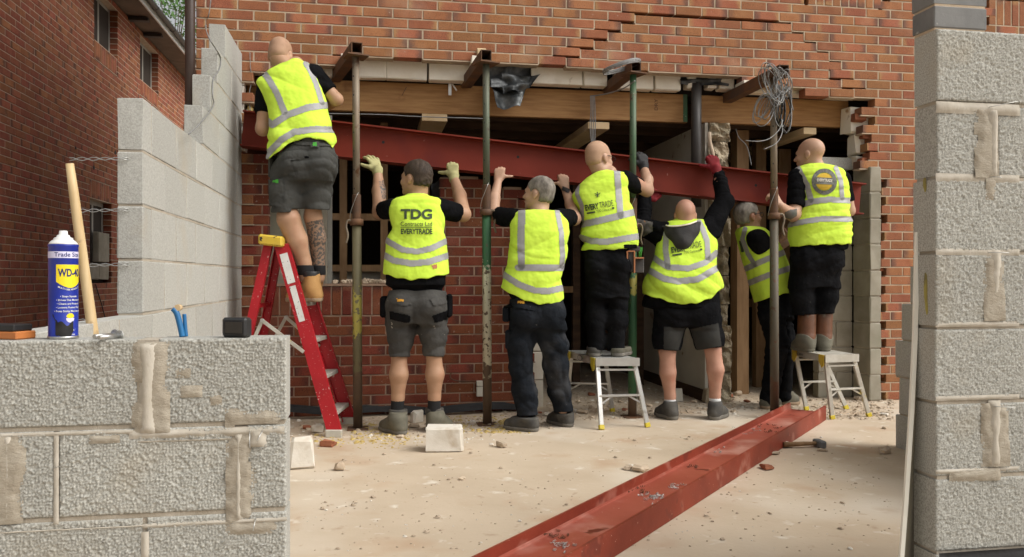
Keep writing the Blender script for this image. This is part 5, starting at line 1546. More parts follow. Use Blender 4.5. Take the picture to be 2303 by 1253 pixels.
# ================================================================== signed distance modelling for people
class Field:
    def __init__(s, lo, hi, h):
        s.h = h; s.lo = np.array(lo, dtype=np.float32)
        n = np.ceil((np.array(hi) - np.array(lo)) / h).astype(int) + 1
        s.n = n
        s.ax = [(s.lo[i] + h * np.arange(n[i])).astype(np.float32) for i in range(3)]
        s.V = np.full(tuple(n), .12, dtype=np.float32)
    def sub(s, lo, hi, m):
        sl = []
        for i in range(3):
            a = int(max(0, math.floor((lo[i] - m - s.lo[i]) / s.h))); b = int(min(s.n[i], math.ceil((hi[i] + m - s.lo[i]) / s.h) + 1))
            sl.append(slice(a, max(a, b)))
        return tuple(sl), s.ax[0][sl[0]][:, None, None], s.ax[1][sl[1]][None, :, None], s.ax[2][sl[2]][None, None, :]
    def put(s, sl, d, k):
        a = s.V[sl]
        if a.size == 0: return
        if k > 0:
            h = np.maximum(k - np.abs(a - d), 0) / k
            s.V[sl] = np.minimum(a, d) - h * h * k * .25
        else: s.V[sl] = np.minimum(a, d)
    def cone(s, a, b, ra, rb, k=.02):
        a = np.asarray(a, float); b = np.asarray(b, float); r = max(ra, rb)
        sl, X, Y, Z = s.sub(np.minimum(a, b) - r, np.maximum(a, b) + r, .03)
        ab = b - a; L2 = float(ab @ ab) + 1e-12
        px, py, pz = X - a[0], Y - a[1], Z - a[2]
        t = np.clip((px * ab[0] + py * ab[1] + pz * ab[2]) / L2, 0, 1)
        d = np.sqrt((px - t * ab[0]) ** 2 + (py - t * ab[1]) ** 2 + (pz - t * ab[2]) ** 2) - (ra + (rb - ra) * t)
        s.put(sl, d.astype(np.float32), k)
    def ell(s, c, r, Rm=None, k=.02, sub=False):
        c = np.asarray(c, float); r = np.asarray(r, float); m = r.max()
        sl, X, Y, Z = s.sub(c - m, c + m, .03)
        px, py, pz = X - c[0], Y - c[1], Z - c[2]
        if Rm is None: qx, qy, qz = px, py, pz
        else:
            qx = px * Rm[0][0] + py * Rm[0][1] + pz * Rm[0][2]
            qy = px * Rm[1][0] + py * Rm[1][1] + pz * Rm[1][2]
            qz = px * Rm[2][0] + py * Rm[2][1] + pz * Rm[2][2]
        k0 = np.sqrt((qx / r[0]) ** 2 + (qy / r[1]) ** 2 + (qz / r[2]) ** 2)
        k1 = np.sqrt((qx / r[0] ** 2) ** 2 + (qy / r[1] ** 2) ** 2 + (qz / r[2] ** 2) ** 2) + 1e-9
        d = (k0 * (k0 - 1) / k1).astype(np.float32)
        if sub: s.V[sl] = np.maximum(s.V[sl], -d)
        else: s.put(sl, d, k)
    def loftd(s, st, grow, n=2.4):
        """st rows: z, cx, cy, a, b"""
        st = np.array(sorted(st), dtype=float)
        lo = np.array([(st[:, 1] - st[:, 3]).min(), (st[:, 2] - st[:, 4]).min(), st[0, 0]]) - abs(grow)
        hi = np.array([(st[:, 1] + st[:, 3]).max(), (st[:, 2] + st[:, 4]).max(), st[-1, 0]]) + abs(grow)
        sl, X, Y, Z = s.sub(lo, hi, .03)
        z = np.clip(s.ax[2][sl[2]], st[0, 0], st[-1, 0])
        g = [np.interp(z, st[:, 0], st[:, i])[None, None, :] for i in range(1, 5)]
        a = np.maximum(g[2] + grow, .01); b = np.maximum(g[3] + grow, .01)
        q = (np.abs((X - g[0]) / a) ** n + np.abs((Y - g[1]) / b) ** n) ** (1 / n)
        d = (q - 1) * np.minimum(a, b)
        d = np.maximum(d, np.maximum(Z - st[-1, 0] - grow, st[0, 0] - Z))
        return sl, d.astype(np.float32)
    def loft(s, st, grow=0.0, k=.02, n=2.4):
        sl, d = s.loftd(st, grow, n); s.put(sl, d, k)
    def carve(s, st, grow, zmax):
        sl, d = s.loftd(st, grow)
        Z = s.ax[2][sl[2]][None, None, :]
        d = np.where(Z < zmax, d, .1)
        s.V[sl] = np.maximum(s.V[sl], -d)
    def wrinkle(s, amp, seed, f=(14, 14, 22), zr=None, soft=.38):
        rr = np.random.default_rng(seed)
        X, Y, Z = s.ax[0][:, None, None], s.ax[1][None, :, None], s.ax[2][None, None, :]
        N = 0
        for i in range(5):
            k = rr.normal(0, 1, 3) * np.array(f); p = rr.uniform(0, 6.28)
            k2 = rr.normal(0, 1, 3) * np.array(f) * .45; p2 = rr.uniform(0, 6.28)
            N = N + np.sin(k[0] * X + k[1] * Y + k[2] * Z + p + 1.6 * np.sin(k2[0] * X + k2[1] * Y + k2[2] * Z + p2)) * (1, .9, .8, .7, .6)[i]
        N = N / 2.2 * soft
        if amp > .0025:
            for i in range(4):                  # narrow creases
                k = rr.normal(0, 1, 3) * np.array(f) * (1.1 + .5 * i); p = rr.uniform(0, 6.28)
                k2 = rr.normal(0, 1, 3) * np.array(f) * .6; p2 = rr.uniform(0, 6.28)
                q = rr.normal(0, 1, 3) * np.array(f) * .35; p3 = rr.uniform(0, 6.28)
                msk = np.clip(np.sin(q[0] * X + q[1] * Y + q[2] * Z + p3) * 1.4, 0, 1)
                N = N + (1 - 2.2 * np.abs(np.sin(.5 * (k[0] * X + k[1] * Y + k[2] * Z) + p + 1.2 * np.sin(k2[0] * X + k2[1] * Y + k2[2] * Z + p2))) ** .8) * msk * .7
        if zr is not None:
            w = np.interp(s.ax[2], zr[0], zr[1]).astype(np.float32)[None, None, :]; N = N * w
        s.V += (amp * N).astype(np.float32)
    def cutfn(s, fn):                       # fn(X,Y,Z) > 0 is removed
        s.V = np.maximum(s.V, fn(s.ax[0][:, None, None], s.ax[1][None, :, None], s.ax[2][None, None, :]).astype(np.float32))
    def mesh(s):
        V = s.V; V[0] = V[-1] = .1; V[:, 0] = V[:, -1] = .1; V[:, :, 0] = V[:, :, -1] = .1
        ins = V < 0
        n = np.array(V.shape)
        c = np.zeros(tuple(n - 1), dtype=np.int8)
        for i in (0, 1):
            for j in (0, 1):
                for k in (0, 1): c += ins[i:n[0] - 1 + i, j:n[1] - 1 + j, k:n[2] - 1 + k]
        act = (c > 0) & (c < 8)
        idx = np.full(act.shape, -1, dtype=np.int64)
        cells = np.argwhere(act)
        idx[act] = np.arange(len(cells))
        P = np.zeros((len(cells), 3)); W = np.zeros(len(cells))
        cor = [(i, j, k) for i in (0, 1) for j in (0, 1) for k in (0, 1)]
        val = {q: V[cells[:, 0] + q[0], cells[:, 1] + q[1], cells[:, 2] + q[2]] for q in cor}
        for a in cor:
            for ax in range(3):
                if a[ax]: continue
                b = list(a); b[ax] = 1; b = tuple(b)
                va, vb = val[a], val[b]
                m = (va < 0) != (vb < 0)
                t = np.where(m, va / np.where(m, va - vb, 1), 0)
                q = np.array(a, float)[None, :] + np.zeros((len(cells), 3)); q[:, ax] += t
                P[m] += q[m]; W[m] += 1
        P = (cells + P / W[:, None]) * s.h + s.lo
        F = []
        for ax in range(3):
            u, v = [(1, 2), (2, 0), (0, 1)][ax]
            sa = [slice(None)] * 3; sb = [slice(None)] * 3
            sa[ax] = slice(0, n[ax] - 1); sb[ax] = slice(1, n[ax])
            A, B = ins[tuple(sa)], ins[tuple(sb)]
            e = np.argwhere(A != B)
            e = e[(e[:, u] > 0) & (e[:, v] > 0) & (e[:, u] < n[u] - 1) & (e[:, v] < n[v] - 1)]
            du = np.zeros(3, int); du[u] = 1; dv = np.zeros(3, int); dv[v] = 1
            q = [idx[tuple((e - x).T)] for x in (du + dv, dv, 0 * du, du)]
            f = np.stack(q, 1)
            fl = ~A[tuple(e.T)]
            f[fl] = f[fl][:, ::-1]
            F.append(f)
        return P, np.concatenate(F)

M_hivis = mat('hivis_yellow', (0.60, 0.82, 0.080), (0.55, 0.77, 0.065), 5, 0.85, bump=0.6, bscale=13, spec=.2, bdist=.022, bdetail=1.6)
M_reflect = mat('reflective_tape', (0.33, 0.325, 0.32), (0.27, 0.265, 0.26), 16, 0.5, bump=0.2, bscale=80, spec=.5)
M_print = mat('dark_print', (0.045, 0.065, 0.03), None, rough=.8)
M_black = mat('black_cotton', (0.0055, 0.0055, 0.006), (0.009, 0.009, 0.010), 8, 0.92, bump=0.6, bscale=17, spec=.03, bdist=.02, bdetail=1.8)
M_navy = mat('dark_work_trouser', (0.0115, 0.0135, 0.017), (0.021, 0.0235, 0.028), 6, 0.9, bump=0.6, bscale=17, spec=.03, bdist=.02, bdetail=1.8, spots=[((0.16, 0.155, 0.145), 45, 0.735, 0.75), ((0.05, 0.05, 0.052), 3, .55, .7)])
M_blackt = mat('black_work_trouser', (0.006, 0.0062, 0.007), (0.011, 0.011, 0.012), 6, 0.9, bump=0.6, bscale=17, spec=.03, bdist=.02, bdetail=1.8, spots=[((0.10, 0.10, 0.095), 55, 0.74, 0.755)])
M_shortg = mat('grey_shorts', (0.062, 0.062, 0.057), (0.045, 0.045, 0.041), 6, 0.9, bump=0.6, bscale=17, spec=.2, bdist=.02, bdetail=1.8)
M_shortp = mat('paint_splashed_shorts', (0.066, 0.063, 0.058), (0.044, 0.042, 0.039), 7, 0.9, bump=0.6, bscale=17, spec=.2, bdist=.02, bdetail=1.8, spots=[((0.36, 0.34, 0.29), 26, 0.70, 0.735)])
M_shortb = mat('black_shorts_panel', (0.028, 0.028, 0.026), (0.040, 0.039, 0.035), 6, 0.9, bump=0.3, bscale=60, spec=.2)
M_sock = mat('black_sock', (0.012, 0.012, 0.013), None, rough=.95, bump=.0)
M_boot_tan = mat('tan_nubuck', (0.42, 0.235, 0.085), (0.34, 0.18, 0.06), 12, 0.85, bump=.2, bscale=90)
M_boot_grey = mat('dusty_boot', (0.14, 0.13, 0.095), (0.095, 0.088, 0.065), 14, 0.8, bump=.4, bscale=70)
M_boot_black = mat('dusty_black_boot', (0.045, 0.043, 0.040), (0.085, 0.078, 0.066), 14, 0.8, bump=.4, bscale=70)
M_boot_brown = mat('brown_rigger_boot', (0.135, 0.052, 0.022), (0.085, 0.036, 0.017), 12, 0.5, bump=.4, bscale=50, spots=[((0.12, 0.105, 0.08), 9, .62, .72)])
M_sole_tan = mat('gum_sole', (0.30, 0.22, 0.14), (0.24, 0.17, 0.11), 12, 0.85)
M_sole = mat('grey_sole', (0.12, 0.11, 0.095), (0.17, 0.155, 0.13), 20, 0.9)
M_glove_pale = mat('pale_glove', (0.45, 0.42, 0.20), (0.37, 0.34, 0.16), 20, 0.8, bump=.2, bscale=90)
M_glove_black = mat('black_glove', (0.014, 0.014, 0.015), (0.03, 0.03, 0.03), 20, 0.7)
M_glove_red = mat('red_glove', (0.25, 0.014, 0.020), (0.19, 0.010, 0.016), 20, 0.75, bump=.2, bscale=90)
M_hood = mat('charcoal_hood', (0.030, 0.029, 0.029), (0.048, 0.046, 0.045), 9, 0.95, bump=.5, bscale=70)
M_camo = mat('grey_camo_patch', (0.17, 0.155, 0.145), (0.06, 0.055, 0.05), 22, 0.9, spots=[((0.50, 0.20, 0.03), 30, .68, .72)])
M_pouch = mat('grey_pouch', (0.05, 0.048, 0.045), (0.08, 0.075, 0.07), 12, .9)
M_trim = mat('orange_trim', (0.42, 0.17, 0.075), None, rough=.8)
M_badge = mat('badge_yellow', (0.62, 0.40, 0.03), (0.50, 0.33, 0.03), 20, .8)
M_badge_grey = mat('badge_grey', (0.10, 0.10, 0.09), (0.19, 0.19, 0.16), 60, .8)
M_green_tag = mat('green_tag', (0.05, 0.30, 0.03), None, rough=.7)
M_orange_tag = mat('orange_tag', (0.50, 0.24, 0.02), None, rough=.7)
M_eye = mat('dark_eye', (0.05, 0.035, 0.03), None, rough=.3)
M_specs = mat('spectacle_frame', (0.012, 0.011, 0.011), None, rough=.35)
def skin_mat(name, a, b, red=(0.42, 0.17, 0.10)):
    m = mat(name, a, b, 9, 0.52, bump=.18, bscale=120, spec=.35, spots=[(red, 6, .58, .85)])
    return m
S_light = skin_mat('skin_fair', (0.48, 0.30, 0.205), (0.42, 0.25, 0.165))
S_tan = skin_mat('skin_tanned', (0.43, 0.255, 0.16), (0.37, 0.21, 0.125), (0.36, 0.17, 0.10))
S_pink = skin_mat('skin_ruddy', (0.50, 0.275, 0.195), (0.44, 0.225, 0.155), (0.46, 0.17, 0.11))
S_dim = skin_mat('skin_olive', (0.36, 0.20, 0.13), (0.30, 0.16, 0.10))
M_tattoo = mat('tattoo_ink', (0.26, 0.165, 0.11), (0.085, 0.075, 0.068), 62, .55, lo=.46, hi=.54, detail=1.5)
M_tattoo_solid = mat('tattoo_band', (0.075, 0.075, 0.07), (0.12, 0.10, 0.085), 18, .55)
M_hair_dark = mat('dark_brown_hair', (0.055, 0.036, 0.022), (0.028, 0.018, 0.012), 40, .75, bump=.7, bscale=170, stretch=(1, 1, .5))
M_hair_grey = mat('grey_hair', (0.27, 0.24, 0.20), (0.085, 0.072, 0.058), 30, .8, bump=.7, bscale=150, stretch=(1, 1, .5), lo=.3, hi=.7)
M_stub_dark = mat('shaved_stubble', (0.385, 0.235, 0.15), (0.335, 0.20, 0.125), 30, .75, bump=.2, bscale=260)
M_stub_fair = mat('fair_stubble', (0.445, 0.28, 0.18), (0.40, 0.245, 0.155), 30, .75, bump=.2, bscale=260)

def face_extract(P, F, sel, off, th=.0):
    """copy of the chosen faces pushed out along the vertex normals"""
    N = np.zeros_like(P)
    a, b, c, d = P[F[:, 0]], P[F[:, 1]], P[F[:, 2]], P[F[:, 3]]
    fn = np.cross(c - a, d - b)
    for i in range(4): np.add.at(N, F[:, i], fn)
    N /= np.linalg.norm(N, axis=1)[:, None] + 1e-9
    f = F[sel]; u, inv = np.unique(f.ravel(), return_inverse=True)
    if len(u) == 0: return None
    return P[u] + N[u] * off, inv.reshape(f.shape)
def face_normals(P, F):
    fn = np.cross(P[F[:, 2]] - P[F[:, 0]], P[F[:, 3]] - P[F[:, 1]])
    return fn / (np.linalg.norm(fn, axis=1)[:, None] + 1e-12)
def to_px(P): return np.stack([CX + P[:, 0] / P[:, 1] * FPX, CY + (CAM.z - P[:, 2]) / P[:, 1] * FPX], 1)
def seg_dist(q, poly):
    best = np.full(len(q), 1e9)
    for (x0, y0), (x1, y1) in zip(poly[:-1], poly[1:]):
        dx, dy = x1 - x0, y1 - y0
        t = np.clip(((q[:, 0] - x0) * dx + (q[:, 1] - y0) * dy) / (dx * dx + dy * dy + 1e-9), 0, 1)
        best = np.minimum(best, np.hypot(q[:, 0] - x0 - t * dx, q[:, 1] - y0 - t * dy))
    return best
def in_poly(q, poly):
    x, y = q[:, 0], q[:, 1]; r = np.zeros(len(q), bool); n = len(poly)
    for i in range(n):
        x0, y0 = poly[i]; x1, y1 = poly[(i + 1) % n]
        c = ((y0 > y) != (y1 > y)) & (x < (x1 - x0) * (y - y0) / (y1 - y0 + 1e-9) + x0)
        r ^= c
    return r
def rel(P, F, it=2):
    """light smoothing of the net"""
    for _ in range(it):
        S = np.zeros_like(P); W = np.zeros(len(P))
        for i in range(4):
            a, b = F[:, i], F[:, (i + 1) % 4]
            np.add.at(S, a, P[b]); np.add.at(W, a, 1); np.add.at(S, b, P[a]); np.add.at(W, b, 1)
        P = P * .45 + .55 * S / np.maximum(W, 1)[:, None]
    return P

class Man:
    def __init__(s, label, Z0, skin, foot_px):
        s.Z0 = Z0; s.skin = skin
        b = atZ(foot_px[0], CY, Z0); b.z = foot_px[1]
        s.t = thing('person', label, 'person', b, group='workmen lifting the beam')
        s.prims = []; s.src = {}
    def P(s, px, py, dd=0.0): return cframe(px, py, s.Z0 + dd)
    def r(s, q): return q * s.Z0 / FPX
    def stations(s, rows, depth=.13, dd=0.0):
        out = []
        for row in rows:
            py, xl, xr = row[:3]
            d = row[3] if len(row) > 3 else dd; b = row[4] if len(row) > 4 else depth
            a_, c_ = s.P(xl, py, d), s.P(xr, py, d)
            out.append((a_[2], (a_[0] + c_[0]) / 2, s.Z0 + d, (c_[0] - a_[0]) / 2, b))
        return out
    def build(s, name, m, fn, lo, hi, h=.006, smooth=1, parent=None, key=None):
        f = Field(np.array(lo) - .03, np.array(hi) + .03, h)
        fn(f)
        P, F = f.mesh()
        if len(F) == 0: print('EMPTY', name); return None
        P = rel(P, F, smooth)
        o = put(name, mesh_from(name, c2w(P), F, m, True), parent or s.t)
        if key: s.src[key] = (P, F, o)
        return o
    def bounds(s, pts, m=.12):
        p = np.array(pts); return p.min(0) - m, p.max(0) + m
    # ---------------------------------------------------------------- vest
    def vest(s, rows, hem, bands, depth=.135, dd=0.0, seed=1, amp=.006, mat_=None, trim=False, zr=None, f=(9, 9, 20)):
        st = s.stations(rows, depth, dd); s.vst = st
        A = np.array(st)
        lo = [(A[:, 1] - A[:, 3]).min(), (A[:, 2] - A[:, 4]).min(), A[:, 0].min()]; hi = [(A[:, 1] + A[:, 3]).max(), (A[:, 2] + A[:, 4]).max(), A[:, 0].max()]
        hx = np.array([q[0] for q in hem], float); hy = np.array([q[1] for q in hem], float)
        def fn(F_):
            F_.loft(st, 0, 0)
            F_.wrinkle(amp, seed, f, zr)
            zh = max(CAM.z - (hy.min() - CY) / FPX * s.Z0, 0)
            F_.carve(st, -.020, zh + .10)
            def cut(X, Y, Z):
                px = CX + X / Y * FPX
                zz = CAM.z - (np.interp(px, hx, hy) - CY) / FPX * Y
                return zz + .004 * np.sin(X * 60) - Z
            F_.cutfn(cut)
        o = s.build('hivis_vest', mat_ or M_hivis, fn, lo, hi, .0055, 1, key='vest')
        P, Fq, _ = s.src['vest']
        ctr = P[Fq].mean(1); q = to_px(ctr)
        nrm = face_normals(P, Fq)
        for i, (poly, w) in enumerate(bands):
            sel = seg_dist(q, poly) < w / 2
            g = face_extract(P, Fq, sel, .0025)
            if g is not None: put('reflective_band', mesh_from('reflective_band', c2w(g[0]), g[1], M_reflect, True), o)
        return o
    def patch(s, key, poly, off, m, name, parent=None, back=True):
        P, Fq, o = s.src[key]
        q = to_px(P[Fq].mean(1)); nrm = face_normals(P, Fq)
        sel = in_poly(q, poly)
        if back: sel &= nrm[:, 1] < .25
        g = face_extract(P, Fq, sel, off)
        if g is None: print('no patch', name); return
        return put(name, mesh_from(name, c2w(g[0]), g[1], m, True), parent or o)
    def text(s, key, txt, px, py, wpx, hpx, m, bold=0.0, rot=0.0, name='print', off=.0055, V=None, F=None):
        Pm, Fm, o = s.src[key]
        if V is None: V, F = text_mesh(txt, 1.0, bold)
        V = np.array(V, float)
        w = V[:, 0].max() - V[:, 0].min(); h = V[:, 1].max() - V[:, 1].min()
        V[:, 0] = (V[:, 0] - (V[:, 0].max() + V[:, 0].min()) / 2) / w * wpx; V[:, 1] = (V[:, 1] - (V[:, 1].max() + V[:, 1].min()) / 2) / h * hpx
        c_, s_ = math.cos(rot), math.sin(rot)
        bv = BVHTree.FromPolygons([tuple(p) for p in Pm], [tuple(int(i) for i in f) for f in Fm]) if key + '_bvh' not in s.src else s.src[key + '_bvh']
        s.src[key + '_bvh'] = bv
        out = []; miss = 0
        for v in V:
            x, y = v[0] * c_ - v[1] * s_, v[0] * s_ + v[1] * c_
            p = cframe(px + x, py - y, s.Z0)
            hit = bv.ray_cast(Vector((p[0] * .72, p[1] * .72, CAM.z + (p[2] - CAM.z) * .72)), Vector((p[0], p[1], p[2] - CAM.z)).normalized())
            if hit[0] is None: out.append((p[0], p[1] - .1, p[2])); miss += 1
            else: out.append(tuple(hit[0] - Vector((p[0], p[1], p[2] - CAM.z)).normalized() * off))
        return put(name, mesh_from(name, c2w(np.array(out)), F, m), o)
    # ---------------------------------------------------------------- shirt, arms
    def shirt(s, rows_extra, sleeves, m, grow=-.022, seed=3, amp=.004, name='t_shirt'):
        st = list(s.vst) + s.stations(rows_extra, .125)
        pts = [(q[1], q[2], q[0]) for q in st] + [p for sl in sleeves for p in (sl[0], sl[1])]
        lo, hi = s.bounds(pts, .30)
        def fn(F_):
            F_.loft(st, grow, 0)
            for sl in sleeves: F_.cone(sl[0], sl[1], sl[2], sl[3], .035)
            F_.wrinkle(amp, seed, (18, 18, 26))
            for sl in sleeves:
                if len(sl) > 4 and sl[4]:
                    a, b = np.array(sl[0]), np.array(sl[1]); d = (b - a) / np.linalg.norm(b - a)
                    rr_ = max(sl[2], sl[3]) + .02
                    def cut(X, Y, Z, b=b, d=d, rr_=rr_):
                        t = (X - b[0]) * d[0] + (Y - b[1]) * d[1] + (Z - b[2]) * d[2]
                        l = np.sqrt((X - b[0] - t * d[0]) ** 2 + (Y - b[1] - t * d[1]) ** 2 + (Z - b[2] - t * d[2]) ** 2)
                        return np.where((l < rr_ * 1.6) & (t < .12), t, -.1)
                    F_.cutfn(cut)
        return s.build(name, m, fn, lo, hi, .0065, 1, key='shirt')
    def limb(s, pts, radii, k=.02):
        for (a, b), (ra, rb) in zip(zip(pts[:-1], pts[1:]), zip(radii[:-1], radii[1:])): s.prims.append(('cone', a, b, ra, rb, k))
    def hand(s, w, d, n, side, curl=(70, 60, 40), sc=1.0, thumb=None, tcurl=(0.9, .5), spread=0.0, dst=None, grow=0.0):
        """palm, four unequal fingers with knuckle bends, thumb from the side of the palm"""
        d = np.array(d, float); d /= np.linalg.norm(d); n = np.array(n, float); n -= d * (n @ d); n /= np.linalg.norm(n)
        l = np.cross(d, n) * side
        out = []
        w = np.array(w, float)
        lat = np.array([.031, .0105, -.010, -.029]) * sc
        ln = np.array([.92, 1.0, .95, .76]) * sc
        kn = np.array([.088, .092, .088, .080]) * sc
        for i in range(4):
            K = w + d * kn[i] + l * lat[i]
            out.append((w + d * .012 * sc + l * lat[i] * .55, K, .0165 * sc + grow, .0125 * sc + grow, .012))
            p = K; th = 0; dr = d + l * spread * (1.5 - i) * .35
            dr /= np.linalg.norm(dr)
            ax_ = np.cross(dr, n)
            for j, (L, c) in enumerate(zip((.044, .027, .021), curl)):
                th += math.radians(c)
                v = dr * math.cos(th) - n * math.sin(th)
                q = p + v * L * ln[i]
                out.append((p, q, (.0108, .0098, .0090)[j] * sc + grow, (.0098, .0090, .0078)[j] * sc + grow, .004))
                p = q
        b0 = w + d * .022 * sc + l * .022 * sc - n * .006 * sc
        tv = np.array(thumb, float) if thumb is not None else (l * .75 + d * .55 - n * .35)
        tv /= np.linalg.norm(tv)
        b1 = b0 + (l * .6 + d * .6) / np.linalg.norm(l * .6 + d * .6) * .036 * sc
        b2 = b1 + tv * .034 * sc; b3 = b2 + (tv * .9 + d * .2) / np.linalg.norm(tv * .9 + d * .2) * .027 * sc
        out += [(b0, b1, .0165 * sc + grow, .0135 * sc + grow, .010), (b1, b2, .0125 * sc + grow, .0112 * sc + grow, .005), (b2, b3, .0112 * sc + grow, .0092 * sc + grow, .004)]
        return out
    def glove(s, cones, cuff, m, cuffm=None):
        pts = np.array([c for q in cones for c in (q[0], q[1])])
        def fn(F_):
            for q in cones: F_.cone(*q)
            if cuff: F_.cone(cuff[0], cuff[1], cuff[2], cuff[3], .01)
        return s.build('glove', m, fn, *s.bounds(list(pts) + ([cuff[0], cuff[1]] if cuff else []), .06), h=.0042)
    # ---------------------------------------------------------------- head
    def head(s, px, py_top, yaw, neck, pitch=0.0, sc=1.0, dd=0.0, roll=0.0, neck_r=(.056, .064)):
        ps, pi, ro = math.radians(yaw), math.radians(pitch), math.radians(roll)
        hy = np.array([math.sin(ps) * math.cos(pi), math.cos(ps) * math.cos(pi), -math.sin(pi)])
        hx = np.array([math.cos(ps), -math.sin(ps), 0.0])
        hz = np.cross(hx, hy)
        hx, hz = hx * math.cos(ro) - hz * math.sin(ro), hz * math.cos(ro) + hx * math.sin(ro)
        Rm = np.array([hx, hy, hz])
        c = s.P(px, py_top, dd) - np.array([0, 0, .115 * sc])
        s.hc, s.hR, s.hs = c, Rm, sc
        def L(x, y, z): return c + (hx * x + hy * y + hz * z) * sc
        s.hL = L
        A = s.prims.append
        def E(x, y, z, r, k=.03): A(('ell', L(x, y, z), np.array(r) * sc, Rm, k))
        def C(a, b, ra, rb, k=.012): A(('cone', L(*a), L(*b), ra * sc, rb * sc, k))
        E(0, -.012, .028, (.0765, .097, .088)); E(0, .03, -.018, (.0645, .066, .086)); E(0, .034, -.066, (.055, .056, .050), .02)
        C((-.045, .01, -.06), (-.02, .07, -.098), .022, .018, .02); C((.045, .01, -.06), (.02, .07, -.098), .022, .018, .02)
        E(0, .078, -.098, (.022, .018, .018), .02)
        C((0, .092, .0), (0, .116, -.034), .0085, .0125); C((-.011, .103, -.041), (.011, .103, -.041), .0085, .0085)
        C((-.033, .086, .012), (.033, .086, .012), .012, .012, .014); C((-.018, .094, -.067), (.018, .094, -.067), .0085, .0085, .008)
        for sd in (-1, 1):
            E(sd * .078, -.006, -.012, (.010, .021, .028), .004); E(sd * .079, .0, -.036, (.008, .012, .014), .006)
            E(sd * .04, .066, -.035, (.026, .026, .022), .02)
            A(('sub', L(sd * .032, .103, -.004), np.array((.017, .012, .011)) * sc, Rm))
        A(('cone', L(0, -.022, -.045), np.array(neck), neck_r[0], neck_r[1] - .006, .02))
    def hair(s, m, t=.006, line=(-.060, 1.15, -.01), noise=.002, seed=5, thin=None):
        c, Rm, sc = s.hc, s.hR, s.hs
        L = s.hL
        def fn(F_):
            F_.ell(L(0, -.012, .028), (np.array((.0765, .097, .088)) + t) * sc, Rm, 0)
            F_.ell(L(0, .03, -.012), (np.array((.0645, .060, .086)) + t) * sc, Rm, .02)
            F_.ell(L(0, -.03, -.03), (np.array((.066, .068, .05)) + t * .6) * sc, Rm, .03)
            if noise: F_.wrinkle(noise, seed, (70, 70, 60))
            def cut(X, Y, Z):
                px, py, pz = X - c[0], Y - c[1], Z - c[2]
                lx = (px * Rm[0][0] + py * Rm[0][1] + pz * Rm[0][2]) / sc; ly = (px * Rm[1][0] + py * Rm[1][1] + pz * Rm[1][2]) / sc; lz = (px * Rm[2][0] + py * Rm[2][1] + pz * Rm[2][2]) / sc
                ear = .034 - np.sqrt(((ly + .004) / 1.0) ** 2 + ((lz + .022) / 1.25) ** 2) - (np.abs(lx) < .05) * .1
                h = line[0] + line[1] * np.maximum(0, ly - line[2]) + (.004 * np.sin(lx * 160) + .003 * np.sin(ly * 190)) * (t > .004)
                return np.maximum(h - lz, ear)
            F_.cutfn(cut)
        lo, hi = c - .15, c + .15
        return s.build('hair', m, fn, lo, hi, .0045, 1)
    def brows_eyes(s, m):
        L = s.hL
        for sd in (-1, 1):
            def fe(F_, sd=sd): F_.ell(L(sd * .032, .090, -.004), np.array((.013, .0095, .0075)) * s.hs, s.hR, 0)
            s.build('eye', M_eye, fe, *s.bounds([L(sd * .032, .09, -.004)], .03), h=.0035, smooth=0)
            def fb(F_, sd=sd): F_.cone(L(sd * .018, .0985, .0135), L(sd * .046, .088, .013), .0042, .0032, 0)
            s.build('eyebrow', m, fb, *s.bounds([L(sd * .03, .09, .013)], .04), h=.0035, smooth=0)
    def glasses(s):
        L = s.hL; V3 = lambda p: Vector(c2w(np.array([p]))[0])
        g = MB()
        for sd in (-1, 1):
            g.tube([V3(L(sd * .082, -.012, .0)), V3(L(sd * .081, .02, .006)), V3(L(sd * .068, .096, .006))], .0026, 6)
            ring = [V3(L(sd * .036 + .027 * math.cos(a), .108 - .10 * (.036 + sd * .027 * math.cos(a)) ** 1 * .35, -.006 + .019 * math.sin(a))) for a in np.linspace(0, 6.283, 17)]
            g.tube(ring, .0022, 5)
        g.tube([V3(L(-.01, .108, .002)), V3(L(0, .112, .004)), V3(L(.01, .108, .002))], .0022, 5)
        g.build('spectacles', M_specs, s.t)
    def body(s, h=.0065):
        pts = []
        for p in s.prims: pts += [p[1], p[2]] if p[0] == 'cone' else [p[1]]
        lo, hi = s.bounds(pts, .11)
        def fn(F_):
            for p in s.prims:
                if p[0] == 'cone': F_.cone(*p[1:])
                elif p[0] == 'ell': F_.ell(*p[1:])
                elif p[0] == 'loft': F_.loft(*p[1:])
            for p in s.prims:
                if p[0] == 'sub': F_.ell(p[1], p[2], p[3], sub=True)
        return s.build('body', s.skin, fn, lo, hi, h, 1, key='body')
    def core(s, rows_extra=()):
        """torso under the clothes so that the body is one continuous surface"""
        st = list(s.vst)
        A = sorted(st, key=lambda q: q[0])
        cs = [np.array([q[1], q[2], q[0]]) for q in A]
        rs = [max(.045, min(q[3], q[4]) - .065) for q in A]
        for i in range(len(cs) - 1):
            s.prims.append(('cone', cs[i], cs[i + 1], rs[i], rs[i + 1] if i < len(cs) - 2 else .03, .03))
        return cs[0]
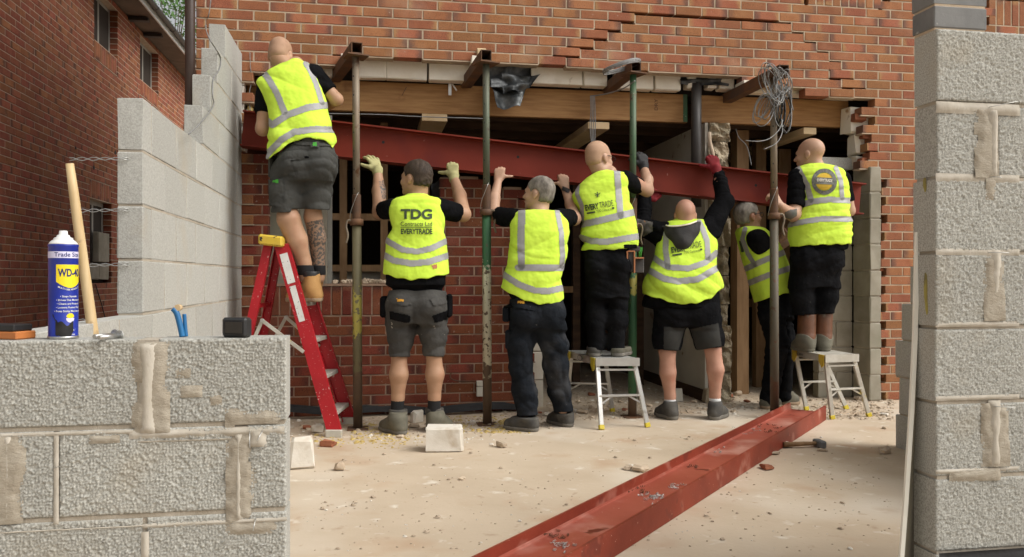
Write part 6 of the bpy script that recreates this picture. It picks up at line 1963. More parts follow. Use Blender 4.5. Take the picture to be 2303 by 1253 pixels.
    # ---------------------------------------------------------------- legs
    def trousers(s, hip_rows, legs, m, hem=None, name='trousers', seed=8, amp=.006, depth=.12, dd=0.0, bums=(), f=(12, 12, 24), hz=None):
        """hip loft plus one chain of (px, py, dd, r_px) per leg"""
        st = s.stations(hip_rows, depth, dd)
        ch = [[(s.P(q[0], q[1], q[2]), s.r(q[3])) for q in L] for L in legs]
        pts = [p for L in ch for p, _ in L] + [(q[1], q[2], q[0]) for q in st]
        lo, hi = s.bounds(pts, .22)
        def fn(F_):
            F_.loft(st, 0, 0, 2.2)
            for b in bums: F_.ell(s.P(b[0], b[1], b[2]), (s.r(b[3]), .085, s.r(b[4])), None, .05)
            for L in ch:
                for (a, ra), (b, rb) in zip(L[:-1], L[1:]): F_.cone(a, b, ra, rb, .04)
            F_.wrinkle(amp, seed, f, hz)
            if hem:
                for (px0, px1, py0, py1) in hem:
                    def cut(X, Y, Z, px0=px0, px1=px1, py0=py0, py1=py1):
                        px = CX + X / Y * FPX
                        zz = CAM.z - (np.interp(px, [px0, px1], [py0, py1]) - CY) / FPX * Y
                        return np.where((px > px0 - 25) & (px < px1 + 25), zz - Z, -.1)
                    F_.cutfn(cut)
        return s.build(name, m, fn, lo, hi, .0065, 1, key='legs')
    def boot(s, ankle, heel, toe, gz, m, msole, shaft=.11, r=.052, name='boot', sole=.028, w=.045, foot_m=None):
        """heel and toe are (px, dd) on the ground gz"""
        def G(q, up=0.0):
            p = cframe(q[0], CY, s.Z0 + q[1]); p[2] = gz + up; return p
        H, T = G(heel), G(toe)
        d = (T - H); L = np.linalg.norm(d); d /= L
        A = np.array(ankle, float)
        up = np.array([0, 0, 1.0])
        h0 = H + d * .045; b0 = H + d * (L * .62); t0 = T - d * .04
        top = A
        base = [(top, h0 + d * .02 + up * .085, r, r * 1.0, .02), (h0 + up * .085 + d * .02, h0 + up * .045, r, w * 1.02, .02), (h0 + up * .045, b0 + up * .042, w * .98, w * 1.02, .02),
                (b0 + up * .042, t0 + up * .036, w * 1.0, w * .86, .02), (h0 + d * .03 + up * .09, b0 + up * .05, r * .9, w * .9, .03)]
        pts = [q[0] for q in base] + [q[1] for q in base]
        lo, hi = s.bounds(pts, .09)
        def fn(F_):
            for q in base: F_.cone(*q)
            F_.wrinkle(.002, 4, (40, 40, 50))
            F_.cutfn(lambda X, Y, Z: np.maximum(gz + .012 - Z, Z - top[2]) + 0 * X + 0 * Y)
        o = s.build(name, m, fn, lo, hi, .0055)
        def fs(F_):
            F_.cone(h0 + up * .02, b0 + up * .02, w * 1.06, w * 1.12, .02); F_.cone(b0 + up * .02, t0 + up * .02, w * 1.12, w * .95, .02)
            F_.cutfn(lambda X, Y, Z: np.maximum(gz + .001 - Z, Z - (gz + sole)) + 0 * X + 0 * Y)
        if foot_m:
            def ff(F_):
                for q in base: F_.cone(q[0], q[1], q[2] + .0025, q[3] + .0025, q[4])
                F_.cutfn(lambda X, Y, Z: np.maximum(gz + .014 - Z, Z - (gz + .115 + .02 * np.sin(X * 40 + Y * 30))))
            s.build('toe_guard', foot_m, ff, lo, hi, .0055, parent=o)
        s.build('sole', msole, fs, lo, hi, .0055, parent=o)
        return o
    def sock(s, a, b, ra, rb, m=M_sock):
        a, b = np.array(a), np.array(b)
        def fn(F_):
            F_.cone(a + (a - b) * .6, b + (b - a) * .6, ra, rb, 0)
            F_.cutfn(lambda X, Y, Z: np.maximum(Z - max(a[2], b[2]) - .004, min(a[2], b[2]) - .004 - Z) + 0 * X + 0 * Y)
        return s.build('sock', m, fn, *s.bounds([a, b], .07))
    def lump(s, name, m, boxes, ch=.006):
        """small rigid items: boxes of (px0, px1, py0, py1, dd, thickness)"""
        b = MB()
        Mx = Matrix((RT, FW, Vector((0, 0, 1)))).transposed()
        for x0, x1, y0, y1, dd, th in boxes:
            p, q = s.P(x0, y1, dd), s.P(x1, y0, dd)
            c = Vector(c2w(np.array([(p + q) / 2]))[0])
            b.box(c, (q[0] - p[0], th, q[2] - p[2]), Mx, ch)
        return b.build(name, m, s.t)
def W3(p): return Vector(c2w(np.array([p]))[0])
A_ = np.array
def u3(*v):
    v = A_(v, float); return v / np.linalg.norm(v)

# ---------------------------------------------------------------- man on the ladder
def man_ladder():
    m = Man('shaven headed man in grey shorts and tan boots standing on the stepladder', 5.35, S_tan, (700, .875))
    m.vest([(138, 655, 680, .17, .06), (147, 634, 704, .17, .10), (160, 610, 715, .16, .12), (178, 588, 720, .15, .13), (190, 583, 723, .14, .135), (213, 592, 728, .11, .14), (242, 604, 735, .08, .14), (273, 607, 742, .05, .14), (300, 607, 749, .03, .14), (325, 606, 752, .02, .145), (360, 603, 753, .0, .145)],
           [(600, 360), (610, 354), (640, 330), (665, 316), (698, 309), (730, 317), (741, 324), (748, 332), (756, 320)],
           [([(596, 268), (613, 281), (646, 259), (694, 242), (740, 236)], 15), ([(600, 350), (612, 336), (634, 314), (662, 297), (706, 291), (752, 292)], 14.5),
            ([(597, 168), (606, 181), (622, 208), (640, 252)], 14), ([(687, 143), (697, 158), (710, 188), (724, 232)], 11)], seed=4, amp=.007)
    sL, eL, wL = m.P(602, 190, .14), m.P(591, 290, .08), m.P(598, 262, .36)
    sR, eR, wR = m.P(706, 170, .15), m.P(757, 224, .16), m.P(712, 252, .42)
    m.shirt([(335, 655, 745, .01)], [(sL, m.P(591, 256, .10), .068, .056, True), (sR, m.P(742, 207, .155), .068, .058, True)], M_black, seed=6)
    m.head(631, 86, 6, m.P(645, 152, .16), pitch=24, sc=.98, dd=.20, neck_r=(.058, .066))
    base = m.core()
    m.limb([sL, eL, wL], [.055, .046, .032]); m.limb([sR, eR, wR], [.055, .043, .032])
    for w, sd in ((wL, 1), (wR, -1)):
        for q in m.hand(w, (0, 1, .3), (0, -.3, 1), sd, (30, 40, 30)): m.prims.append(('cone', *q))
    # bare legs
    m.prims.append(('cone', base, m.P(690, 353, .02), .06, .035, .03))
    m.limb([m.P(655, 385, .02), m.P(646, 478, .0), m.P(649, 492, .0), m.P(667, 540, .03), m.P(684, 590, .06), m.P(690, 625, .07)], [.055, .060, .074, .071, .046, .046])
    m.limb([m.P(715, 385, .05), m.P(704, 472, .07), m.P(704, 488, .08), m.P(713, 535, .13), m.P(716, 592, .16), m.P(716, 625, .17)], [.055, .050, .058, .056, .042, .044])
    m.body()
    m.hair(M_stub_dark, .0012, (-.070, .95, -.01), 0)
    m.patch('body', [(690, 500), (740, 490), (740, 602), (704, 602), (694, 560)], .0012, M_tattoo, 'tattoo')
    m.trousers([(312, 664, 744, .02), (322, 652, 748, .02), (345, 634, 752, .02), (375, 618, 752, .02), (395, 614, 750, .02), (405, 620, 746, .02)],
               [[(650, 390, .01, 34), (644, 430, .0, 33), (643, 488, -.01, 31)], [(716, 390, .03, 32), (713, 430, .05, 30), (711, 482, .06, 30)]], M_shortg,
               [(606, 678, 479, 477), (679, 748, 470, 473)], 'shorts', seed=12, amp=.006, bums=[(665, 372, -.06, 34, 36), (722, 372, -.05, 30, 34)])
    m.patch('legs', [(628, 345), (683, 339), (685, 358), (654, 362), (655, 366), (668, 396), (640, 392), (622, 372)], .010, M_shortg, 'pocket')
    m.patch('legs', [(608, 405), (639, 404), (636, 466), (610, 462)], .014, M_shortg, 'cargo_pocket')
    m.patch('legs', [(617, 406), (630, 406), (630, 413), (617, 412)], .0175, M_green_tag, 'tag')
    m.patch('legs', [(662, 318), (748, 323), (748, 331), (662, 326)], .008, M_shortg, 'belt')
    m.patch('legs', [(698, 320), (717, 320), (717, 333), (698, 332)], .011, M_shortg, 'belt_badge')
    m.patch('legs', [(703, 321), (712, 321), (712, 330), (703, 330)], .0125, M_green_tag, 'badge')
    m.lump('side_pouch', M_shortg, [(607, 617, 350, 402, .02, .10), (748, 758, 345, 392, .03, .09)], .012)
    m.sock(m.P(686, 598, .06), m.P(690, 618, .07), .052, .054); m.sock(m.P(716, 598, .16), m.P(716, 618, .17), .048, .050)
    m.boot(m.P(700, 615, .07), (722, .05), (644, .10), .873, M_boot_tan, M_sole_tan, r=.058, w=.047, sole=.03)
    m.boot(m.P(714, 615, .20), (724, .20), (646, .26), .873, M_boot_tan, M_sole_tan, r=.054, w=.047, sole=.03)
    m.sock(m.P(698, 612, .07), m.P(699, 622, .07), .0615, .0615, M_blackp)
man_ladder()

# ---------------------------------------------------------------- man in the TDG vest
def man_tdg():
    m = Man('dark haired man with TDG Contracts printed on his vest, in paint splashed shorts', 5.42, S_tan, (935, 0))
    m.vest([(441, 914, 962, .08, .07), (446, 892, 984, .08, .10), (452, 883, 991, .08, .12), (467, 879, 994, .07, .13), (490, 880, 996, .06, .135), (514, 880, 997, .05, .14), (541, 872, 1003, .04, .145), (567, 869, 1007, .03, .15), (590, 866, 1008, .02, .15), (640, 862, 1009, .01, .155)],
           [(855, 612), (866, 617), (890, 624), (922, 630), (960, 626), (1000, 618), (1015, 614)],
           [([(862, 535), (876, 545), (906, 562), (938, 566), (970, 559), (1012, 538)], 13), ([(858, 570), (870, 577), (885, 586), (927, 593), (964, 589), (1014, 573)], 14)], seed=9, amp=.0055)
    m.text('vest', 'TDG', 936.5, 481.5, 71, 23, M_print, .035)
    m.text('vest', 'Contracts Ltd', 936.5, 503.5, 71, 10, M_print, .004)
    m.text('vest', None, 936.5, 511, 71, 1.6, M_print, V=[(x, y, 0) for x in np.linspace(-1, 1, 16) for y in (-.5, .5)], F=[(2 * i, 2 * i + 2, 2 * i + 3, 2 * i + 1) for i in range(15)])
    m.text('vest', 'EVERYTRADE', 937, 520.5, 71, 12.5, M_print, .035)
    m.patch('vest', [(970, 597), (982, 594), (984, 603), (974, 606)], .0015, M_camo if False else M_trim, 'stain')
    sL, eL, wL = m.P(886, 468, .08), m.P(854, 476, .24), m.P(850, 386, .42)
    sR, eR, wR = m.P(988, 468, .08), m.P(1042, 482, .22), m.P(1021, 400, .46)
    m.shirt([(650, 876, 1002, .02), (660, 876, 1003, .02)], [(sL, m.P(862, 474, .2), .07, .062, True), (sR, m.P(1030, 479, .19), .072, .066, True)], M_black, seed=7)
    m.head(936, 361, -58, m.P(940, 446, .10), pitch=-4, sc=1.03, dd=.10, neck_r=(.066, .072))
    base = m.core()
    m.limb([sL, eL, m.P(852, 430, .34), wL], [.06, .050, .046, .031]); m.limb([sR, eR, m.P(1034, 440, .36), wR], [.06, .052, .046, .031])
    m.prims.append(('cone', base, m.P(937, 668, .02), .06, .035, .03))
    m.limb([m.P(906, 700, .02), m.P(898, 800, .01), m.P(897, 842, .0), m.P(895, 892, .02), m.P(893, 930, .02)], [.05, .050, .062, .042, .044])
    m.limb([m.P(970, 700, .02), m.P(976, 800, .02), m.P(978, 842, .02), m.P(977, 892, .03), m.P(976, 930, .03)], [.05, .050, .062, .041, .044])
    m.body()
    m.hair(M_hair_dark, .008, (-.055, 1.25, -.02), .003)
    m.brows_eyes(M_hair_dark)
    m.glove(m.hand(wL, u3(-.35, .35, .85), u3(.45, -.75, .35), -1, (15, 25, 18), 1.02, spread=.5, grow=.0018), (wL - A_((0, .01, .012)), wL + A_((0, 0, .015)), .036, .036), M_glove_pale)
    m.glove(m.hand(wR, u3(-.12, .12, 1), u3(0, -1, .1), -1, (55, 70, 50), 1.02, thumb=u3(-1, .45, -.05), grow=.0018), (wR - A_((0, .01, .012)), wR + A_((0, 0, .015)), .036, .036), M_glove_pale)
    m.patch('body', [(852, 408), (868, 404), (868, 448), (860, 448)], .001, M_tattoo, 'tattoo')
    m.trousers([(654, 876, 1004, .02), (665, 873, 1006, .02), (690, 871, 1006, .02), (712, 872, 1005, .02), (722, 878, 1000, .02)],
               [[(906, 705, .02, 34), (902, 750, .01, 29), (897, 812, .0, 21.5)], [(972, 705, .02, 34), (975, 750, .02, 28), (975, 812, .02, 21.5)]], M_shortp,
               [(868, 924, 803, 803), (948, 1000, 801, 803)], 'shorts', seed=15, amp=.006, bums=[(910, 690, -.06, 34, 34), (966, 690, -.06, 34, 34)])
    m.patch('legs', [(880, 667), (930, 672), (928, 685), (905, 688), (881, 680)], .008, M_shortp, 'pocket_flap')
    m.patch('legs', [(966, 672), (1003, 667), (1003, 683), (975, 688)], .008, M_shortp, 'pocket_flap')
    m.patch('legs', [(894, 673), (909, 675), (909, 680), (894, 678)], .0105, M_orange_tag, 'tag')
    m.patch('legs', [(877, 700), (923, 710), (922, 724), (914, 726), (878, 718)], .004, M_black, 'dark_panel')
    m.patch('legs', [(971, 710), (1005, 698), (1004, 718), (978, 726)], .004, M_black, 'dark_panel')
    m.lump('tool_pouch', M_black, [(857, 874, 666, 714, .02, .13), (1004, 1017, 661, 714, .02, .12)], .014)
    m.sock(m.P(895, 893, .02), m.P(893, 928, .02), .044, .045); m.sock(m.P(977, 893, .03), m.P(976, 928, .03), .043, .045)
    m.sock(m.P(895, 921, .02), m.P(896, 932, .02), .063, .064, M_boot_black); m.sock(m.P(977, 918, .05), m.P(977, 929, .05), .063, .064, M_boot_black)
    m.boot(m.P(896, 924, .02), (908, -.10), (858, .10), 0, M_boot_grey, M_sole, r=.060, w=.047)
    m.boot(m.P(977, 921, .05), (965, -.02), (1014, .16), 0, M_boot_grey, M_sole, r=.060, w=.047)
man_tdg()

# ---------------------------------------------------------------- grey haired man
def man_grey():
    m = Man('grey haired man in plain strapped vest and dark trousers with both hands under the beam', 5.5, S_light, (1215, 0))
    m.vest([(472, 1190, 1232, .10, .06), (475, 1162, 1262, .10, .10), (481, 1153, 1270, .10, .12), (496, 1150, 1274, .09, .13), (523, 1150, 1277, .07, .14), (560, 1149, 1277, .05, .145), (580, 1147, 1272, .04, .15), (596, 1142, 1264, .04, .15), (612, 1138, 1262, .03, .15), (631, 1133, 1262, .02, .15), (648, 1129, 1263, .02, .15), (690, 1127, 1265, .02, .15)],
           [(1124, 647), (1130, 650), (1161, 667), (1185, 677), (1210, 684), (1254, 684), (1264, 677), (1270, 672)],
           [([(1174, 470), (1172, 536), (1173, 600)], 16), ([(1253, 474), (1262, 523), (1265, 575), (1263, 600)], 11), ([(1166, 602), (1262, 603)], 15), ([(1126, 612), (1136, 620), (1167, 640), (1202, 653), (1232, 655), (1268, 647)], 14)], seed=19, amp=.006)
    sL, eL, wL = m.P(1158, 490, .10), m.P(1110, 484, .28), m.P(1120, 408, .48)
    sR, eR, wR = m.P(1264, 490, .10), m.P(1292, 492, .26), m.P(1271, 424, .50)
    m.shirt([(680, 1150, 1264, .02)], [(sL, m.P(1122, 487, .23), .066, .060, True), (sR, m.P(1283, 490, .2), .066, .060, True)], M_black, seed=17)
    m.head(1213, 397, -62, m.P(1214, 480, .12), pitch=-6, sc=1.0, dd=.12, neck_r=(.058, .064))
    base = m.core()
    m.limb([sL, eL, m.P(1112, 448, .38), wL], [.056, .044, .040, .028]); m.limb([sR, eR, m.P(1284, 460, .38), wR], [.056, .046, .040, .029])
    for w, sd, th in ((wL, 1, u3(1, .4, -.05)), (wR, -1, u3(-1, .4, -.02))):
        for q in m.hand(w, u3(.12 * sd, .18, 1), u3(-.1 * sd, -1, .12), sd, (50, 75, 60), .98, thumb=th): m.prims.append(('cone', *q))
    m.prims.append(('cone', base, m.P(1208, 688, .02), .06, .035, .03))
    m.limb([m.P(1176, 730, .02), m.P(1172, 820, .02), m.P(1180, 930, .02)], [.05, .035, .03]); m.limb([m.P(1240, 730, .02), m.P(1250, 820, .06), m.P(1266, 925, .1)], [.05, .035, .03])
    m.body()
    m.hair(M_hair_grey, .006, (-.060, 1.25, -.015), .002, 6)
    m.brows_eyes(M_hair_grey)
    m.patch('body', [(1266, 419), (1282, 427), (1279, 436), (1264, 428)], .004, M_blackp, 'watch_strap')
    m.trousers([(672, 1146, 1266, .02), (690, 1143, 1268, .02), (712, 1144, 1268, .02), (735, 1150, 1266, .02)],
               [[(1176, 735, .02, 29), (1170, 780, .01, 27), (1171, 822, .01, 25), (1180, 880, .01, 24), (1186, 930, .01, 24)], [(1238, 735, .02, 31), (1245, 780, .04, 28), (1250, 822, .06, 26), (1258, 880, .10, 23), (1267, 920, .12, 23)]], M_navy,
               [(1150, 1214, 938, 934), (1238, 1296, 928, 926)], 'trousers', seed=25, amp=.0065, bums=[(1182, 708, -.05, 30, 32), (1238, 708, -.05, 30, 32)], f=(17, 17, 20))
    m.patch('legs', [(1160, 682), (1208, 690), (1206, 700), (1160, 692)], .009, M_navy, 'pocket_flap')
    m.patch('legs', [(1166, 678), (1180, 679), (1180, 684), (1166, 683)], .012, M_orange_tag, 'tag')
    m.patch('legs', [(1151, 695), (1206, 702), (1200, 728), (1190, 735), (1152, 728)], .008, M_navy, 'pocket')
    m.lump('hanging_pocket', M_navy, [(1130, 1147, 690, 724, .02, .08), (1136, 1150, 742, 785, .02, .08)], .012)
    m.boot(m.P(1188, 936, .01), (1210, -.06), (1134, .05), 0, M_boot_black, M_sole, r=.058, w=.046)
    m.boot(m.P(1266, 928, .12), (1285, .10), (1234, .30), 0, M_boot_black, M_sole, r=.056, w=.046)
man_grey()

# ---------------------------------------------------------------- man with the tool pouch
def man_pouch():
    m = Man('man in spectacles with a tool pouch standing on the clean platform', 5.77, S_light, (1365, .475))
    m.vest([(385, 1343, 1376, .10, .05), (389, 1338, 1405, .10, .09), (400, 1322, 1410, .10, .115), (416, 1303, 1411, .09, .125), (440, 1287, 1412, .08, .13), (455, 1291, 1417, .07, .135), (474, 1303, 1424, .06, .14), (500, 1311, 1431, .04, .14), (522, 1306, 1434, .03, .145), (532, 1304, 1435, .03, .145), (545, 1313, 1435, .02, .14), (552, 1312, 1434, .02, .14), (570, 1310, 1434, .02, .14)],
           [(1295, 562), (1320, 563), (1396, 561), (1420, 556), (1440, 552)],
           [([(1300, 414), (1298, 437), (1309, 463), (1310, 500)], 9), ([(1388, 385), (1391, 432), (1396, 486)], 14), ([(1306, 505), (1323, 502), (1375, 490), (1432, 476)], 15), ([(1308, 535), (1330, 542), (1362, 544), (1402, 537), (1440, 531)], 14)], seed=29, amp=.006)
    m.text('vest', 'EVERY', 1331, 465.5, 31, 13.5, M_print, .04, rot=.17)
    m.text('vest', 'TRADE', 1363.5, 459, 31, 13.5, M_print, -.004, rot=.17)
    def bar(px, py, w, h): m.text('vest', None, px, py, w, h, M_print, rot=.17, V=[(x, y, 0) for x in np.linspace(-1, 1, 8) for y in (-.5, .5)], F=[(2 * i, 2 * i + 2, 2 * i + 3, 2 * i + 1) for i in range(7)])
    bar(1329, 478.5, 19, 3.5); bar(1379, 468, 5, 4)
    m.text('vest', 'TDG Contracts', 1358, 472.5, 34, 5.5, M_print, .0, rot=.17)
    # small bee emblem
    V = []; F = []
    def blob(cx, cy, rx, ry, rot):
        n = len(V); V.append((cx, cy, 0))
        for a in np.linspace(0, 6.283, 11)[:-1]:
            x, y = rx * math.cos(a), ry * math.sin(a); V.append((cx + x * math.cos(rot) - y * math.sin(rot), cy + x * math.sin(rot) + y * math.cos(rot), 0))
        F.extend([(n, n + 1 + i, n + 1 + (i + 1) % 10) for i in range(10)])
    blob(0, -.1, .16, .42, 0); blob(0, .42, .14, .14, 0)
    for sd in (-1, 1):
        blob(sd * .42, .2, .32, .09, sd * .3); blob(sd * .36, -.05, .26, .06, -sd * .3); blob(sd * .3, -.35, .22, .04, -sd * .9)
    m.text('vest', None, 1344, 438, 14, 13, M_print, V=V, F=F, rot=.12)
    sL, eL, wL = m.P(1310, 430, .16), m.P(1294, 445, .34), m.P(1312, 420, .44)
    sR, eR, wR = m.P(1407, 404, .10), m.P(1455, 428, .26), m.P(1448, 378, .42)
    m.shirt([(575, 1316, 1428, .02)], [(sR, m.P(1436, 420, .22), .066, .060, True)], M_black, seed=27)
    m.head(1346, 318, 52, m.P(1356, 394, .10), pitch=2, sc=1.02, dd=.12, neck_r=(.060, .068))
    base = m.core()
    m.limb([sL, eL, wL], [.035, .035, .03]); m.limb([sR, eR, m.P(1455, 405, .34), wR], [.06, .048, .045, .031])
    for q in m.hand(wL, (.3, 1, .2), (0, -.2, 1), 1, (20, 30, 30)): m.prims.append(('cone', *q))
    m.prims.append(('cone', base, m.P(1365, 593, .02), .06, .035, .03))
    m.limb([m.P(1340, 625, .02), m.P(1341, 700, .0), m.P(1340, 790, .02)], [.05, .035, .03]); m.limb([m.P(1390, 625, .02), m.P(1390, 700, .02), m.P(1388, 785, .02)], [.05, .035, .03])
    m.body()
    m.hair(M_stub_fair, .0012, (-.075, 1.1, -.01), 0)
    m.brows_eyes(M_stub_fair); m.glasses()
    m.glove(m.hand(wR, u3(-.1, .15, 1), u3(.25, -1, .1), -1, (45, 60, 40), 1.05, thumb=u3(-.8, .5, .3), grow=.002), (wR - A_((0, .01, .02)), wR + A_((0, 0, .02)), .036, .037), M_glove_black)
    m.trousers([(556, 1317, 1427, .02), (575, 1316, 1424, .02), (610, 1318, 1416, .02), (640, 1318, 1414, .02), (668, 1320, 1413, .02)],
               [[(1341, 660, .01, 22.5), (1340, 720, .0, 20), (1341, 786, .0, 18.5)], [(1391, 660, .02, 22), (1388, 720, .0, 20), (1385, 788, .0, 18)]], M_blackt, [(1318, 1362, 789, 789), (1363, 1408, 788, 790)], 'trousers', seed=35, amp=.006, bums=[(1342, 600, -.05, 26, 32), (1393, 600, -.05, 26, 32)])
    # belt and tool pouch on the right hip
    m.lump('belt', M_black, [(1388, 1432, 550, 559, -.10, .03)], .003)
    po = m.lump('tool_pouch', M_pouch, [(1411, 1424, 565, 612, -.06, .07), (1424, 1447, 581, 614, -.05, .06), (1412, 1438, 554, 566, -.05, .05)], .006)
    for x0, x1, y0, y1 in ((1408, 1411, 565, 613), (1424, 1427, 566, 614), (1424, 1447, 579, 582), (1411, 1426, 564, 567)):
        o = m.lump('pouch_trim', M_trim, [(x0, x1, y0, y1, -.075, .07)], .001); o.parent = po; o.matrix_parent_inverse = inv_of(po)
    for k in range(3):
        a, b = m.P(1437 + k * 2, 582, -.05), m.P(1438 + k * 3, 556, -.05)
        o = MB().cyl(W3(a), W3(b), .003, n=6).build('green_pencil', M_green_tag, m.t); o.parent = po; o.matrix_parent_inverse = inv_of(po)
    m.boot(m.P(1341, 780, .0), (1337, -.06), (1334, .20), .476, M_boot_black, M_sole, r=.050, w=.044)
    m.boot(m.P(1387, 782, .0), (1383, -.06), (1414, .16), .476, M_boot_grey, M_sole, r=.050, w=.044)
man_pouch()

# ---------------------------------------------------------------- man in the hooded top
def man_hood():
    m = Man('bald man in a black hooded top and shorts reaching up with a red glove', 5.95, S_pink, (1550, 0))
    m.vest([(494, 1520, 1582, .10, .06), (499, 1500, 1590, .10, .09), (512, 1484, 1600, .10, .12), (530, 1478, 1607, .09, .13), (550, 1476, 1611, .08, .14), (575, 1475, 1608, .06, .15), (590, 1468, 1610, .05, .16), (604, 1460, 1612, .04, .165), (617, 1457, 1615, .03, .17), (645, 1448, 1622, .02, .175), (690, 1440, 1625, .02, .18)],
           [(1436, 658), (1443, 661), (1481, 671), (1522, 684), (1564, 683), (1599, 671), (1623, 649), (1630, 645)],
           [([(1499, 515), (1497, 560), (1502, 600)], 13), ([(1572, 500), (1580, 515), (1590, 542), (1592, 580)], 12), ([(1472, 580), (1481, 588), (1503, 601), (1548, 604), (1586, 591), (1612, 568)], 13), ([(1450, 603), (1460, 608), (1493, 627), (1525, 633), (1570, 628), (1618, 600)], 14)], seed=39, amp=.006, f=(9, 9, 16))
    m.text('vest', 'EVERY', 1526, 560, 33, 13, M_print, .04, rot=.16)
    m.text('vest', 'TRADE', 1561, 551, 33, 13, M_print, -.004, rot=.16)
    def bar(px, py, w, h): m.text('vest', None, px, py, w, h, M_print, rot=.14, V=[(x, y, 0) for x in np.linspace(-1, 1, 8) for y in (-.5, .5)], F=[(2 * i, 2 * i + 2, 2 * i + 3, 2 * i + 1) for i in range(7)])
    bar(1523, 572.5, 22, 3.5); bar(1577, 561, 5, 4)
    m.text('vest', 'TDG Contracts', 1556, 565.5, 36, 5.5, M_print, 0, rot=.14)
    sL, eL, wL = m.P(1488, 528, .10), m.P(1443, 510, .22), m.P(1452, 446, .36)
    sR, eR, wR = m.P(1594, 520, .10), m.P(1629, 455, .22), m.P(1611, 384, .36)
    m.shirt([(700, 1478, 1618, .02)], [(sL, eL, .085, .068, False), (eL, wL, .066, .044, False), (sR, eR, .090, .068, False), (eR, m.P(1617, 395, .35), .064, .043, False)], M_black, seed=37, amp=.006, name='hooded_top')
    m.patch('shirt', [(1430, 492), (1468, 500), (1468, 520), (1448, 532), (1430, 522)], .003, M_camo, 'camo_patch')
    m.head(1541, 449, 8, m.P(1543, 506, .10), pitch=2, sc=.97, dd=.10, neck_r=(.064, .072))
    base = m.core()
    m.limb([sL, eL, wL], [.055, .045, .03]); m.limb([sR, eR, wR], [.055, .045, .03])
    m.prims.append(('cone', base, m.P(1548, 698, .02), .06, .035, .03))
    m.limb([m.P(1505, 730, .02), m.P(1501, 790, .0), m.P(1502, 838, .0), m.P(1507, 890, .02), m.P(1508, 925, .02)], [.05, .060, .059, .040, .042])
    m.limb([m.P(1592, 730, .02), m.P(1603, 785, .0), m.P(1609, 832, .0), m.P(1608, 888, .02), m.P(1609, 925, .02)], [.05, .060, .061, .039, .042])
    m.body()
    # hood lying on the back
    def hf(F_):
        F_.ell(m.P(1533, 522, -.01), (m.r(36), .085, m.r(26)), None, 0)
        F_.cone(m.P(1508, 512, .03), m.P(1534, 545, -.05), .05, .05, .05); F_.cone(m.P(1534, 545, -.05), m.P(1560, 508, .03), .05, .05, .05)
        F_.cone(m.P(1498, 507, .06), m.P(1566, 501, .06), .035, .035, .05)
        F_.wrinkle(.007, 3, (22, 22, 30))
        F_.cutfn(lambda X, Y, Z: Z - (CAM.z - (np.interp(CX + X / Y * FPX, [1495, 1530, 1570], [508, 506, 498]) - CY) / FPX * Y))
    m.build('hood', M_hood, hf, *m.bounds([m.P(1498, 495), m.P(1570, 560)], .14), key='hood')
    rim = [W3(m.P(px, py, dd)) for px, py, dd in ((1498, 507, -.02), (1510, 509, -.075), (1530, 508, -.09), (1550, 504, -.08), (1566, 498, -.02))]
    MB().tube(smooth_path(rim), .006, 6).build('hood_rim', M_white, m.t)
    m.glove(m.hand(wR, u3(-.25, .1, 1), u3(0, -1, .2), -1, (45, 70, 60), 1.05, thumb=u3(-1, .3, .1), grow=.003), (wR - A_((0, .005, .01)), wR + A_((0, 0, .02)), .038, .039), M_glove_red)
    m.sock(wR - A_((-.006, 0, .018)), wR - A_((-.004, 0, .008)), .042, .042, M_white)
    m.glove(m.hand(wL, u3(.75, .1, .5), u3(-.3, -1, .2), 1, (55, 70, 50), 1.05, thumb=u3(.7, .3, .5), grow=.003), (wL - A_((0.02, 0, .02)), wL + A_((0.02, 0, .01)), .038, .039), M_glove_red)
    m.trousers([(672, 1478, 1618, .02), (690, 1476, 1619, .02), (715, 1475, 1619, .02), (730, 1480, 1616, .02)],
               [[(1508, 732, .02, 35), (1501, 760, .01, 32), (1498, 797, .0, 28.5)], [(1585, 732, .02, 36), (1594, 760, .01, 32), (1598, 795, .0, 27)]], M_blackt, [(1465, 1532, 785, 789), (1566, 1628, 787, 780)], 'shorts', seed=45, amp=.0055, bums=[(1515, 705, -.05, 34, 32), (1580, 705, -.05, 34, 32)])
    m.patch('legs', [(1494, 735), (1540, 738), (1524, 790), (1492, 788)], .003, M_shortb, 'panel')
    m.patch('legs', [(1553, 740), (1615, 727), (1622, 778), (1568, 788)], .003, M_shortb, 'panel')
    m.lump('cargo_pocket', M_blackt, [(1469, 1480, 735, 778, .02, .10), (1611, 1620, 690, 706, -.02, .08)], .012)
    for (a, b, h, t, r_) in ((m.P(1507, 897, .02), m.P(1508, 918, .02), (1520, -.08), (1476, .14), .046), (m.P(1608, 896, .02), m.P(1609, 918, .02), (1600, -.08), (1632, .12), .046)):
        m.sock(a, b, .0425, .044, M_can_white)
        m.boot(b + A_((0, 0, .055)), h, t, 0, M_boot_black, M_sole, r=.048, w=.044, name='trainer', sole=.032)
man_hood()

